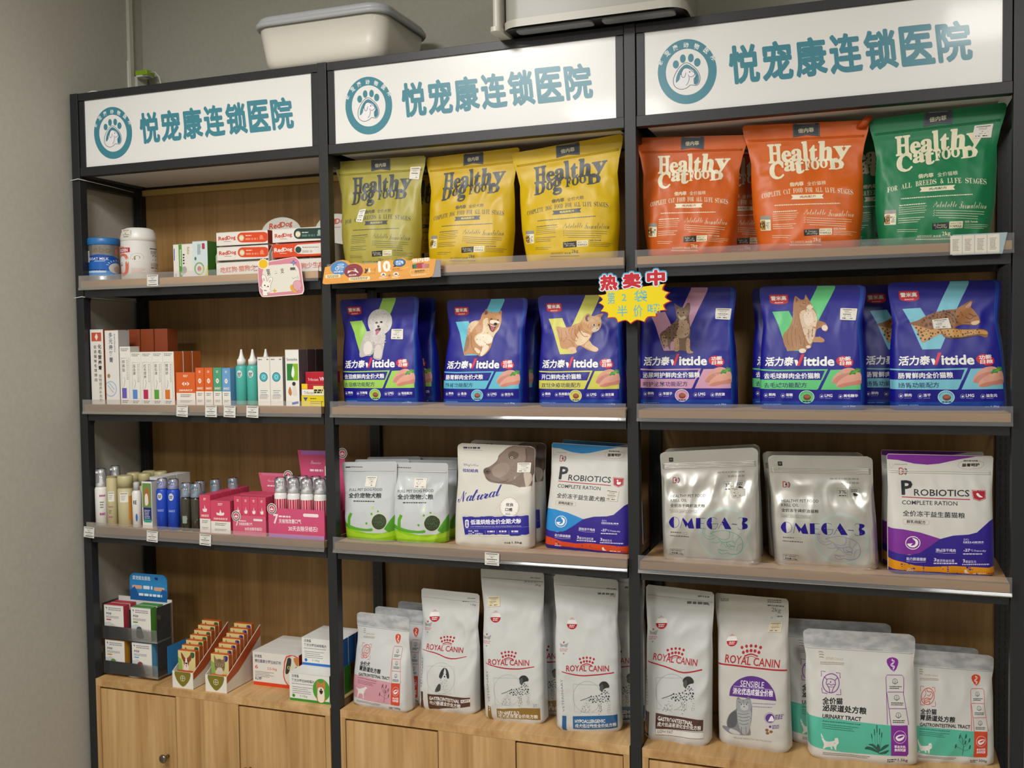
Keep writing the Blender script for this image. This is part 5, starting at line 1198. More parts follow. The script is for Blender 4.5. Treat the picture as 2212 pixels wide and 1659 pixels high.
rc(h, (1757, 530, .72), (1703, 680, .72), (1722, 865, 2032, 865, 1872, 790, .7, False, (1690, 862, 2068, 872)), (1712, 1158, 1696, 920), (1875, 1050, 102), setter, (1985, 1170, .78), '#175f96', ((1770, 1190), (2092, 1180), (2094, 1282), (1772, 1286)), ('HYPOALLERGENIC', 1786, 1240, 2006, 1236, 26), ('成犬低过敏性全价处方粮', 1786, 1276, 2085, 1270, 30), '2kg', (2010, 268, 2078), [(1694, 1186), (1724, 1188), (1722, 1322), (1690, 1320)], sc=.72)
b = mk('k4', prof=RP, n=7, mm=2.6, wr=2.4, top=.9, topr=.006)
KB['k4'] = b.build('dog_food_bag', '#cfd0cf', 'gloss', [h], 'tall glossy white dog food bag with a bright blue label band', 'pet food bag', G_K, side='#53626e', zipc=((.93,), '#cfd0cf'))
g = board('k2', 750, 1260, 5.624)
rc(g, (1056, 405, 1.2), (970, 495, 1.2), (968, 800, 1412, 850, 1222, 688, 1.1, False, (918, 798, 1455, 890)), (925, 1258, 938, 892), (1158, 1150, 170), sit_pup, (1190, 1335, 1.12), '#4f2f2a', ((990, 1335), (1500, 1385), (1492, 1498), (990, 1530)), ('GASTROINTESTINAL', 1008, 1408, 1380, 1448, 44), ('幼犬肠道全价处方粮', 1006, 1468, 1390, 1512, 54), '1.5kg', (1460, 180, 1560), [(905, 1305), (935, 1306), (930, 1525), (888, 1500), (905, 1420)], sc=1.1)
g.R('#e8e4e0', 1398, 1405, 1498, 1446, 4, dy=-4); g.T_('#4f2f2a', 'PUPPY', 1406, 1442, 1490, 1436, 28, .022)
b = mk('k2', prof=RP, n=7, mm=2.6, wr=2.2, top=.9, topr=.006)
KB['k2'] = b.build('dog_food_bag', '#cfd0cf', 'gloss', [g], 'glossy white puppy food bag with a brown band and sitting puppy sketch', 'pet food bag', G_K, side='#9a9890', zipc=((.93,), '#cfd0cf'))
l5 = Art((118, 108), (495, 150), (470, 1012), (97, 965))
rc(l5, (200, 325, .6), (152, 375, .6), (155, 525, 402, 562, 283, 485, .62, False, (126, 532, 432, 580)), (128, 780, 128, 610), (262, 700, 88), setter, (345, 815, .66), '#4c2c27', ((174, 815), (438, 855), (434, 918), (172, 902)), ('GASTROINTESTINAL', 184, 856, 380, 884, 24), ('成犬低脂易消化全价处方粮', 182, 890, 424, 914, 27), '1.5kg', (405, 170, 468), [(110, 808), (136, 812), (130, 948), (102, 940)], sc=.6)
l5.P('#dcdad6', [(172, 902), (438, 926), (436, 962), (172, 938)]); l5.L('#4c2c27', [(172, 902), (438, 926), (436, 962), (172, 938), (172, 902)], 2); l5.T_('#3a2a26', 'LOW FAT', 184, 928, 268, 936, 19, .0)
b = mk('k5', prof=[(0, 0), (.6, .01), (.72, .02), (.9, 0), (1, 0)], n=7, mm=2.6, wr=2.4, top=.9, topr=.006)
KB['k5'] = b.build('dog_food_bag', '#c9cac9', 'gloss', [l5], 'glossy white low fat dog food bag with a dark brown band beside the rack post', 'pet food bag', G_K, side='#8a8a86', zipc=((.93,), '#c9cac9'))
s6 = board('k6', 1540, 1275, 4.543)
rc_seal(s6, 185, 500, 1.0); rc_brand(s6, 118, 708, 660, 768, 383, 588, 1.3, True, (50, 718, 730, 796)); s6.G('#e0c8ca', 225, 765, 560, 6, 1, dy=30, seed=3)
PU = '#5a2d86'
s6.P(PU, smooth([(168, 1030), (185, 950), (250, 880), (350, 842), (440, 845), (540, 890), (610, 980), (634, 1082)], 4, False)); s6.T_('#efeaf2', 'SENSIBLE', 278, 938, 512, 956, 58, .0); s6.L('#cfc2de', [(212, 934), (592, 972)], 4); s6.T_('#efeaf2', '消化优选成猫全价粮', 202, 1012, 600, 1044, 66, .022)
s6.P('#7c7e82', [(235, 1160), (170, 1210), (140, 1290), (145, 1330), (105, 1325), (100, 1350), (180, 1400), (270, 1412), (330, 1418), (380, 1412), (375, 1340), (392, 1260), (398, 1130), (380, 1060), (358, 1040), (330, 1062), (290, 1062), (255, 1042), (240, 1080), (238, 1130)], 3)
s6.P('#a4a6a8', [(250, 1170), (380, 1160), (380, 1300), (350, 1400), (300, 1400), (262, 1300)], 3); s6.P('#989a9e', [(245, 1070), (300, 1064), (380, 1068), (394, 1130), (370, 1180), (320, 1195), (262, 1180), (240, 1130)], 3); s6.P('#b8babc', [(290, 1120), (350, 1120), (360, 1155), (320, 1172), (285, 1155)], 3)
s6.P('#55575c', [(235, 1170), (175, 1215), (150, 1290), (160, 1340), (230, 1330), (250, 1260)], 3); s6.P('#c0c0c0', [(180, 1350), (250, 1375), (280, 1405), (220, 1405), (170, 1380)], 3)
for p in ([(255, 1200), (300, 1210), (370, 1200)], [(258, 1230), (310, 1242), (375, 1230)], [(262, 1262), (310, 1275), (370, 1262)], [(270, 1295), (315, 1310), (365, 1295)], [(290, 1330), (292, 1400)], [(335, 1330), (335, 1405)], [(262, 1085), (285, 1100)], [(360, 1085), (345, 1100)], [(310, 1070), (312, 1095)]): s6.L('#5e6064', p, 5, 3)
for x in (290, 345): s6.E('#cfcfb8', x, 1112, 14, 9); s6.E('#26262a', x, 1112, 6, 8)
s6.E('#7a5a58', 319, 1134, 8, 6); s6.G('#8a6aa6', 402, 1098, 625, 7, 2, 32, dy=14, seed=5)
s6.E(PU, 570, 1248, 44, 44); s6.O(PU, 568, 1246, 52, 2.5); s6.P('#e8e2ee', [(555, 1275), (585, 1225), (600, 1240), (608, 1275), (560, 1280)], 3); s6.G('#6a4a8e', 622, 1218, 700, 11, 3, 17, seed=6); s6.E(PU, 572, 1333, 12, 12); s6.G('#6a4a8e', 592, 1318, 660, 9, 3, 14, seed=7)
for p in ((540, 1368), (580, 1385), (545, 1398)): s6.P('#8a5a34', [(p[0] - 16, p[1] - 8), (p[0], p[1] - 16), (p[0] + 18, p[1] - 4), (p[0] + 8, p[1] + 12), (p[0] - 12, p[1] + 10)], 2)
s6.T_('#8a8a86', 'FELINE HEALTH NUTRITION', 210, 1448, 580, 1490, 16, .0); s6.T_('#4a4a4c', '2kg', 575, 228, 664, 236, 54, -.008); s6.G('#55565a', 540, 146, 698, 13, 1, dy=10, seed=2); s6.T_('#8a8a8a', '40', 565, 285, 594, 288, 24, -.01); s6.L('#8a8a8a', [(618, 240), (616, 290)], 1.5); s6.G('#6a6a6a', 632, 258, 682, 12, 1); s6.G('#55565a', 540, 92, 680, 10, 2, 20, dy=6, seed=4); s6.G('#55565a', 78, 84, 160, 8, 2, 16, seed=9)
b = mk('k6', prof=[(0, 0), (.6, .01), (.75, .02), (.9, 0), (1, 0)], n=7, mm=2.6, wr=1.6, top=.92, topr=.005)
KB['k6'] = b.build('cat_food_bag', '#c8c6c0', 'gloss', [s6], 'tall white cat food bag with a purple half-dome label and grey cat', 'pet food bag', G_K, side='#8a8890', sticker=[st(s6, (565, 318), (690, 318), (680, 420), (545, 415), '#d8ccb0')])
SILV = noisy('speckled_silver_film', '#a5a7aa', '#c6c7c8', 26, .35, .01, .5, (1, 1, 2.2))
def etract(c, l1, l2, en, band, animal, gut, wt, ex):
    a = Art((42, 30), (1278, 110), (1350, 1560), (108, 1475))
    D = '#22232a'
    a.R('#d6d5d2', 100, 245, 1280, 251, dy=24)
    a.G('#55565a', 92, 96, 208, 6, 2, 22, seed=2)
    for k, y in enumerate((302, 330, 358)): a.L('#8a7a5c', [(210, y), (235, y - 2), (262 + 6 * (k % 2), y + 6)], 7, 3)
    a.T_('#b3a07c', 'ESTHER CHOICE', 290, 385, 488, 398, 24, -.008); a.G('#a08a66', 225, 410, 500, 8, 1, dy=12, seed=3); a.G('#9a8460', 225, 430, 500, 7, 1, dy=8, seed=4)
    a.P(c, smooth([(990, 388), (1048, 366), (1112, 392), (1112, 450), (1062, 518), (998, 450)], 2)); a.L('#f0ecec', [(1040, 395), (1070, 405), (1062, 430), (1035, 440), (1042, 460), (1072, 462), (1060, 490)], 8, 4); a.L('#f0ecec', [(1048, 380), (1058, 508)], 4)
    for p in ([(290, 518), (240, 512), (243, 570)], [(408, 528), (453, 534), (456, 590)], [(250, 690), (255, 742), (312, 750)], [(412, 762), (466, 764), (462, 705)]): a.L(c, p, 7)
    a.O(c, 352, 640, 94, 9, 102, 36)
    if gut:
        a.L(c, [(330, 545), (350, 580), (400, 585), (425, 620), (400, 670), (340, 660), (300, 680), (320, 715), (380, 700), (380, 735)], 9, 4); a.L(c, [(345, 620), (368, 640), (400, 605)], 8); a.L(c, [(300, 555), (325, 600), (300, 650), (270, 680)], 7, 4); a.L(c, [(300, 735), (320, 690), (395, 680)], 7, 4)
    else:
        a.L(c, [(270, 570), (305, 600), (300, 640), (330, 690), (340, 740)], 8, 3); a.L(c, [(430, 580), (398, 612), (405, 650), (380, 690), (362, 740)], 8, 3); a.L(c, [(295, 600), (350, 590), (400, 612)], 7, 3); a.L(c, [(305, 655), (330, 645), (355, 660), (380, 650), (402, 660)], 7, 3); a.L(c, [(320, 675), (350, 680), (385, 678)], 5, 3); a.P(c, [(348, 612), (354, 628), (348, 636), (341, 628)], 2)
    a.T_(D, l1, 255, 860, 255 + 76 * len(l1), 870, 72, .03); a.T_(D, l2, 255, 935, 255 + 82 * len(l2), 975, 76, .03); a.T_(D, en, 255, 1012, ex, 1048 if ex < 800 else 1052, 46, .026)
    a.P(band, [(60, 988), (700, 1058), (1020, 1090), (1022, 1422), (500, 1395), (280, 1358), (60, 1318)])

    a.G('#2f5f56' if band != '#cf96a4' else '#74444e', 260, 1040, 685, 10, 1, dy=40, seed=5); a.G('#2f5f56' if band != '#cf96a4' else '#74444e', 258, 1074, 680, 8, 3, 22, dy=42, seed=6)
    W = '#e2e0dc'
    if animal == 'cat': a.P(W, [(240, 1186), (250, 1190), (268, 1230), (300, 1268), (390, 1262), (395, 1236), (410, 1232), (432, 1234), (440, 1290), (420, 1310), (412, 1360), (416, 1372), (398, 1360), (385, 1325), (365, 1330), (372, 1358), (355, 1355), (345, 1330), (300, 1335), (278, 1352), (262, 1348), (275, 1315), (268, 1280), (250, 1240)], 2)
    else: a.P(W, [(220, 1195), (300, 1215), (380, 1200), (420, 1190), (445, 1175), (475, 1190), (478, 1205), (450, 1215), (430, 1260), (410, 1290), (415, 1360), (398, 1362), (390, 1300), (340, 1285), (300, 1300), (285, 1350), (268, 1348), (280, 1270), (265, 1230)], 2)
    L = '#26584e' if band != '#cf96a4' else '#6a4450'
    if gut:
        a.L(L, [(870, 1400), (880, 1300), (860, 1200), (830, 1110)], 8, 4)
        for p in ([(875, 1300), (930, 1250), (960, 1190)], [(870, 1260), (820, 1200), (810, 1160)], [(878, 1330), (800, 1290), (760, 1270)], [(870, 1220), (905, 1160), (900, 1120)], [(880, 1340), (940, 1330), (970, 1290)]): a.L(L, p, 4.5, 4)
        for x, y in ((820, 1150), (905, 1150), (955, 1200), (770, 1275), (965, 1290), (900, 1230)): a.P(L, [(x - 12, y + 24), (x - 4, y - 20), (x + 12, y - 24), (x + 8, y + 20)], 3)
    else:
        for x0, y0, x1, y1 in ((870, 1290, 862, 1085), (850, 1290, 835, 1130), (892, 1290, 892, 1120), (830, 1300, 802, 1180), (900, 1300, 918, 1165)): a.L(L, [(x0, y0 + 60), (x1, y1)], 3); a.L(L, [(x1, y1), (x1 * .7 + x0 * .3, y1 * .6 + y0 * .4)], 11)
        for p in ([(880, 1380), (820, 1320), (770, 1300), (800, 1290), (850, 1310)], [(880, 1380), (940, 1310), (1000, 1300), (960, 1340)], [(880, 1390), (790, 1360), (730, 1350), (760, 1320), (830, 1340)], [(880, 1400), (950, 1370), (1000, 1360), (960, 1400)], [(880, 1400), (860, 1330), (875, 1290), (900, 1330)]): a.P(L, p, 3)
    a.L(c, [(978, 1080), (970, 580), (985, 552), (1150, 556), (1168, 580), (1160, 760), (1200, 1000), (1212, 1090)], 6, 0); a.L(c, [(985, 735), (1162, 738)], 6); a.L(c, [(1000, 912), (1182, 915)], 6); a.L(c, [(975, 735), (1018, 1090)], 6)
    a.P(c, [(1016, 1088), (1200, 1092), (1212, 1405), (1196, 1432), (1022, 1424)])
    for x, y in ((1070, 620), (1085, 795), (1100, 980)):
        a.O('#55565a', x, y, 26, 4); a.L('#55565a', [(x, y + 36), (x, y - 14)], 4); a.L('#55565a', [(x - 30, y + 12), (x, y + 30), (x + 32, y + 10)], 4, 3); a.G('#3a3b40', x - 62, y + 52, x + 72, 9, 2, 19, dy=4, seed=x)
    a.O('#e2c8de', 1116, 1216, 66, 5, 68); a.P('#f0e8ee', [(1070, 1215), (1110, 1190), (1165, 1195), (1150, 1240), (1105, 1260), (1078, 1245)], 4); a.P(c, [(1085, 1222), (1130, 1200), (1160, 1202), (1120, 1228)], 3)
    a.T_('#efe6ee', '草本天然', 1056, 1340, 1180, 1342, 34, .03); a.T_('#efe6ee', '食药同源', 1056, 1376, 1182, 1380, 34, .03)
    a.G('#6a6864', 262, 1392, 790, 7, 2, 17, dy=44, seed=8); a.G('#3a3a3e', 980, 1462, 1082, 12, 2, 22, seed=9); a.T_('#3a3a3e', wt, 1098, 1500, 1208, 1508, 42, .012)
    return a
EP = [(0, .0), (.3, .0), (.6, .006), (.78, .02), (.88, .004), (1, 0)]
e7 = etract('#7e2a92', '全价猫', '泌尿道处方粮', 'URINARY TRACT', '#56b8a0', 'cat', False, '1.5kg', 690)
b = mk('k7', prof=EP, n=7, mm=3, wr=1.3, top=.87, topr=.014)
KB['k7'] = b.build('cat_food_bag', '#d2d0cc', 'satin', [e7], 'large white cat food bag with a teal band and purple icons, front right', 'pet food bag', G_K, seal=(.865, SILV), zipc=((.85,), '#c9c8c6'))
o = behind(KB['k7'], -.055, .085, 'large white and teal cat food bag standing behind the front one with purple icons', G_K)
e8 = etract('#cf4a2c', '全价猫', '胃肠道处方粮', 'GASTROINTESTINAL TRACT', '#56b8a0', 'cat', True, '500g', 960)
b = mk('k8', prof=EP, n=7, mm=3, wr=1.1, top=.87, topr=.012)
KB['k8'] = b.build('cat_food_bag', '#cfcecb', 'satin', [e8], 'smaller white cat food bag with a teal band and orange icons, rightmost bag', 'pet food bag', G_K, seal=(.865, SILV), zipc=((.85,), '#c9c8c6'))
behind(KB['k8'], -.03, .072 - .02, 'white cat food bag peeking out behind the rightmost one with orange icons', G_K, dz=0)
e1 = etract('#cf4a2c', '全价犬', '胃肠道处方粮', 'GASTROINTESTINAL TRACT', '#cf96a4', 'dog', True, '500g', 960)
b = mk('k1', prof=EP, n=7, mm=3, wr=1.0, top=.87, topr=.012)
KB['k1'] = b.build('dog_food_bag', '#cfd0d0', 'satin', [e1], 'small white dog food bag with a pink band, leftmost food bag on the cabinets', 'pet food bag', G_K, seal=(.865, SILV), zipc=((.85,), '#c9c8c6'))
behind(KB['k1'], .022, .075, 'small white dog food bag second in line behind the one with the pink band', G_K)
bb = behind(KB['k1'], .062, .15, 'small white dog food bag furthest back behind the one with the pink band', G_K)
behind(KB['k3'], .07, .085, 'tall white dog food bag behind the one with the ochre band, in shadow', G_K)
behind(KB['k4'], .055, .088, 'tall white dog food bag behind the one with the blue band, by the rack post', G_K)
# ------------------------------------------------------------------ small goods of the left bay
def face(a, mb, w, d, h, f='front', kind='card', base=.0002):
    fn = {'front': plane_fn((0, 0, 0), (w, 0, 0), (0, 0, h)), 'right': plane_fn((w, 0, 0), (0, d, 0), (0, 0, h)), 'top': plane_fn((0, 0, h), (w, 0, 0), (0, d, 0)), 'left': plane_fn((0, d, 0), (0, -d, 0), (0, 0, h))}[f]
    lay(mb, a, fn, kind=kind, base=base)
def carton(name, lab, cat, grp, x, y, z, w, d, h, col, arts=(), side=None, top=None, rz=0, kind='card', parent=None, tilt=0):
    mb = MB(); mb.box((0, 0, 0), (w, d, h), (col, kind), side=(side, kind) if side else None, top=(top, kind) if top else None)
    for f, a in arts: face(a, mb, w, d, h, f, kind)
    # thin tuck-in seam along the top and one side
    mb.box((.0008, -.0002, h - .0012), (w - .0008, .0001, h - .0008), ('#8d8a84', 'card'))
    o = mb.build(name, parent, (x, y, z), rz)
    if tilt: o.rotation_euler = (0, tilt, rz)
    if not parent: tag(o, lab, cat, grp)
    return o
def U(w=100, h=100): return Art((0, 0), (w, 0), (w, h), (0, h))
def C4(x0, y0, sc): return lambda *p: Art(*[((x - x0) * sc, (y - y0) * sc) for x, y in p])

# top shelf: tin and jar
t = empty('milk_powder_tin', (.0427, .066, ZA)); tag(t, 'blue and silver milk powder tin beside the left rack post', 'tin')
m = MB(); r = .0482
m.lathe([(r - .002, 0), (r, .002), (r, .006), (r - .0008, .008), (r - .0008, .118), (r, .119)], (0, 0, 0), ('#a9abad', 'foil'), 48)
a = Art((48, 300), (348, 300), (348, 605), (48, 605))
a.P('#1e62b8', [(48, 430), (90, 400), (160, 388), (250, 400), (348, 440), (348, 580), (48, 575)], 0); a.P('#5c92cc', [(48, 520), (180, 530), (348, 545), (348, 582), (48, 578)]); a.P('#17489c', [(48, 430), (90, 402), (160, 390), (250, 402), (348, 442), (348, 470), (220, 430), (48, 460)])
a.T_('#7d6a4c', 'Lebo', 92, 368, 240, 374, 52, .012); a.T_('#7d6a4c', 'o', 200, 374, 245, 374, 34, .012); a.T_('#dfe6ee', 'GOAT MILK', 88, 440, 225, 440, 24, .012); a.E('#c9c6c2', 275, 510, 52, 46); a.E('#b39a90', 280, 520, 24, 28); a.E('#c8606c', 285, 362, 16, 28); a.G('#dfe6ee', 135, 446, 200, 5, 1); a.G('#1c2a50', 68, 520, 200, 9, 1, dy=4); a.R('#bcd3ea', 66, 533, 208, 550, 8)
for k in range(9): t0 = math.radians(200 + k * 17); a.L('#e6eaee', [(280 + 60 * math.cos(t0), 500 + 52 * math.sin(t0)), (280 + 76 * math.cos(t0), 500 + 66 * math.sin(t0))], 4)
lay(m, a, cyl_fn((0, 0), r - .0007, .008, .118, -137 + 0, 43), 12, 1, 'satin'); o = m.build('can', t); finish_normals(o, m)
m = MB(); m.lathe([(r + .001, .117), (r + .002, .119), (r + .002, .137), (r, .1395), (r - .004, .1395), (r - .005, .1375)], (0, 0, 0), ('#2a6fae', 'plastic'), 48); m.build('lid', t)
m = MB(); f = cyl_fn((0, 0), r - .0002, .062, .098, -134, -112); mb_a = U(60, 90); mb_a.R('#dedcd6', 0, 0, 60, 90); mb_a.G('#8d8a86', 30, 12, 54, 4, 8, 9); lay(m, mb_a, f, 6, 1, 'paper', lim=False); o = m.build('price_sticker', t); finish_normals(o, m)
t = empty('milk_powder_jar', (.1825, .066, ZA)); tag(t, 'white plastic goat milk jar with round-shouldered lid and red numeral', 'jar')
m = MB(); r = .0545; m.lathe([(r - .004, 0), (r, .004), (r + .0012, .06), (r, .118), (r, .1225)], (0, 0, 0), ('#dcdad6', 'plastic'), 48)
a = Art((342, 272), (690, 272), (690, 600), (342, 600))
a.P('#b5303a', [(342, 315), (455, 318), (455, 362), (342, 366)]); a.T_('#efe6e2', 'GOLDEN', 345, 356, 440, 356, 30, .03); a.P('#d88a84', [(350, 300), (410, 306), (408, 314), (350, 312)])
a.L('#cf6e58', smooth([(352, 440), (360, 395), (392, 382), (425, 400), (432, 470), (425, 545), (392, 568), (360, 545), (352, 490)], 3), 26, 0, True); a.E('#6e7c98', 380, 470, 14, 18); a.O('#bcb7ae', 498, 412, 40, 3); a.E('#9a8a5a', 498, 412, 20, 18); a.E('#3f4438', 480, 428, 10, 8)
a.R('#4a4644', 580, 320, 655, 328); a.R('#4a4644', 585, 500, 690, 508); a.G('#8d8a86', 585, 345, 650, 6, 3, 12); a.G('#6e6c6a', 600, 385, 640, 12, 2, 40); a.G('#8d8a86', 585, 460, 685, 6, 3, 12); a.G('#d8b0a0', 462, 515, 545, 5, 4, 12)
lay(m, a, cyl_fn((0, 0), r + .0008, .006, .116, -137, 43), 12, 1, 'plastic'); o = m.build('body', t); finish_normals(o, m)
m = MB(); m.lathe([(r, .1225), (r + .001, .123), (r + .0005, .135), (r - .003, .150), (r - .009, .1605), (r - .018, .165), (0.001, .166)], (0, 0, 0), ('#e2e0dc', 'plastic'), 48); m.build('lid', t)
m = MB(); a = U(100, 90); a.R('#d6d1c4', 0, 0, 100, 90, 3); a.G('#55524e', 20, 8, 84, 6, 1); a.G('#8a8784', 30, 24, 74, 4, 1); a.G('#2e2c2a', 42, 40, 58, 6, 1); a.G('#44423f', 16, 54, 86, 6, 1, seed=2); a.G('#2e2c2a', 26, 72, 80, 7, 1, seed=3)
lay(m, a, cyl_fn((0, 0), r + .0002, .130, .158, -112, -74), 8, 4, 'paper', lim=False, base=.0008); o = m.build('price_sticker', t); finish_normals(o, m)
# two medicine cartons
a = Art((820, 262), (1008, 252), (1008, 580), (822, 582))
a.P('#54952e', [(872, 262), (903, 260), (905, 580), (876, 582)]); a.L('#3c50a8', [(830, 300), (830, 410)], 8); a.T_('#e8ece0', 'Synulox', 882, 460, 882, 310, 14) if 0 else None; a.G('#e8ece0', 884, 310, 898, 8, 12, 13); a.G('#3a3a3a', 912, 350, 930, 14, 4, 27); a.G('#b5a77c', 955, 285, 978, 10, 5, 14); a.E('#a7a7a2', 925, 500, 24, 34); a.E('#bdbdb8', 905, 535, 16, 14); a.G('#7a7a78', 835, 535, 852, 5, 4, 10)
carton('medicine_carton', 'white medicine carton with a vertical green stripe, beside the white jar', 'carton', 'medicine cartons on the top left shelf', .320, .06, ZA, .0735, .05, .1075, '#e2e0d8', [('front', a)])
a = Art((1008, 245), (1160, 235), (1160, 570), (1012, 572))
a.G('#5c7a60', 1058, 268, 1096, 3, 16, 6, seed=2); a.P('#b03a44', rrect(1106, 258, 1134, 312, 8)); a.P('#d2cc28', [(1130, 568), (1160, 440), (1160, 565)]); a.O('#86a84c', 1075, 488, 44, 12, 52); a.L('#d2c43c', [(1115, 470), (1110, 520), (1080, 540)], 11, 3); a.E('#c88a80', 1075, 488, 20, 24); a.E('#44764a', 1038, 398, 10, 16)
carton('medicine_carton', 'pale blue medicine carton with a green side and ringed emblem', 'carton', 'medicine cartons on the top left shelf', .3945, .058, ZA, .0555, .06, .1135, '#cfdde2', [('front', a)], side='#3f7f2c')
# toothpaste-like paste cartons in two trays
def paste_box(x, y, z, w, d, h, lab, style, rz=0):
    if style == 'w':
        a = Art((108, 238), (568, 225), (568, 340), (110, 357)); a.P('#d8481f', rrect(298, 243, 575, 330, 42)); a.T_('#c8442e', 'Red', 128, 310, 206, 306, 36, .03); a.T_('#c8442e', 'Dog', 208, 312, 284, 308, 42, .03); a.G('#b8786a', 178, 316, 240, 5, 1); a.E('#e6d9b8', 336, 290, 24, 27); a.O('#a8843c', 336, 290, 22, 3); a.G('#f0c8b4', 372, 266, 425, 9, 1); a.G('#e88a66', 370, 292, 480, 18, 1, seed=2); a.E('#e88a66', 512, 288, 16, 20); a.G('#e88a66', 494, 300, 540, 8, 1)
        side = '#b8371c'; col = '#e2ded6'
    elif style == 'g':
        a = Art((622, 210), (1085, 195), (1085, 312), (625, 330)); a.P('#1d3a32', rrect(810, 208, 1110, 300, 42)); a.T_('#c8442e', 'Red', 645, 288, 720, 284, 36, .03); a.T_('#c8442e', 'Dog', 722, 290, 795, 284, 42, .03); a.G('#b8786a', 690, 294, 750, 5, 1); a.E('#e6dcc4', 846, 258, 24, 27); a.O('#8a8458', 846, 258, 22, 3); a.G('#c8d0c8', 880, 240, 935, 9, 1); a.G('#5a7a6c', 880, 262, 990, 18, 1, seed=2); a.E('#9ab0a4', 1028, 245, 14, 22); a.G('#8aa498', 1008, 262, 1055, 14, 1)
        side = '#1d3a32'; col = '#e2ded6'
    else:
        a = Art((622, 340), (1085, 318), (1085, 445), (625, 455)); a.P('#e2ded6', [(840, 345), (1085, 330), (1085, 445), (840, 425), (812, 400), (815, 365)]); a.T_('#f0e8e0', 'Red', 638, 410, 716, 406, 38, .03); a.T_('#f0e8e0', 'Dog', 718, 412, 794, 408, 42, .03); a.G('#f0d0c4', 685, 416, 745, 5, 1); a.E('#24463c', 846, 390, 26, 29); a.G('#8d8a80', 880, 365, 1020, 8, 1); a.G('#c0bcb0', 880, 395, 975, 22, 1, seed=2); a.P('#d8481f', [(850, 432), (1040, 428), (1040, 442), (860, 446)])
        side = '#d8481f'; col = '#d8481f'
    return carton('paste_carton', lab, 'carton', 'paste cartons on the top left shelf', x, y, z, w, d, h, col, [('front', a)], side=side, rz=rz)
def paste_tray(x, lab, header, slogan, xo):
    t = empty('display_tray', (x, .035, ZA)); tag(t, lab, 'display tray', 'paste display trays on the top left shelf')
    w, d = .189, .2
    m = MB(); m.box((0, 0, 0), (w, .0012, .04), ('#dfdcd4', 'card')); a = Art((0, 0), (470, 0), (470, 100), (0, 100)); a.T_('#cf7462', slogan, 40, 78, 40 + 45 * len(slogan), 66, 44, .026); 
    if xo == 0: a.G('#77746e', 335, 34, 385, 8, 2, 30)
    lay(m, a, plane_fn((0, 0, 0), (w, 0, 0), (0, 0, .04))); m.build('tray_front', t)
    m = MB(); m.box((0, .0012, 0), (w, d, .0012), ('#cfccc4', 'card'))
    for sx in (0, w - .0012): m.prism([(0, 0), (0, .062), (.02, .088), (d, .088), (d, 0)], sx, sx + .0012, ('#dfdcd4', 'card'), fn=lambda p, y, z: (y, p, z))
    m.build('tray_body', t)
    m = MB(); pts = [(.03, 0), (.03, .145)] + [(.105 - .075 * math.cos(q), .145 + .052 * math.sin(q)) for q in np.linspace(.05, 3.09, 16)] + [(.18, .145), (.18, 0)]
    m.prism(pts, d, d + .0015, ('#d5d2c8', 'card')); a = U(150, 52); a.T_('#c8442e', 'Red', 30, 36, 72, 34, 18, .02, .15); a.T_('#c8442e', 'Dog', 73, 38, 116, 34, 22, .02, .15); a.G('#b8968a', 60, 41, 92, 3, 1)
    lay(m, a, plane_fn((.03, d - .0001, .145), (.15, 0, 0), (0, 0, .052))); m.build('header_card', t)
    return t
paste_tray(.4975, 'white paste display tray with a rounded header card, the left of two', 0, '吃红狗·猫狗少', 0)
paste_tray(.6965, 'white paste display tray with a rounded header card next to the rack post', 0, '吃红狗·猫狗少生病', 1)
for k, (dz, l) in enumerate(((.0015, 'bottom'), (.0485, 'middle'), (.093, 'topmost'))):
    paste_box(.4995, .0375 + (.001 if k < 2 else -.0), ZA + dz, .183, .042, .040, 'white and orange paste carton, %s of the left stack' % l, 'w')
    paste_box(.6990, .0375, ZA + dz, .183, .042, .040, '%s paste carton, %s of the stack by the rack post' % (('white and orange', 'orange', 'white and dark green')[k], l), ('w', 'o', 'g')[k])
for k in range(2): paste_box(.4995, .083 + .045 * k, ZA + .0015, .183, .042, .040, 'white and orange paste carton lying %s behind the left stack' % ('directly', 'further')[k], 'w')
paste_box(.732, .19, ZA + .0015, .183, .042, .040, 'white and dark green paste carton at the rear, seen past the rack post', 'g'); paste_box(.732, .19, ZA + .0425, .183, .042, .040, 'upper white and dark green paste carton at the rear, seen past the rack post', 'g')

# cards clipped on the rails
def card(name, lab, cat, pts, y, arts, th=.0008, col='#f2ece6', kind='card'):
    m = MB(); m.prism(pts, y, y + th, (col, kind))
    xs = [p[0] for p in pts]; zs = [p[1] for p in pts]; x0, x1, z0, z1 = min(xs), max(xs), min(zs), max(zs)
    for a in arts: lay(m, a, plane_fn((x0, y, z0), (x1 - x0, 0, 0), (0, 0, z1 - z0)), kind=kind, lim=False)
    o = m.build(name); tag(o, lab, cat); return o
B_ = lambda x, z, xs, zs: [(x + u, z + v) for u, v in zip(xs, zs)]
# price tags
def price_tag(x, z, rz, lab):
    a = U(100, 84); a.R('#35322f', 8, 6, 92, 10); a.G('#8a8784', 30, 20, 72, 3, 1); a.G('#57544f', 42, 30, 58, 4, 1); a.G('#35322f', 14, 42, 86, 5, 1, seed=int(x * 99)); a.G('#77746f', 26, 56, 74, 3, 1); a.R('#2a2826', 12, 72, 88, 76)
    m = MB(); m.prism([(-.021, -.0165), (.021, -.0175), (.0215, .0165), (-.0205, .0175)], -.0003, 0, ('#d8d6d0', 'paper')); lay(m, a, plane_fn((-.0205, -.0003, -.017), (.041, 0, 0), (0, 0, .034)), kind='paper', lim=False)
    o = m.build('price_tag', None, (x, -.0195, z)); o.rotation_euler = (-.02, rz, 0); tag(o, lab, 'price tag', 'white price tags on the left bay rails')
price_tag(.3035, ZA - .008, 0, 'white price tag on the top rail below the gap beside the white jar')
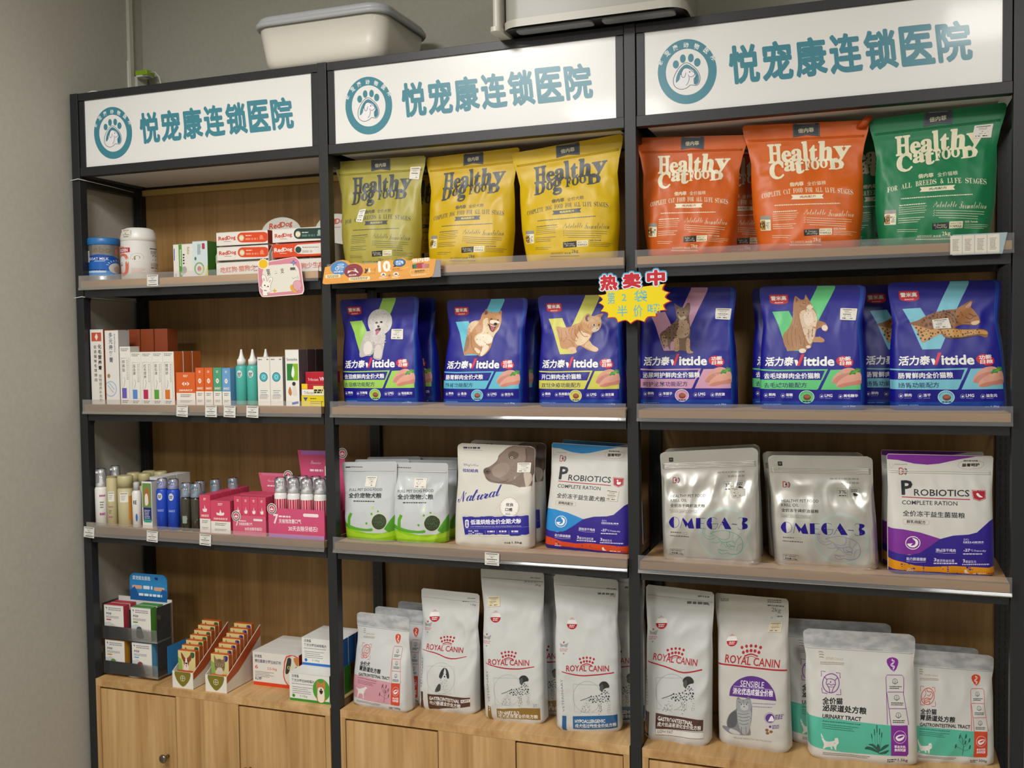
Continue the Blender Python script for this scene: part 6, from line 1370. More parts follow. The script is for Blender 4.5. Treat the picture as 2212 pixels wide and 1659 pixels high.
for x, rz, l in ((.4, .04, 'below the single wide orange carton'), (.5055, 0, 'below the small blue carton'), (.572, .03, 'below the first teal bottle'), (.6525, .03, 'below the two white cartons with teal discs')): price_tag(x, ZB - .016, rz, 'white price tag on the second rail %s' % l)
for x, rz, l in ((.026, .05, 'at its far left end'), (.274, .03, 'below the blue bottles'), (.472, .03, 'below the wide pink carton')): price_tag(x, ZC - .016, rz, 'white price tag on the third rail %s' % l)
price_tag(1.409, ZC - .018, 0, 'white price tag on the third rail below the brown dog pouch')
m = MB(); m.prism([(2.558, ZA - .030), (2.662, ZA - .030), (2.672, ZA + .0175), (2.558, ZA + .0175)], -.0186, -.0178, ('#9fb4ba', 'paper')); a = U(300, 130); 
for k in range(4): a.R('#dcd6c8', 3 + k * 66, 3, 66 + k * 66, 127); a.G('#77706a', 16 + k * 66, 28, 52 + k * 66, 3.5, 9, 9, seed=k)
lay(m, a, plane_fn((2.552, -.0186, ZA - .029), (.118, 0, 0), (0, 0, .045)), kind='paper'); tag(m.build('price_tag_strip'), 'pale strip of four rotated price tags at the right end of the top right rail', 'price tag')

# pink promo card with a rabbit
a = Art((250, 180), (1625, 180), (1625, 1365), (250, 1365))
pk = [(262, 400), (300, 310), (560, 270), (1300, 180), (1420, 205), (1500, 300), (1540, 420), (1590, 900), (1620, 1150), (1590, 1270), (1500, 1320), (900, 1345), (430, 1360), (330, 1290), (285, 1150), (262, 700)]
a.P('#cf8494', smooth([(275, 410), (310, 325), (560, 300), (1295, 200), (1400, 222), (1480, 310), (1515, 430), (1565, 900), (1595, 1140), (1565, 1245), (1480, 1292), (900, 1318), (440, 1332), (350, 1270), (305, 1140), (280, 700)], 3))
a.P('#dcd8cb', smooth([(400, 620), (450, 500), (600, 400), (900, 385), (1280, 375), (1400, 440), (1470, 560), (1500, 800), (1510, 1100), (1450, 1190), (900, 1230), (560, 1245), (420, 1150), (390, 850)], 3))
sun = [(430 + (150 if i % 2 else 128) * math.cos(i * math.pi / 14), 345 + (150 if i % 2 else 128) * math.sin(i * math.pi / 14)) for i in range(28)]
a.P('#f2ecdc', [(430 + (x - 430) * 1.15, 345 + (y - 345) * 1.15) for x, y in sun]); a.P('#e2b81e', sun)
star = lambda cx, cy, r, q: [(cx + (r if i % 2 == 0 else r * q) * math.cos(i * math.pi / 4 - math.pi / 2), cy + (r if i % 2 == 0 else r * q) * math.sin(i * math.pi / 4 - math.pi / 2)) for i in range(8)]
a.P('#2f3f86', star(1328, 355, 95, .4)); a.P('#7a92cc', star(1328, 355, 60, .5)); a.P('#d8a432', star(755, 1180, 78, .38))
LN = '#6e5a58'
a.P('#d9a23e', smooth([(1210, 1100), (1225, 1040), (1290, 1005), (1350, 1050), (1400, 1200), (1395, 1265), (1300, 1230), (1240, 1180)], 3)); a.P('#d4a0aa', smooth([(1300, 1050), (1320, 940), (1400, 890), (1500, 905), (1550, 1000), (1540, 1100), (1450, 1190), (1415, 1230), (1390, 1190), (1320, 1130)], 3)); a.L('#94606a', smooth([(1300, 1050), (1320, 940), (1400, 890), (1500, 905), (1550, 1000), (1540, 1100), (1450, 1190), (1415, 1230), (1390, 1190), (1320, 1130)], 3), 9, 0, True)
rab = [(370, 960), (400, 880), (370, 760), (385, 680), (430, 668), (480, 700), (510, 790), (520, 880), (545, 885), (580, 800), (640, 750), (695, 780), (700, 850), (650, 950), (630, 1010), (640, 1080), (600, 1130), (655, 1165), (650, 1205), (560, 1220), (530, 1230), (545, 1315), (400, 1320), (385, 1230), (395, 1150), (320, 1080), (305, 1035), (345, 1030), (400, 1090), (360, 1030)]
a.P('#ece6dc', rab, 0); a.L(LN, rab, 9, 0, True); a.P('#c9a8a4', smooth([(415, 790), (440, 770), (465, 830), (455, 880), (430, 860)], 3)); a.P('#c9a8a4', smooth([(590, 900), (620, 840), (650, 840), (625, 910), (595, 930)], 3))
a.E('#2a2624', 462, 1003, 22, 22); a.E('#2a2624', 560, 1040, 22, 22); a.E('#6a4a48', 508, 1046, 12, 10); a.P('#3a3460', [(440, 1135), (475, 1150), (510, 1150), (508, 1185), (475, 1165), (440, 1170)])
a.T_('#3c3a38', '第', 540, 715, 650, 710, 215, .006, -.1); a.L('#3c3a38', [(785, 590), (805, 580)], 9); a.L('#3c3a38', [(770, 662), (840, 642)], 10); a.T_('#3c3a38', '支', 940, 660, 1050, 655, 160, .006); a.G('#5c5a58', 1228, 490, 1400, 80, 1, seed=3); a.L('#4a4846', [(1240, 500), (1270, 590), (1290, 520), (1330, 590), (1350, 490), (1400, 600)], 9); a.L('#4a4846', [(1280, 790), (1300, 830), (1350, 820), (1370, 780), (1400, 830), (1440, 740), (1455, 850)], 9)
W = .1545; H = .112
pts = [(.6935 + (x - 262) / 1358 * W, 1.7655 - (y - 180) / 1180 * H) for x, y in smooth(pk, 3)]
m = MB(); m.prism(pts, -.034, -.0332, ('#e9d6d4', 'card')); lay(m, a, plane_fn((.6935 - .0014, -.034, 1.7655 - H * 1185 / 1180), (W * 1375 / 1358, 0, 0), (0, 0, H * 1185 / 1180)), lim=False)
tag(m.build('promo_card'), 'pink framed promo card with a white rabbit and balloons, handwritten note', 'sign')
m = MB(); m.box((.70, -.0332, 1.735), (.72, -.0165, 1.7358), ('#d8d8da', 'plastic')); m.box((.70, -.0332, 1.700), (.72, -.032, 1.7358), ('#d8d8da', 'plastic')); m.build('clip', bpy.data.objects['promo_card'])

# orange shelf talker
oc = [(20, 615), (2, 590), (55, 225), (160, 210), (200, 150), (290, 95), (400, 80), (490, 110), (545, 175), (640, 160), (720, 180), (780, 205), (1060, 200), (1075, 160), (1290, 140), (1350, 170), (1430, 115), (1530, 115), (1580, 180), (1660, 180), (1690, 145), (1990, 140), (2020, 175), (2112, 175), (2060, 500), (2040, 560), (1980, 585), (60, 625)]
a = Art((0, 80), (2112, 80), (2112, 625), (0, 625))
a.G('#e09a56', 40, 540, 2020, 46, 1, dy=-40, seed=12) if 0 else a.T_('#e29c58', 'PURE  FI      ST PET FOOD', 40, 600, 1900, 560, 60, .01)
a.E('#4f86be', 335, 265, 172, 160, 36); a.E('#8a3e46', 598, 350, 178, 165, 36)
a.L('#e6eef4', [(300, 180), (400, 175), (410, 200), (310, 215), (300, 240), (400, 235), (405, 260), (330, 270)], 11, 3); a.L('#e6eef4', [(260, 250), (300, 235), (322, 260), (310, 310), (280, 318), (255, 290), (260, 250)], 9); a.L('#e6eef4', [(275, 275), (290, 295), (310, 262)], 9); a.L('#e6eef4', [(330, 310), (390, 305), (385, 285)], 9); a.T_('#e6eef4', '守护肠道', 225, 370, 400, 365, 34, .03)
a.P('#ece4dc', smooth([(500, 330), (560, 290), (530, 270), (600, 300), (650, 340), (640, 280), (655, 340), (690, 385), (680, 405), (640, 370), (560, 350), (490, 400)], 2)); a.P('#d08a54', [(480, 345), (560, 325), (600, 340), (520, 350)]); a.T_('#ece4dc', '强壮体质', 510, 462, 655, 455, 34, .03)
a.R('#efe0b4', 62, 405, 350, 485, 20); a.G('#55503c', 95, 425, 318, 16, 2, 30); a.R('#efe0b4', 510, 490, 905, 570, 20); a.G('#55503c', 540, 505, 870, 16, 2, 30, seed=4)
a.P('#4a4038', [(812, 300), (850, 330), (870, 300), (880, 360), (840, 390), (850, 420), (800, 415), (820, 360)]); a.P('#e8dccb', [(880, 310), (915, 300), (905, 350), (930, 390), (890, 410), (870, 380)]); a.L('#b86a34', [(925, 330), (980, 360), (1005, 310), (1000, 400)], 6); a.L('#b86a34', [(890, 440), (1000, 420), (990, 455)], 6)
a.T_('#f2eee4', '10', 1060, 412, 1290, 408, 250, .05); a.T_('#f2eee4', '%', 1255, 400, 1300, 400, 34, .03)
a.E('#26324a', 1450, 220, 112, 90); a.E('#4f86be', 1450, 218, 96, 76); a.P('#26324a', [(1360, 270), (1330, 315), (1420, 295)]); a.T_('#eef2f6', '独立', 1388, 220, 1485, 210, 42, .02); a.T_('#eef2f6', '分装', 1388, 272, 1480, 262, 42, .02); a.T_('#eef2f6', '!', 1492, 248, 1525, 240, 60, .03)
a.T_('#a8562a', '冻干肉', 1320, 380, 1450, 374, 34, .01); a.G('#a8562a', 1318, 392, 1510, 7, 1); a.L('#f0d68c', [(1500, 360), (1560, 345), (1615, 325)], 9, 3)
for x in (1155, 1385): a.E('#f2e6d4', x, 470, 52, 44); a.P('#7e5c5c', [(x - 38, 490), (x, 440), (x + 38, 490)]); a.G('#f4e8c8', x - 80, 525, x + 70, 12, 2, 22)
a.P('#7e5c5c', [(1235, 490), (1295, 490), (1295, 500), (1235, 500)]); a.P('#7e5c5c', [(1260, 468), (1270, 468), (1270, 524), (1260, 524)])
a.T_('#f4ece0', '倍内菲', 1680, 240, 1995, 225, 90, .035)
for x0, x1, c, y in ((1680, 1720, '#3c5a50', 280), (1715, 1765, '#3f7a5c', 272), (1762, 1890, '#b0443c', 255), (1860, 1930, '#c87a94', 275), (1910, 1985, '#b87a6a', 285)): a.P(c, [(x0, y), (x1, y - 4), (x1 - 4, 370), (x0 + 4, 372)])
a.L('#f0e2a8', [(1650, 405), (1985, 395), (1960, 450), (1985, 490), (1650, 500), (1640, 450), (1650, 405)], 7); a.T_('#5c4a34', '金标系列', 1725, 450, 1900, 440, 38, .022); a.T_('#5c4a34', 'TOP QUALITY', 1722, 482, 1890, 472, 22, .012); a.G('#f2dcae', 1662, 515, 1930, 18, 1, dy=-6, seed=7)
X = lambda x, y: (.9095 + x / 2112 * .3565, 1.7500 + .0035 * (x / 2112) - (y - 80) / 545 * .0665)
m = MB(); m.prism([X(x, y) for x, y in smooth(oc, 1)], -.036, -.0352, ('#e0a04c', 'card'))
def ofn(S, T):
    x = S * 2112; y = 625 - T * 545; P = np.stack([.9095 + x / 2112 * .3565, 0 * x - .036, 1.7500 + .0035 * S - (y - 80) / 545 * .0665], 1); return P, np.repeat(np.array([[0, -1., 0]]), len(S), 0)
lay(m, a, ofn, lim=False); tag(m.build('shelf_talker'), 'orange cut-out promotional strip with blue and maroon discs clipped on the top rail', 'sign')
m = MB(); m.box((1.25, -.0352, 1.692), (1.278, -.034, 1.738), ('#8f8c92', 'plastic')); m.box((1.25, -.034, 1.715), (1.278, -.0166, 1.7162), ('#b8b6ba', 'plastic')); m.build('clip', bpy.data.objects['shelf_talker'])

# starburst sale sign
a = Art((95, 170), (1930, 170), (1930, 1535), (95, 1535))
def burst(k, dx=0, dy=0):
    tips = [(150, 985), (130, 790), (330, 700), (1780, 560), (1880, 775), (1915, 990), (1800, 1205), (1560, 1365), (1280, 1490), (940, 1525), (625, 1490), (365, 1370), (195, 1200)]
    out = []; cx, cy = 1000, 950
    for i, p in enumerate(tips):
        q = tips[(i + 1) % len(tips)]; out.append(p)
        if i == 2: continue
        mx, my = (p[0] + q[0]) / 2, (p[1] + q[1]) / 2
        for t in (.25, .5, .75):
            bx, by = p[0] + (q[0] - p[0]) * t, p[1] + (q[1] - p[1]) * t; f = .13 * math.sin(math.pi * t); out.append((bx + (cx - bx) * f, by + (cy - by) * f))
    return [(cx + (x - cx) * k + dx, cy + (y - cy) * k + dy) for x, y in out]
Yl = burst(.965, -10, -6); a.P('#ecd400', Yl)
HW = '#6fb6bc'
for ch, x0, x1, yb, h in (('第', 375, 560, 1025, 300), ('2', 722, 840, 950, 170), ('袋', 1020, 1340, 985, 285), ('半', 610, 860, 1330, 270), ('价', 1000, 1225, 1350, 300), ('哦', 1340, 1640, 1270, 230)): a.T_(HW, ch, x0, yb, x1, yb, h, .012, 0)
for ch, x0, x1, yb, h in (('热', 195, 640, 690, 400), ('卖', 745, 1200, 655, 395), ('中', 1320, 1775, 615, 400)):
    a.T_('#4f9cc4', ch, x0 - 34, yb + 20, x1 + 40, yb + 14, h + 62, .155); a.T_('#f4efec', ch, x0 - 14, yb + 12, x1 + 14, yb + 8, h + 20, .105); a.T_('#c01c30', ch, x0 + 8, yb - 6, x1 - 8, yb - 10, h - 10, .052, 0, 3)
Bp = lambda x, y: (1.7145 + (x - 95) / 1835 * .1985, 1.693 - (y - 170) / 1365 * .142)
m = MB(); m.prism([Bp(x, y) for x, y in burst(1.0)], -.037, -.0362, ('#b81a24', 'card')); lay(m, a, plane_fn((1.7145, -.037, 1.693 - .142), (.1985, 0, 0), (0, 0, .142)), lim=False)
tag(m.build('sale_sign'), 'yellow starburst sale sign with a red edge hanging on the rack post', 'sign')
m = MB(); m.box((1.79, -.0362, 1.64), (1.81, -.0, 1.642), ('#d8d8da', 'plastic')); m.build('clip', bpy.data.objects['sale_sign'])
# ------------------------------------------------------------------ second shelf, left bay
G2 = 'cartons on the second left shelf'
a = U(56, 240); a.R('#c0543a', 6, 10, 48, 38); a.P('#e8ddd0', [(28, 12), (34, 24), (28, 36), (20, 24)])
for k, c in enumerate('化毛营养膏'): a.T_('#2a2826', c, 32, 62 + k * 17, 47, 62 + k * 17, 14, .024)
for k, c in enumerate('宠物营养补充剂'): a.T_('#4a4846', c, 33, 155 + k * 13, 45, 155 + k * 13, 11)
for k, c in enumerate('促进猫咪毛球排出'): a.T_('#2a2826', c, 14, 62 + k * 15, 26, 62 + k * 15, 11, .01)
carton('supplement_carton', 'tall white hairball paste carton with a red square, leftmost on its shelf', 'carton', G2, .0185, .02, ZB, .052, .05, .240, '#e2dfd6', [('front', a)], side='#9a4c2c')
a = U(56, 240)
for k, c in enumerate('多元康复膏'): a.T_('#5a5878', c, 16, 24 + k * 20, 32, 24 + k * 20, 17, .012)
a.G('#8a8a98', 38, 12, 44, 3, 12, 5); a.O('#9ab4d4', 18, 190, 24, 3); a.L('#9ab4d4', [(6, 178), (30, 202)], 3); a.L('#9ab4d4', [(12, 170), (34, 192)], 3); a.E('#a08448', 12, 148, 6, 7)
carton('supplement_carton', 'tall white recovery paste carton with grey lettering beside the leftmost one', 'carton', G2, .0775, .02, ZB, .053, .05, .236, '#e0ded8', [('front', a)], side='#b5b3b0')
for k in range(4): carton('supplement_carton', 'tall brown-sided carton in the back row, %s' % ('nearest the wall', 'second', 'third', 'fourth and free-standing')[k], 'carton', G2, .02 + .055 * k, .125, ZB, .051, .05, .240, '#8e4426', side='#84401f', top='#d8d4cc')
NM = ('curly purple', 'blue', 'crimson', 'green', 'orange'); SC5 = ('#6a5ab0', '#5a86cc', '#b82c58', '#5a9e3c', '#d0742c')
for k in range(5):
    h = .184 if k == 0 else .166; a = U(42, 170); a.G('#8a8884', 5, 6, 36, 2.5, 2, 5); a.L('#8a8884', [(6, 34), (36, 34), (36, 152), (6, 152), (6, 34)], .8)
    for j, c in enumerate(('卵磷脂', '益血康', '红毛营养', '尿石清', '胃肠舒')[k]): a.T_('#3a3836', c, 9, 50 + j * 12, 19, 50 + j * 12, 10)
    a.G('#9a9894', 26, 40, 33, 2, 12, 5); a.L('#8a8884', [(12, 120), (18, 100), (14, 90)], 1.2, 3); a.R(SC5[k], 6, 122, 24, 152); a.G('#6a6864', 6, 158, 30, 2.5, 2, 5)
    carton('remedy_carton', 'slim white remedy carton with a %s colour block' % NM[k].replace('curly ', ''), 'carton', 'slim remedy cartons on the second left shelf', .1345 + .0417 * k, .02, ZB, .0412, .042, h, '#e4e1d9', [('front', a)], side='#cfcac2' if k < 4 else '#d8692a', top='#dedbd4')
for k in range(2): carton('remedy_carton', 'slim remedy carton %s behind the one with the orange block' % ('directly', 'two places')[k], 'carton', 'slim remedy cartons on the second left shelf', .3018, .065 + .045 * k, ZB, .0412, .042, .166, '#e4e1d9', side='#c8642c')
def smarice(x, w, h, c, lab, z, z0, y=.015, d=.03, nm='drops_carton', grp=None, ic='eye'):
    a = U(w * 1000, h * 1000); W, H = w * 1000, h * 1000; a.R('#e4e1d9', 0, H * .63, W, H); cx = W / 2
    if ic == 'eye': a.P('#f0e6da', smooth([(cx - W * .2, H * .35), (cx, H * .28), (cx + W * .2, H * .35), (cx, H * .42)], 3)); a.E(c, cx, H * .35, W * .1, W * .1); a.E('#f0e6da', cx, H * .35, W * .05)
    else: a.P('#f0e2e4', smooth([(cx - W * .16, H * .44), (cx - W * .2, H * .36), (cx - W * .06, H * .38), (cx, H * .26), (cx + W * .06, H * .37), (cx + W * .18, H * .35), (cx + W * .16, H * .44)], 2))
    a.G('#f0e6da', cx - W * .12, H * .08, cx + W * .12, 2, 2, 4); a.T_('#f2dcc8', ital('SMARICE'), W * .14, H * .58, W * .86, H * .58, H * .06, .01); a.G('#4a4846', W * .22, H * .68, W * .78, 2, 2, 5); a.G('#8a8884', W * .2, H * .86, W * .8, 2, 2, 4)
    return carton(nm, lab, 'carton', grp or G2, x, y, z, w, d, h, c, [('front', a)])
for x, w, h, c, l in ((.3535, .0705, .101, '#d8622a', 'wide orange eye drops carton'), (.4262, .0305, .115, '#d8622a', 'first narrow orange drops carton right of the wide one'), (.4585, .0305, .115, '#d8622a', 'second narrow orange drops carton beside the green one'), (.4908, .0305, .115, '#4c9c78', 'narrow green drops carton'), (.5231, .0295, .114, '#6a9ccc', 'narrow blue drops carton turned round'), (.5540 - .0012, .006, .114, '#24785a', 'sliver of a dark green drops carton beside the teal bottle')): smarice(x, w, h, c, l, ZB, 0) if w > .01 else carton('drops_carton', l, 'carton', G2, x, .05, ZB, .014, .03, h, c)
for k, (x, y) in enumerate(((.5735, .045), (.6135, .045), (.625, .098))):
    t = empty('drip_bottle', (x, y, ZB)); tag(t, ('teal bottle with a white nozzle cap, left of the pair', 'teal bottle with a white nozzle cap, right of the pair', 'teal bottle with a white nozzle cap hidden behind the white cartons')[k], 'bottle', 'teal drip bottles')
    m = MB(); m.lathe([(.016, 0), (.0185, .003), (.0185, .112), (.016, .120), (.010, .1225)], (0, 0, 0), ('#4db0a4', 'plastic'), 28); m.build('body', t)
    m = MB(); m.lathe([(.0135, .122), (.0135, .138), (.0095, .142), (.006, .152), (.0035, .164), (.003, .169), (.001, .170)], (0, 0, 0), ('#e4e4e0', 'plastic'), 24); m.build('nozzle_cap', t)
    m = MB(); lay(m, U().E('#d4dcda', 50, 50, 45, 46).G('#2a2c30', 22, 35, 78, 12, 3, 18), cyl_fn((0, 0), .0186, .083, .107, -110, -50), 8, 4, 'paper', lim=False); m.build('label', t)
for k, x in enumerate((.640, .6845)):
    a = U(43, 145); a.G('#6a6864', 4, 6, 16, 3, 1); a.G('#6a6864', 32, 6, 39, 3, 1); a.E('#1c6c84', 21, 60, 14, 14); a.E('#4fb4c0', 21, 60, 11.5, 11.5); a.O('#c8e8ea', 21, 60, 5, 1.2); a.G('#6a8a9c', 9, 100, 34, 2, 3, 6); a.G('#8a8884', 6, 116, 37, 1.5, 3, 4)
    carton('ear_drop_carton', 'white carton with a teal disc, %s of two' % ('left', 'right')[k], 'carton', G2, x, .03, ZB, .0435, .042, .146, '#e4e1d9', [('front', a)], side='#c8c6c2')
a = U(46, 168); a.T_('#3a3a3a', 'Surosolve', 5, 33, 41, 33, 8, .01); a.R('#2c7c34', 5, 42, 25, 92); a.R('#84b824', 25, 42, 43, 92); a.P('#eeeeea', smooth([(26, 48), (31, 68), (26, 84), (20, 74)], 3)); a.P('#c07a3c', smooth([(8, 128), (14, 110), (20, 128), (16, 138)], 3)); a.P('#dcd6cc', smooth([(22, 135), (24, 105), (32, 100), (38, 135)], 3)); a.E('#3a2a22', 28, 102, 6, 6); a.P('#3c5cb0', [(20, 158), (42, 154), (42, 161), (20, 165)])
carton('ear_cleaner_carton', 'white carton with green panels and a white drop, dog and cat below', 'carton', G2, .7445, .02, ZB, .046, .045, .167, '#e6e4de', [('front', a)], side='#6e6468')
for k in range(2): carton('ear_cleaner_carton', 'dark-sided carton %s behind the one with green panels' % ('directly', 'furthest')[k], 'carton', G2, .7445, .068 + .048 * k, ZB, .046, .045, .167, '#8a8286', side='#4c4044')
for l, y, z, h, c, sd in (('yellow flat carton with blue triangle at the bottom of the stack', .02, ZB, .031, '#e0cc14', '#d8c410'), ('red, yellow and white flat carton in the middle of the stack', .022, ZB + .0315, .034, '#b81c2c', '#b81c2c'), ('red flat carton on top of the stack by the post', .045, ZB + .066, .034, '#b81c30', '#a81828')):
    a = U(82, 33)
    if c == '#e0cc14': a.P('#3c4c90', [(6, 6), (22, 6), (14, 18)]); a.G('#6a6420', 30, 8, 50, 3, 1); a.G('#6a6420', 30, 18, 74, 2, 2, 6)
    elif h > .033 and y < .03: a.R('#e8e4d8', 0, 16, 82, 33); a.R('#e8c820', 0, 0, 20, 15); a.T_('#5a5856', 'Trifectant', 8, 30, 44, 30, 9); a.R('#e8dc90', 40, 6, 74, 28); a.G('#2a2a2a', 42, 16, 72, 5, 2, 6)
    else: a.T_('#f0dcd8', 'Trifectant', 8, 26, 44, 26, 8); a.T_('#f4ecea', 'VKE', 48, 26, 74, 26, 11, .03)
    carton('flat_carton', l, 'carton', G2, .797, y, z, .082, .06, h, c, [('front', a)], side=sd)

# ------------------------------------------------------------------ third shelf, left bay
def bottle(nm, lab, x, y, r, h, col, neck, cap, capc, pump=False, arts=(), kind='plastic', grp='bottles on the third left shelf', cl=True):
    t = empty(nm, (x, y, ZC)); tag(t, lab, 'bottle', grp)
    m = MB(); m.lathe([(r - .003, 0), (r, .003), (r, h - .008), (r - .003, h - .002), (neck, h)], (0, 0, 0), (col, kind) if isinstance(col, str) else col, 28)
    for q in arts: lay(m, q[0], cyl_fn((0, 0), r, q[1], q[2], q[3], q[4]), 8, 1, 'paper', lim=False)
    o = m.build('body', t); finish_normals(o, m)
    if cap:
        m = MB(); H = cap
        if pump:
            m.lathe([(neck + .004, h - .001), (neck + .004, h + .008), (neck * .55, h + .011), (neck * .45, h + H - .010), (neck * .6, h + H - .009), (neck * .6, h + H)], (0, 0, 0), (capc, 'plastic'), 20); m.box((-.004, -.019, h + H - .007), (.004, 0, h + H - .001), (capc, 'plastic'))
        else: m.lathe([(neck, h - .001), (neck, h + H - .003), (neck - .003, h + H)], (0, 0, 0), (capc, 'plastic'), 28)
        m.build('pump_head' if pump else 'cap', t)
        if pump and cl: m = MB(); m.lathe([(neck + .006, h), (neck + .005, h + H + .004), (neck + .002, h + H + .006)], (0, 0, 0), CAPCL, 24, cap=False); m.build('clear_cap', t)
    return t
lb = lambda c='#a8508a': U().G(c, 10, 10, 80, 7, 1).G('#6a6864', 15, 35, 60, 4, 3, 9).G(c, 10, 75, 70, 9, 1)
PL = [(U().R('#e4e0d6', 0, 0, 100, 100).G('#3a3836', 12, 10, 88, 7, 1).G('#77746e', 20, 34, 70, 6, 3, 18), .08, .112, -95, -30)]
bottle('foam_pump_bottle', 'white foam pump bottle with clear cap, leftmost on the third shelf', .0375, .028, .0203, .127, '#e2e0dc', .012, .05, '#e8e8e4', True, [(lb(), .02, .11, -75, 0)])
bottle('foam_pump_bottle', 'cream foam pump bottle with white pump rising behind the first', .044, .085, .017, .13, '#c4b98c', .011, .05, '#e4e4e0', True, [])
bottle('lotion_bottle', 'narrow beige bottle with a price label and purple foot mark', .0795, .03, .0176, .160, '#c2b88c', .0174, 0, '', False, PL + [(lb(), .02, .07, -100, -30)])
bottle('lotion_bottle', 'wider beige bottle with a price label and orange edge', .1288, .034, .0242, .128, '#c6bc92', .0242, .036, '#bdb487', False, PL + [(U().R('#c8883a', 0, 0, 100, 100), .02, .1, -30, 0)])
for k, (x, y) in enumerate(((.105, .10), (.15, .10), (.125, .15), (.172, .15))): bottle('lotion_bottle', 'beige bottle in the rear rows, %s' % ('left one of the second row', 'right one of the second row', 'left one of the third row', 'right one of the third row')[k], x, y, .021, .128, '#c6bc92', .021, .036, '#b8ad80')
bottle('supplement_bottle', 'small white bottle with grey cap left of the picture carton', .1762, .03, .0145, .118, '#e0dedb', .0095, .027, '#b8b8ba', False, [(U().T_('#1c2438', 'RE', 20, 28, 80, 28, 14, .03).E('#2c6ca8', 75, 75, 18, 14), .01, .1, -110, -40)])
a = U(38, 150); a.R('#6a8c4c', 2, 6, 36, 84); a.P('#a8683c', smooth([(10, 30), (24, 20), (30, 44), (26, 74), (12, 78), (8, 50)], 3)); a.P('#e2dccf', smooth([(12, 44), (22, 42), (24, 72), (12, 76)], 3)); a.R('#1f2f6a', 4, 84, 36, 128); a.R('#3f9c84', 6, 122, 34, 132); a.G('#d8dcec', 8, 92, 30, 2, 6, 5)
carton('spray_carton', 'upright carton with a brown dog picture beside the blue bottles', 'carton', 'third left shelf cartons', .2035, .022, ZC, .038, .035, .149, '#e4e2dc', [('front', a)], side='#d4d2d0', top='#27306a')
for k in range(2): carton('spray_carton', 'white-topped carton %s behind the dog picture carton' % ('directly', 'further')[k], 'carton', 'third left shelf cartons', .2035, .06 + .07 * k, ZC, .05, .066, .158, '#d8d6d0')
for k, x in enumerate((.2815, .3245)): bottle('shampoo_bottle', 'bright blue bottle with a violet pump, %s of two' % ('left', 'right')[k], x, .024, .0192, .130, '#1c44b4', .011, .024, '#7c86cc', True, [(U().E('#c4ccd8', 50, 50, 46, 46).G('#2a2c30', 24, 36, 76, 12, 2, 20), .093, .118, -105, -50), (U(100, 50).T_('#9cb0e4', ital('SMARICE'), 4, 40, 96, 40, 24), .055, .07, -110, -40)])
AMB = ('#3e3a30', 'gloss')
for k, (x, y) in enumerate(((.3715, .024), (.4095, .024), (.385, .075), (.41, .12), (.445, .165))): bottle('amber_pump_bottle', 'dark amber bottle with blue pump, %s' % ('front left', 'front right beside the pink cartons', 'second row', 'third row', 'rearmost')[k], x, y, .0165, .107, AMB, .0115, .036, '#4c84a4', True, [(U().R('#8f9c90', 0, 0, 100, 100), .025, .048, -100, -50)] if k == 0 else [])
PKC = '#cf4866'
for k in range(4): smarice(.4315, .0395, .116, PKC, 'narrow pink carton, %s of its row' % ('front', 'second', 'third', 'last')[k], ZC, 0, .01 + .052 * k, .049, 'dental_carton', 'pink dental cartons', 'hand')
for k in range(3): smarice(.4735, .072, .101, PKC, 'wide pink carton, %s of its row' % ('front', 'middle', 'last')[k], ZC, 0, .008 + .06 * k, .056, 'dental_carton', 'pink dental cartons', 'hand')
def tray(x, w, h, y, lab, cc, foot, hx, hw, hz, n):
    t = empty('display_tray', (x, y, ZC)); tag(t, lab, 'display tray', 'pink display trays')
    a = U(200, 90); s = 1; a.T_('#f2dce2', '7', 18, 48, 36, 48, 30, .03); a.T_('#f2dce2', '天有效改善口气', 38, 46, 118, 44, 14, .024); a.T_('#f2dce2', '30天去除牙结石!', 72, 68, 176, 66, 16, .024); a.R('#f0dce0', 125, 12, 180, 22, 5); a.G('#f2dce2', 38, 22, 80, 5, 1); a.R(foot, 0, 80, 200, 90)
    m = MB(); m.box((0, 0, 0), (w, .0015, h), (cc, 'card')); lay(m, a, plane_fn((0, 0, 0), (w, 0, 0), (0, 0, h))); m.build('tray_front', t)
    m = MB(); m.box((0, .0015, 0), (w, .14, .0015), (cc, 'card')); m.box((0, .0015, 0), (.0015, .14, h * .8), (cc, 'card')); m.box((w - .0015, .0015, 0), (w, .14, h * .8), (cc, 'card')); m.build('tray_body', t)
    m = MB(); m.prism([(hx, 0), (hx + hw, 0), (hx + hw + .0, hz[1]), (hx - .012, hz[1]), (hx + .002, hz[0])], .14, .1415, (cc, 'card')); a = U(100, 60); a.R(foot, 0, 0, 100, 8); a.T_('#f2dce2', script('Smarice'), 22, 26, 46, 26, 7, -.01); a.G('#f2dce2', 20, 36, 50, 4, 1)
    lay(m, a, plane_fn((hx, .14, hz[0]), (hw, 0, 0), (0, 0, hz[1] - hz[0]))); m.build('header_card', t)
    sticker_on(t, plane_fn((hx + hw * .55, .139, hz[0] + .02), (.032, 0, 0), (0, 0, .03)), [(0, 1), (1, 1), (1, 0), (0, 0)])
    for cx, cz, yy in ((.014, h - .002, -.001), (hx + hw * .95 if n else .11, hz[1] - .006, .139)):
        m = MB(); m.lathe([(.0165, 0), (.0165, .0006)], (0, 0, 0), ('#eadfdc', 'card'), 28); m.v = [(cx + p, yy - q, cz + r) for p, r, q in m.v]; a = U(); a.O('#5a5450', 50, 50, 40, 9); a.E(PKC, 50, 50, 27, 27); a.P('#f2e2e4', smooth([(34, 62), (32, 48), (44, 50), (50, 32), (57, 50), (66, 48), (66, 62)], 2)); lay(m, a, plane_fn((cx - .016, yy - .0008, cz - .016), (.032, 0, 0), (0, 0, .032)), lim=False); m.build('round_tag', t)
    return t
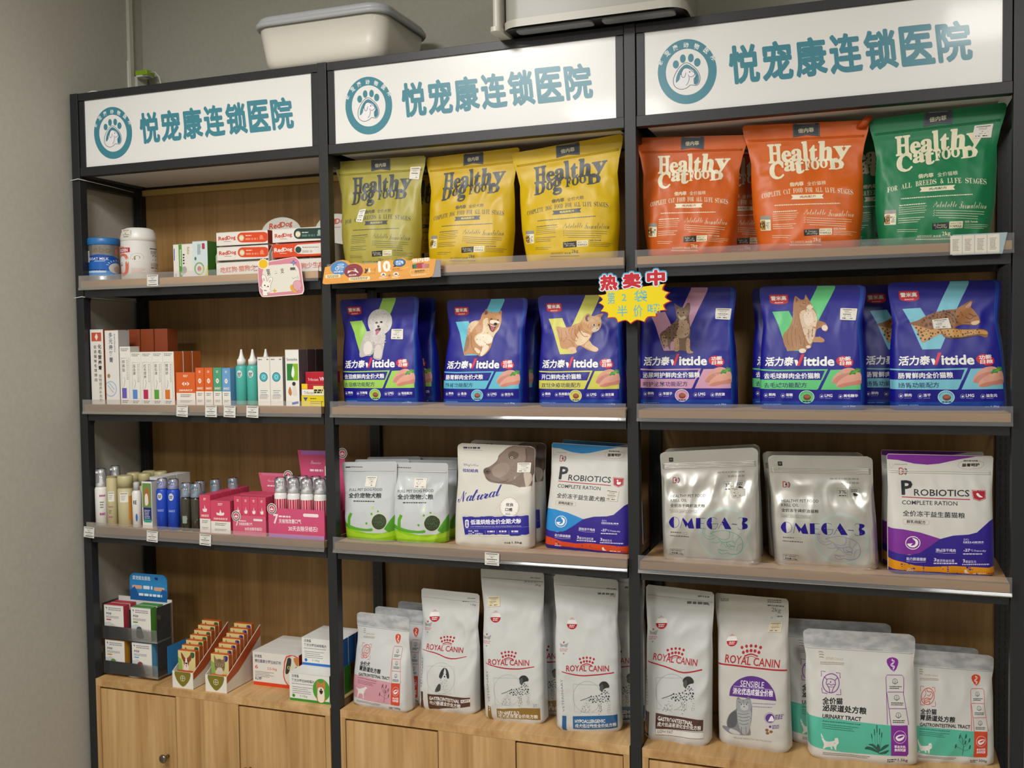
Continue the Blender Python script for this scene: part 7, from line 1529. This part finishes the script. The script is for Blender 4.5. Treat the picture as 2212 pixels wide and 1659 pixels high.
tray(.5565, .118, .060, .004, 'smaller pink display tray holding slim pink cartons', '#cf5c78', '#d0708a', .012, .10, (.108, .172), 0)
tray(.6845, .192, .088, .002, 'larger pink display tray holding foam bottles beside the post', '#cc5078', '#a86cb8', .03, .155, (.15, .247), 1)
for j in range(3):
    for k in range(4): smarice(.5595 + .0284 * k, .0276, .115 + .002 * (j > 0), PKC, 'slim pink carton in the smaller tray, column %s, %s row' % (('one', 'two', 'three', 'four')[k], ('front', 'middle', 'back')[j]), ZC + .002, 0, .008 + .034 * j, .031, 'dental_carton', 'slim pink cartons in the tray', 'hand')
for j in range(2):
    for k in range(4):
        b = bottle('foam_pump_bottle', 'foam bottle with pink label in the larger tray, place %s, %s row' % (('one', 'two', 'three', 'four')[k], ('front', 'back')[j]), .712 + .0455 * k, .03 + .05 * j, .0196, .132, '#e2e0de', .0125, .036, '#e8e8e6', True, [(U().R('#c23a54', 0, 0, 100, 100), .0, .112, -180, 0)], grp='foam bottles in the pink tray'); b.location.z += .002

# ------------------------------------------------------------------ goods on the left cabinet
s = empty('acrylic_stand', (.13, .08, ZK)); tag(s, 'clear acrylic rotating display stand with a blue header board', 'display stand')
m = MB(); m.lathe([(.04, 0), (.04, .007)], (0, 0, 0), ('#cfc8d8', 'plastic'), 32); m.build('turntable', s)
for z in (.008, .123):
    m = MB(); m.box((-.11, -.045, z), (.105, .03, z + .004), ('#d8d8d6', 'plastic')); m.build('tier', s)
    m = MB()
    m.box((-.11, -.047, z), (.105, -.0455, z + .042), CLEAR2); m.box((-.1115, -.045, z), (-.110, .03, z + (.09 if z < .1 else .115)), CLEAR2); m.box((.105, -.045, z), (.1065, .03, z + .115), CLEAR2); m.box((-.004, -.045, z), (-.0025, .03, z + .1), CLEAR2); m.build('clear_guard', s)
m = MB(); m.box((-.11, .03, .008), (.105, .033, .245), ('#d4d2ce', 'plastic')); m.box((.1068, .0, .008), (.108, .10, .10), ('#2f86c8', 'card')); m.build('back_wall', s)
m = MB(); m.prism(rrect(-.062, .235, .088, .325, .02), .03, .0325, ('#2c86c4', 'card')); a = U(150, 90); a.T_('#d4e2ee', '爱宠驱虫首选', 12, 22, 84, 22, 14, .024); a.P('#2a2468', [(102, 10), (114, 10), (114, 20), (102, 16)]); a.R('#d8a88c', 10, 40, 50, 52, 4); a.G('#d8e4ee', 55, 40, 92, 11, 1); a.R('#d8a88c', 98, 42, 140, 54, 4); a.P('#185c9c', [(0, 58), (20, 44), (35, 70), (120, 72), (130, 48), (150, 52), (150, 90), (0, 90)]); a.G('#e2ecf4', 36, 66, 130, 8, 1); lay(m, a, plane_fn((-.062, .03, .235), (.15, 0, 0), (0, 0, .09))); m.build('header_board', s)
for k, (x, z, c, pc, l) in enumerate(((.024, .131, '#b83a48', '#c9bfae', 'red-sided dewormer carton, upper left pocket'), (.132, .131, '#4c8c2c', '#54565a', 'green-topped dewormer carton with a black and white cat, upper right pocket'), (.024, .016, '#c88a24', '#5c8c3c', 'torn yellow-topped carton, lower left pocket'), (.132, .016, '#5ca4cc', '#8c3c28', 'pale blue carton with a brown poodle, lower right pocket'))):
    a = U(80, 105); a.P('#2a2468', [(6, 8), (12, 8), (12, 14)]); a.G('#8a8a98', 18, 8, 70, 3, 2, 6); a.T_('#3a3a60', '海乐妙', 8, 32, 30, 32, 8, .02); a.G('#8a8aa0', 8, 36, 60, 2, 2, 4); a.R(c, 8, 46, 28, 50, 2); a.P('#c8ccd0', [(0, 60), (22, 54), (60, 72), (80, 100), (80, 102), (10, 102)]); a.P(pc, smooth([(22, 98), (20, 72), (28, 62), (40, 64), (46, 80), (50, 98)], 3)); a.G('#6a6864', 8, 101, 70, 2, 1)
    for j in range(2): o = carton('dewormer_carton', l if j == 0 else l.replace('carton', 'carton standing second', 1), 'carton', 'cartons in the acrylic stand', x, .038 + .032 * j, ZK + z - .003, .078, .028, .105, '#e4e1da', [('front', a)], side=c, top=c)
def leaf_tray(x, y, rz, lab, n, dog):
    t = empty('leaflet_tray', (x, y, ZK)); t.rotation_euler.z = rz; tag(t, lab, 'display tray', 'white and olive drop trays')
    w, d = .078, .185
    m = MB(); m.box((0, 0, 0), (w, .0015, .052), ('#e4e0d4', 'card')); a = U(100, 66); a.P('#7c7224', smooth([(12, 0), (50, 0), (88, 0), (84, 26), (70, 46), (50, 60), (30, 46), (16, 26)], 2)); a.O('#d8d4b8', 50, 26, 11, 2); a.L('#d8d4b8', [(50, 16), (50, 36)], 2); a.L('#d8d4b8', [(40, 26), (60, 26)], 2); lay(m, a, plane_fn((0, 0, 0), (w, 0, 0), (0, 0, .052))); m.build('tray_front', t)
    m = MB(); m.box((0, .0015, 0), (w, d, .0015), ('#dcd8cc', 'card'))
    for sx in (0, w - .0015): m.prism([(.0015, 0), (.0015, .052), (.04, .075), (d, .165), (d, 0)], sx, sx + .0015, ('#e0dccf', 'card'), fn=lambda p, y, z: (y, p, z))
    m.prism([(.0015, .03), (.0015, .051), (.06, .085), (d, .163), (d, .13), (.06, .05)], w, w + .0004, ('#b8562c', 'card'), fn=lambda p, y, z: (y, p, z)); m.build('tray_body', t)
    a = U(66, 82); a.R('#d8c888', 0, 0, 66, 62); a.R('#c85a2c' if dog else '#d0782c', 0, 62, 66, 82); a.P('#8cb050', [(0, 20), (14, 30), (16, 62), (0, 62)]); a.T_('#f0dcc8', '吡虫啉莫昔克丁', 12, 78, 62, 78, 7, .01); a.P('#1f6040' if dog else '#3c2c78', smooth([(48, 4), (62, 4), (62, 16), (55, 22), (48, 16)], 2))
    if dog: a.P('#8c4420', smooth([(12, 6), (20, 14), (26, 22), (36, 22), (44, 14), (52, 6), (50, 26), (42, 36), (38, 48), (30, 54), (24, 48), (20, 34), (14, 24)], 3)); a.P('#eae2d8', smooth([(29, 22), (33, 22), (36, 40), (40, 60), (20, 60), (26, 40)], 3)); a.E('#1c1614', 31, 40, 4, 3); a.P('#c8607c', [(28, 45), (34, 45), (31, 54)]); a.E('#1c1614', 24, 31, 2); a.E('#1c1614', 37, 31, 2)
    else:
        a.P('#8a7256', smooth([(12, 4), (20, 16), (32, 14), (44, 16), (52, 4), (52, 28), (50, 44), (42, 56), (20, 56), (14, 44), (12, 26)], 3)); a.P('#d8ccb8', smooth([(22, 46), (32, 40), (42, 46), (44, 62), (16, 62)], 3)); a.E('#c09080', 31, 42, 3, 2)
        for x0 in (24, 40): a.E('#b0b080', x0, 34, 4.5, 3.4); a.E('#1c1c18', x0, 34, 1.8, 3)
        for q in ([(28, 16), (27, 26)], [(32, 15), (32, 26)], [(36, 16), (37, 26)], [(15, 38), (22, 42)], [(49, 38), (43, 42)]): a.L('#4c3a2a', q, 1.6)
    for k in range(n):
        yy = .022 + .0205 * k; zz = .03 + .0105 * k
        q = Matrix.Rotation(rz, 3, 'Z') @ Vector((.006, yy, 0))
        o = carton('drops_pack', '%s spot-on pack, %s in its tray' % ('papillon dog' if dog else 'tabby cat', ('front', 'second', 'third', 'fourth', 'fifth', 'sixth', 'seventh')[k]), 'carton', 'spot-on packs in drop trays', x + q.x, y + q.y, ZK + zz, .066, .016, .082, '#c85a20', [('front', a)], side='#b85420', rz=rz)
        m = MB(); m.box((0, .002, .0), (.066, .014, .001), ('#d8d4c8', 'card'))
    m = MB(); m.prism([(.018, .0015), (.018, .03), (d - .01, .11), (d - .01, .0015)], .006, w - .006, ('#6c6420', 'card'), fn=lambda p, y, z: (y, p, z)); m.build('step_insert', t)
leaf_tray(.313, .008, 0, 'white and olive drop tray holding dog packs', 7, True)
leaf_tray(.436, .010, 0, 'white and olive drop tray holding cat packs', 7, False)
a = U(176, 110); a.T_('#3a3c60', '妙宠爱', 8, 20, 36, 20, 10, .012); a.T_('#3a3c60', '赛拉菌素沙罗拉纳滴剂', 8, 36, 108, 36, 11, .01); a.T_('#d8603c', '6', 8, 56, 20, 56, 12, .02); a.T_('#d8603c', '2.5-5kg', 56, 58, 92, 58, 10, .01); a.G('#8a8884', 8, 64, 80, 2, 4, 5); a.T_('#2a2c70', '硕腾', 8, 92, 34, 92, 9, .02); a.R('#d8441c', 0, 98, 176, 110); a.P('#cf5a40', smooth([(128, 6), (176, 6), (176, 98), (130, 98), (116, 70), (118, 46)], 2)); a.P('#dcd4c8', smooth([(132, 10), (174, 10), (174, 96), (134, 96), (120, 70), (122, 48)], 2)); a.P('#3a3634', smooth([(134, 12), (148, 14), (144, 40), (136, 60), (124, 60)], 2)); a.P('#c87e3c', smooth([(156, 10), (174, 10), (174, 34), (164, 30)], 2)); a.E('#b8bc60', 138, 42, 6, 6); a.E('#b8bc60', 166, 42, 5, 6); a.E('#1a1a1a', 138, 42, 2, 5); a.E('#1a1a1a', 166, 42, 2, 5); a.P('#cf8878', [(148, 60), (158, 60), (153, 68)])
for k in range(4): carton('cat_drops_carton', 'white carton with a calico cat face, %s of the row' % ('front', 'second', 'third', 'last')[k], 'carton', 'calico cat cartons', .545, .105 + .044 * k, ZK, .168, .042, .108, '#e2dfd8', [('front', a)], side='#c8401c')
def tab(c, z, y, lab, dog):
    a = U(140, 86); a.T_('#3c4048', '汪宠爱', 8, 14, 34, 14, 9, .012); a.T_('#3c4048', '复方沙罗拉纳咀嚼片', 8, 27, 88, 27, 9, .012); a.G('#8a8a88', 8, 32, 86, 2, 1); a.G('#8a8a90', 10, 42, 80, 2, 4, 6); a.E(c, 14, 70, 5, 5); a.T_('#7a7a80', '5-10kg', 36, 74, 62, 74, 8); a.R(c, 0, 78, 140, 86)
    if dog: a.E('#4c9c34', 112, 44, 30, 34); a.P('#c08040', smooth([(98, 16), (104, 22), (116, 22), (124, 14), (126, 34), (122, 50), (124, 78), (96, 78), (98, 50), (94, 34)], 3)); a.P('#ece2d0', smooth([(100, 40), (120, 40), (120, 78), (100, 78)], 3)); a.P('#3a1c1c', smooth([(104, 46), (118, 46), (111, 58)], 2)); a.E('#1a1414', 111, 42, 3, 2.4)
    carton('chewable_carton', lab, 'carton', 'chewable tablet cartons', .7315, y, z, .1375, .042, .0855, '#e4e3de', [('front', a)], side=c)
for k in range(3): tab('#3c8c2c', ZK, .022 + .044 * k, 'green-footed carton with a laughing tan dog, %s of the row' % ('front', 'second', 'third')[k], True)
tab('#2c6cc0', ZK + .0858, .095, 'blue-footed white carton stacked on the green-footed row', False)
for k in range(2): tab('#2c6cc0', ZK + .0858, .14 + .044 * k, 'blue-footed white carton %s on the upper stack' % ('second', 'rearmost')[k], False)
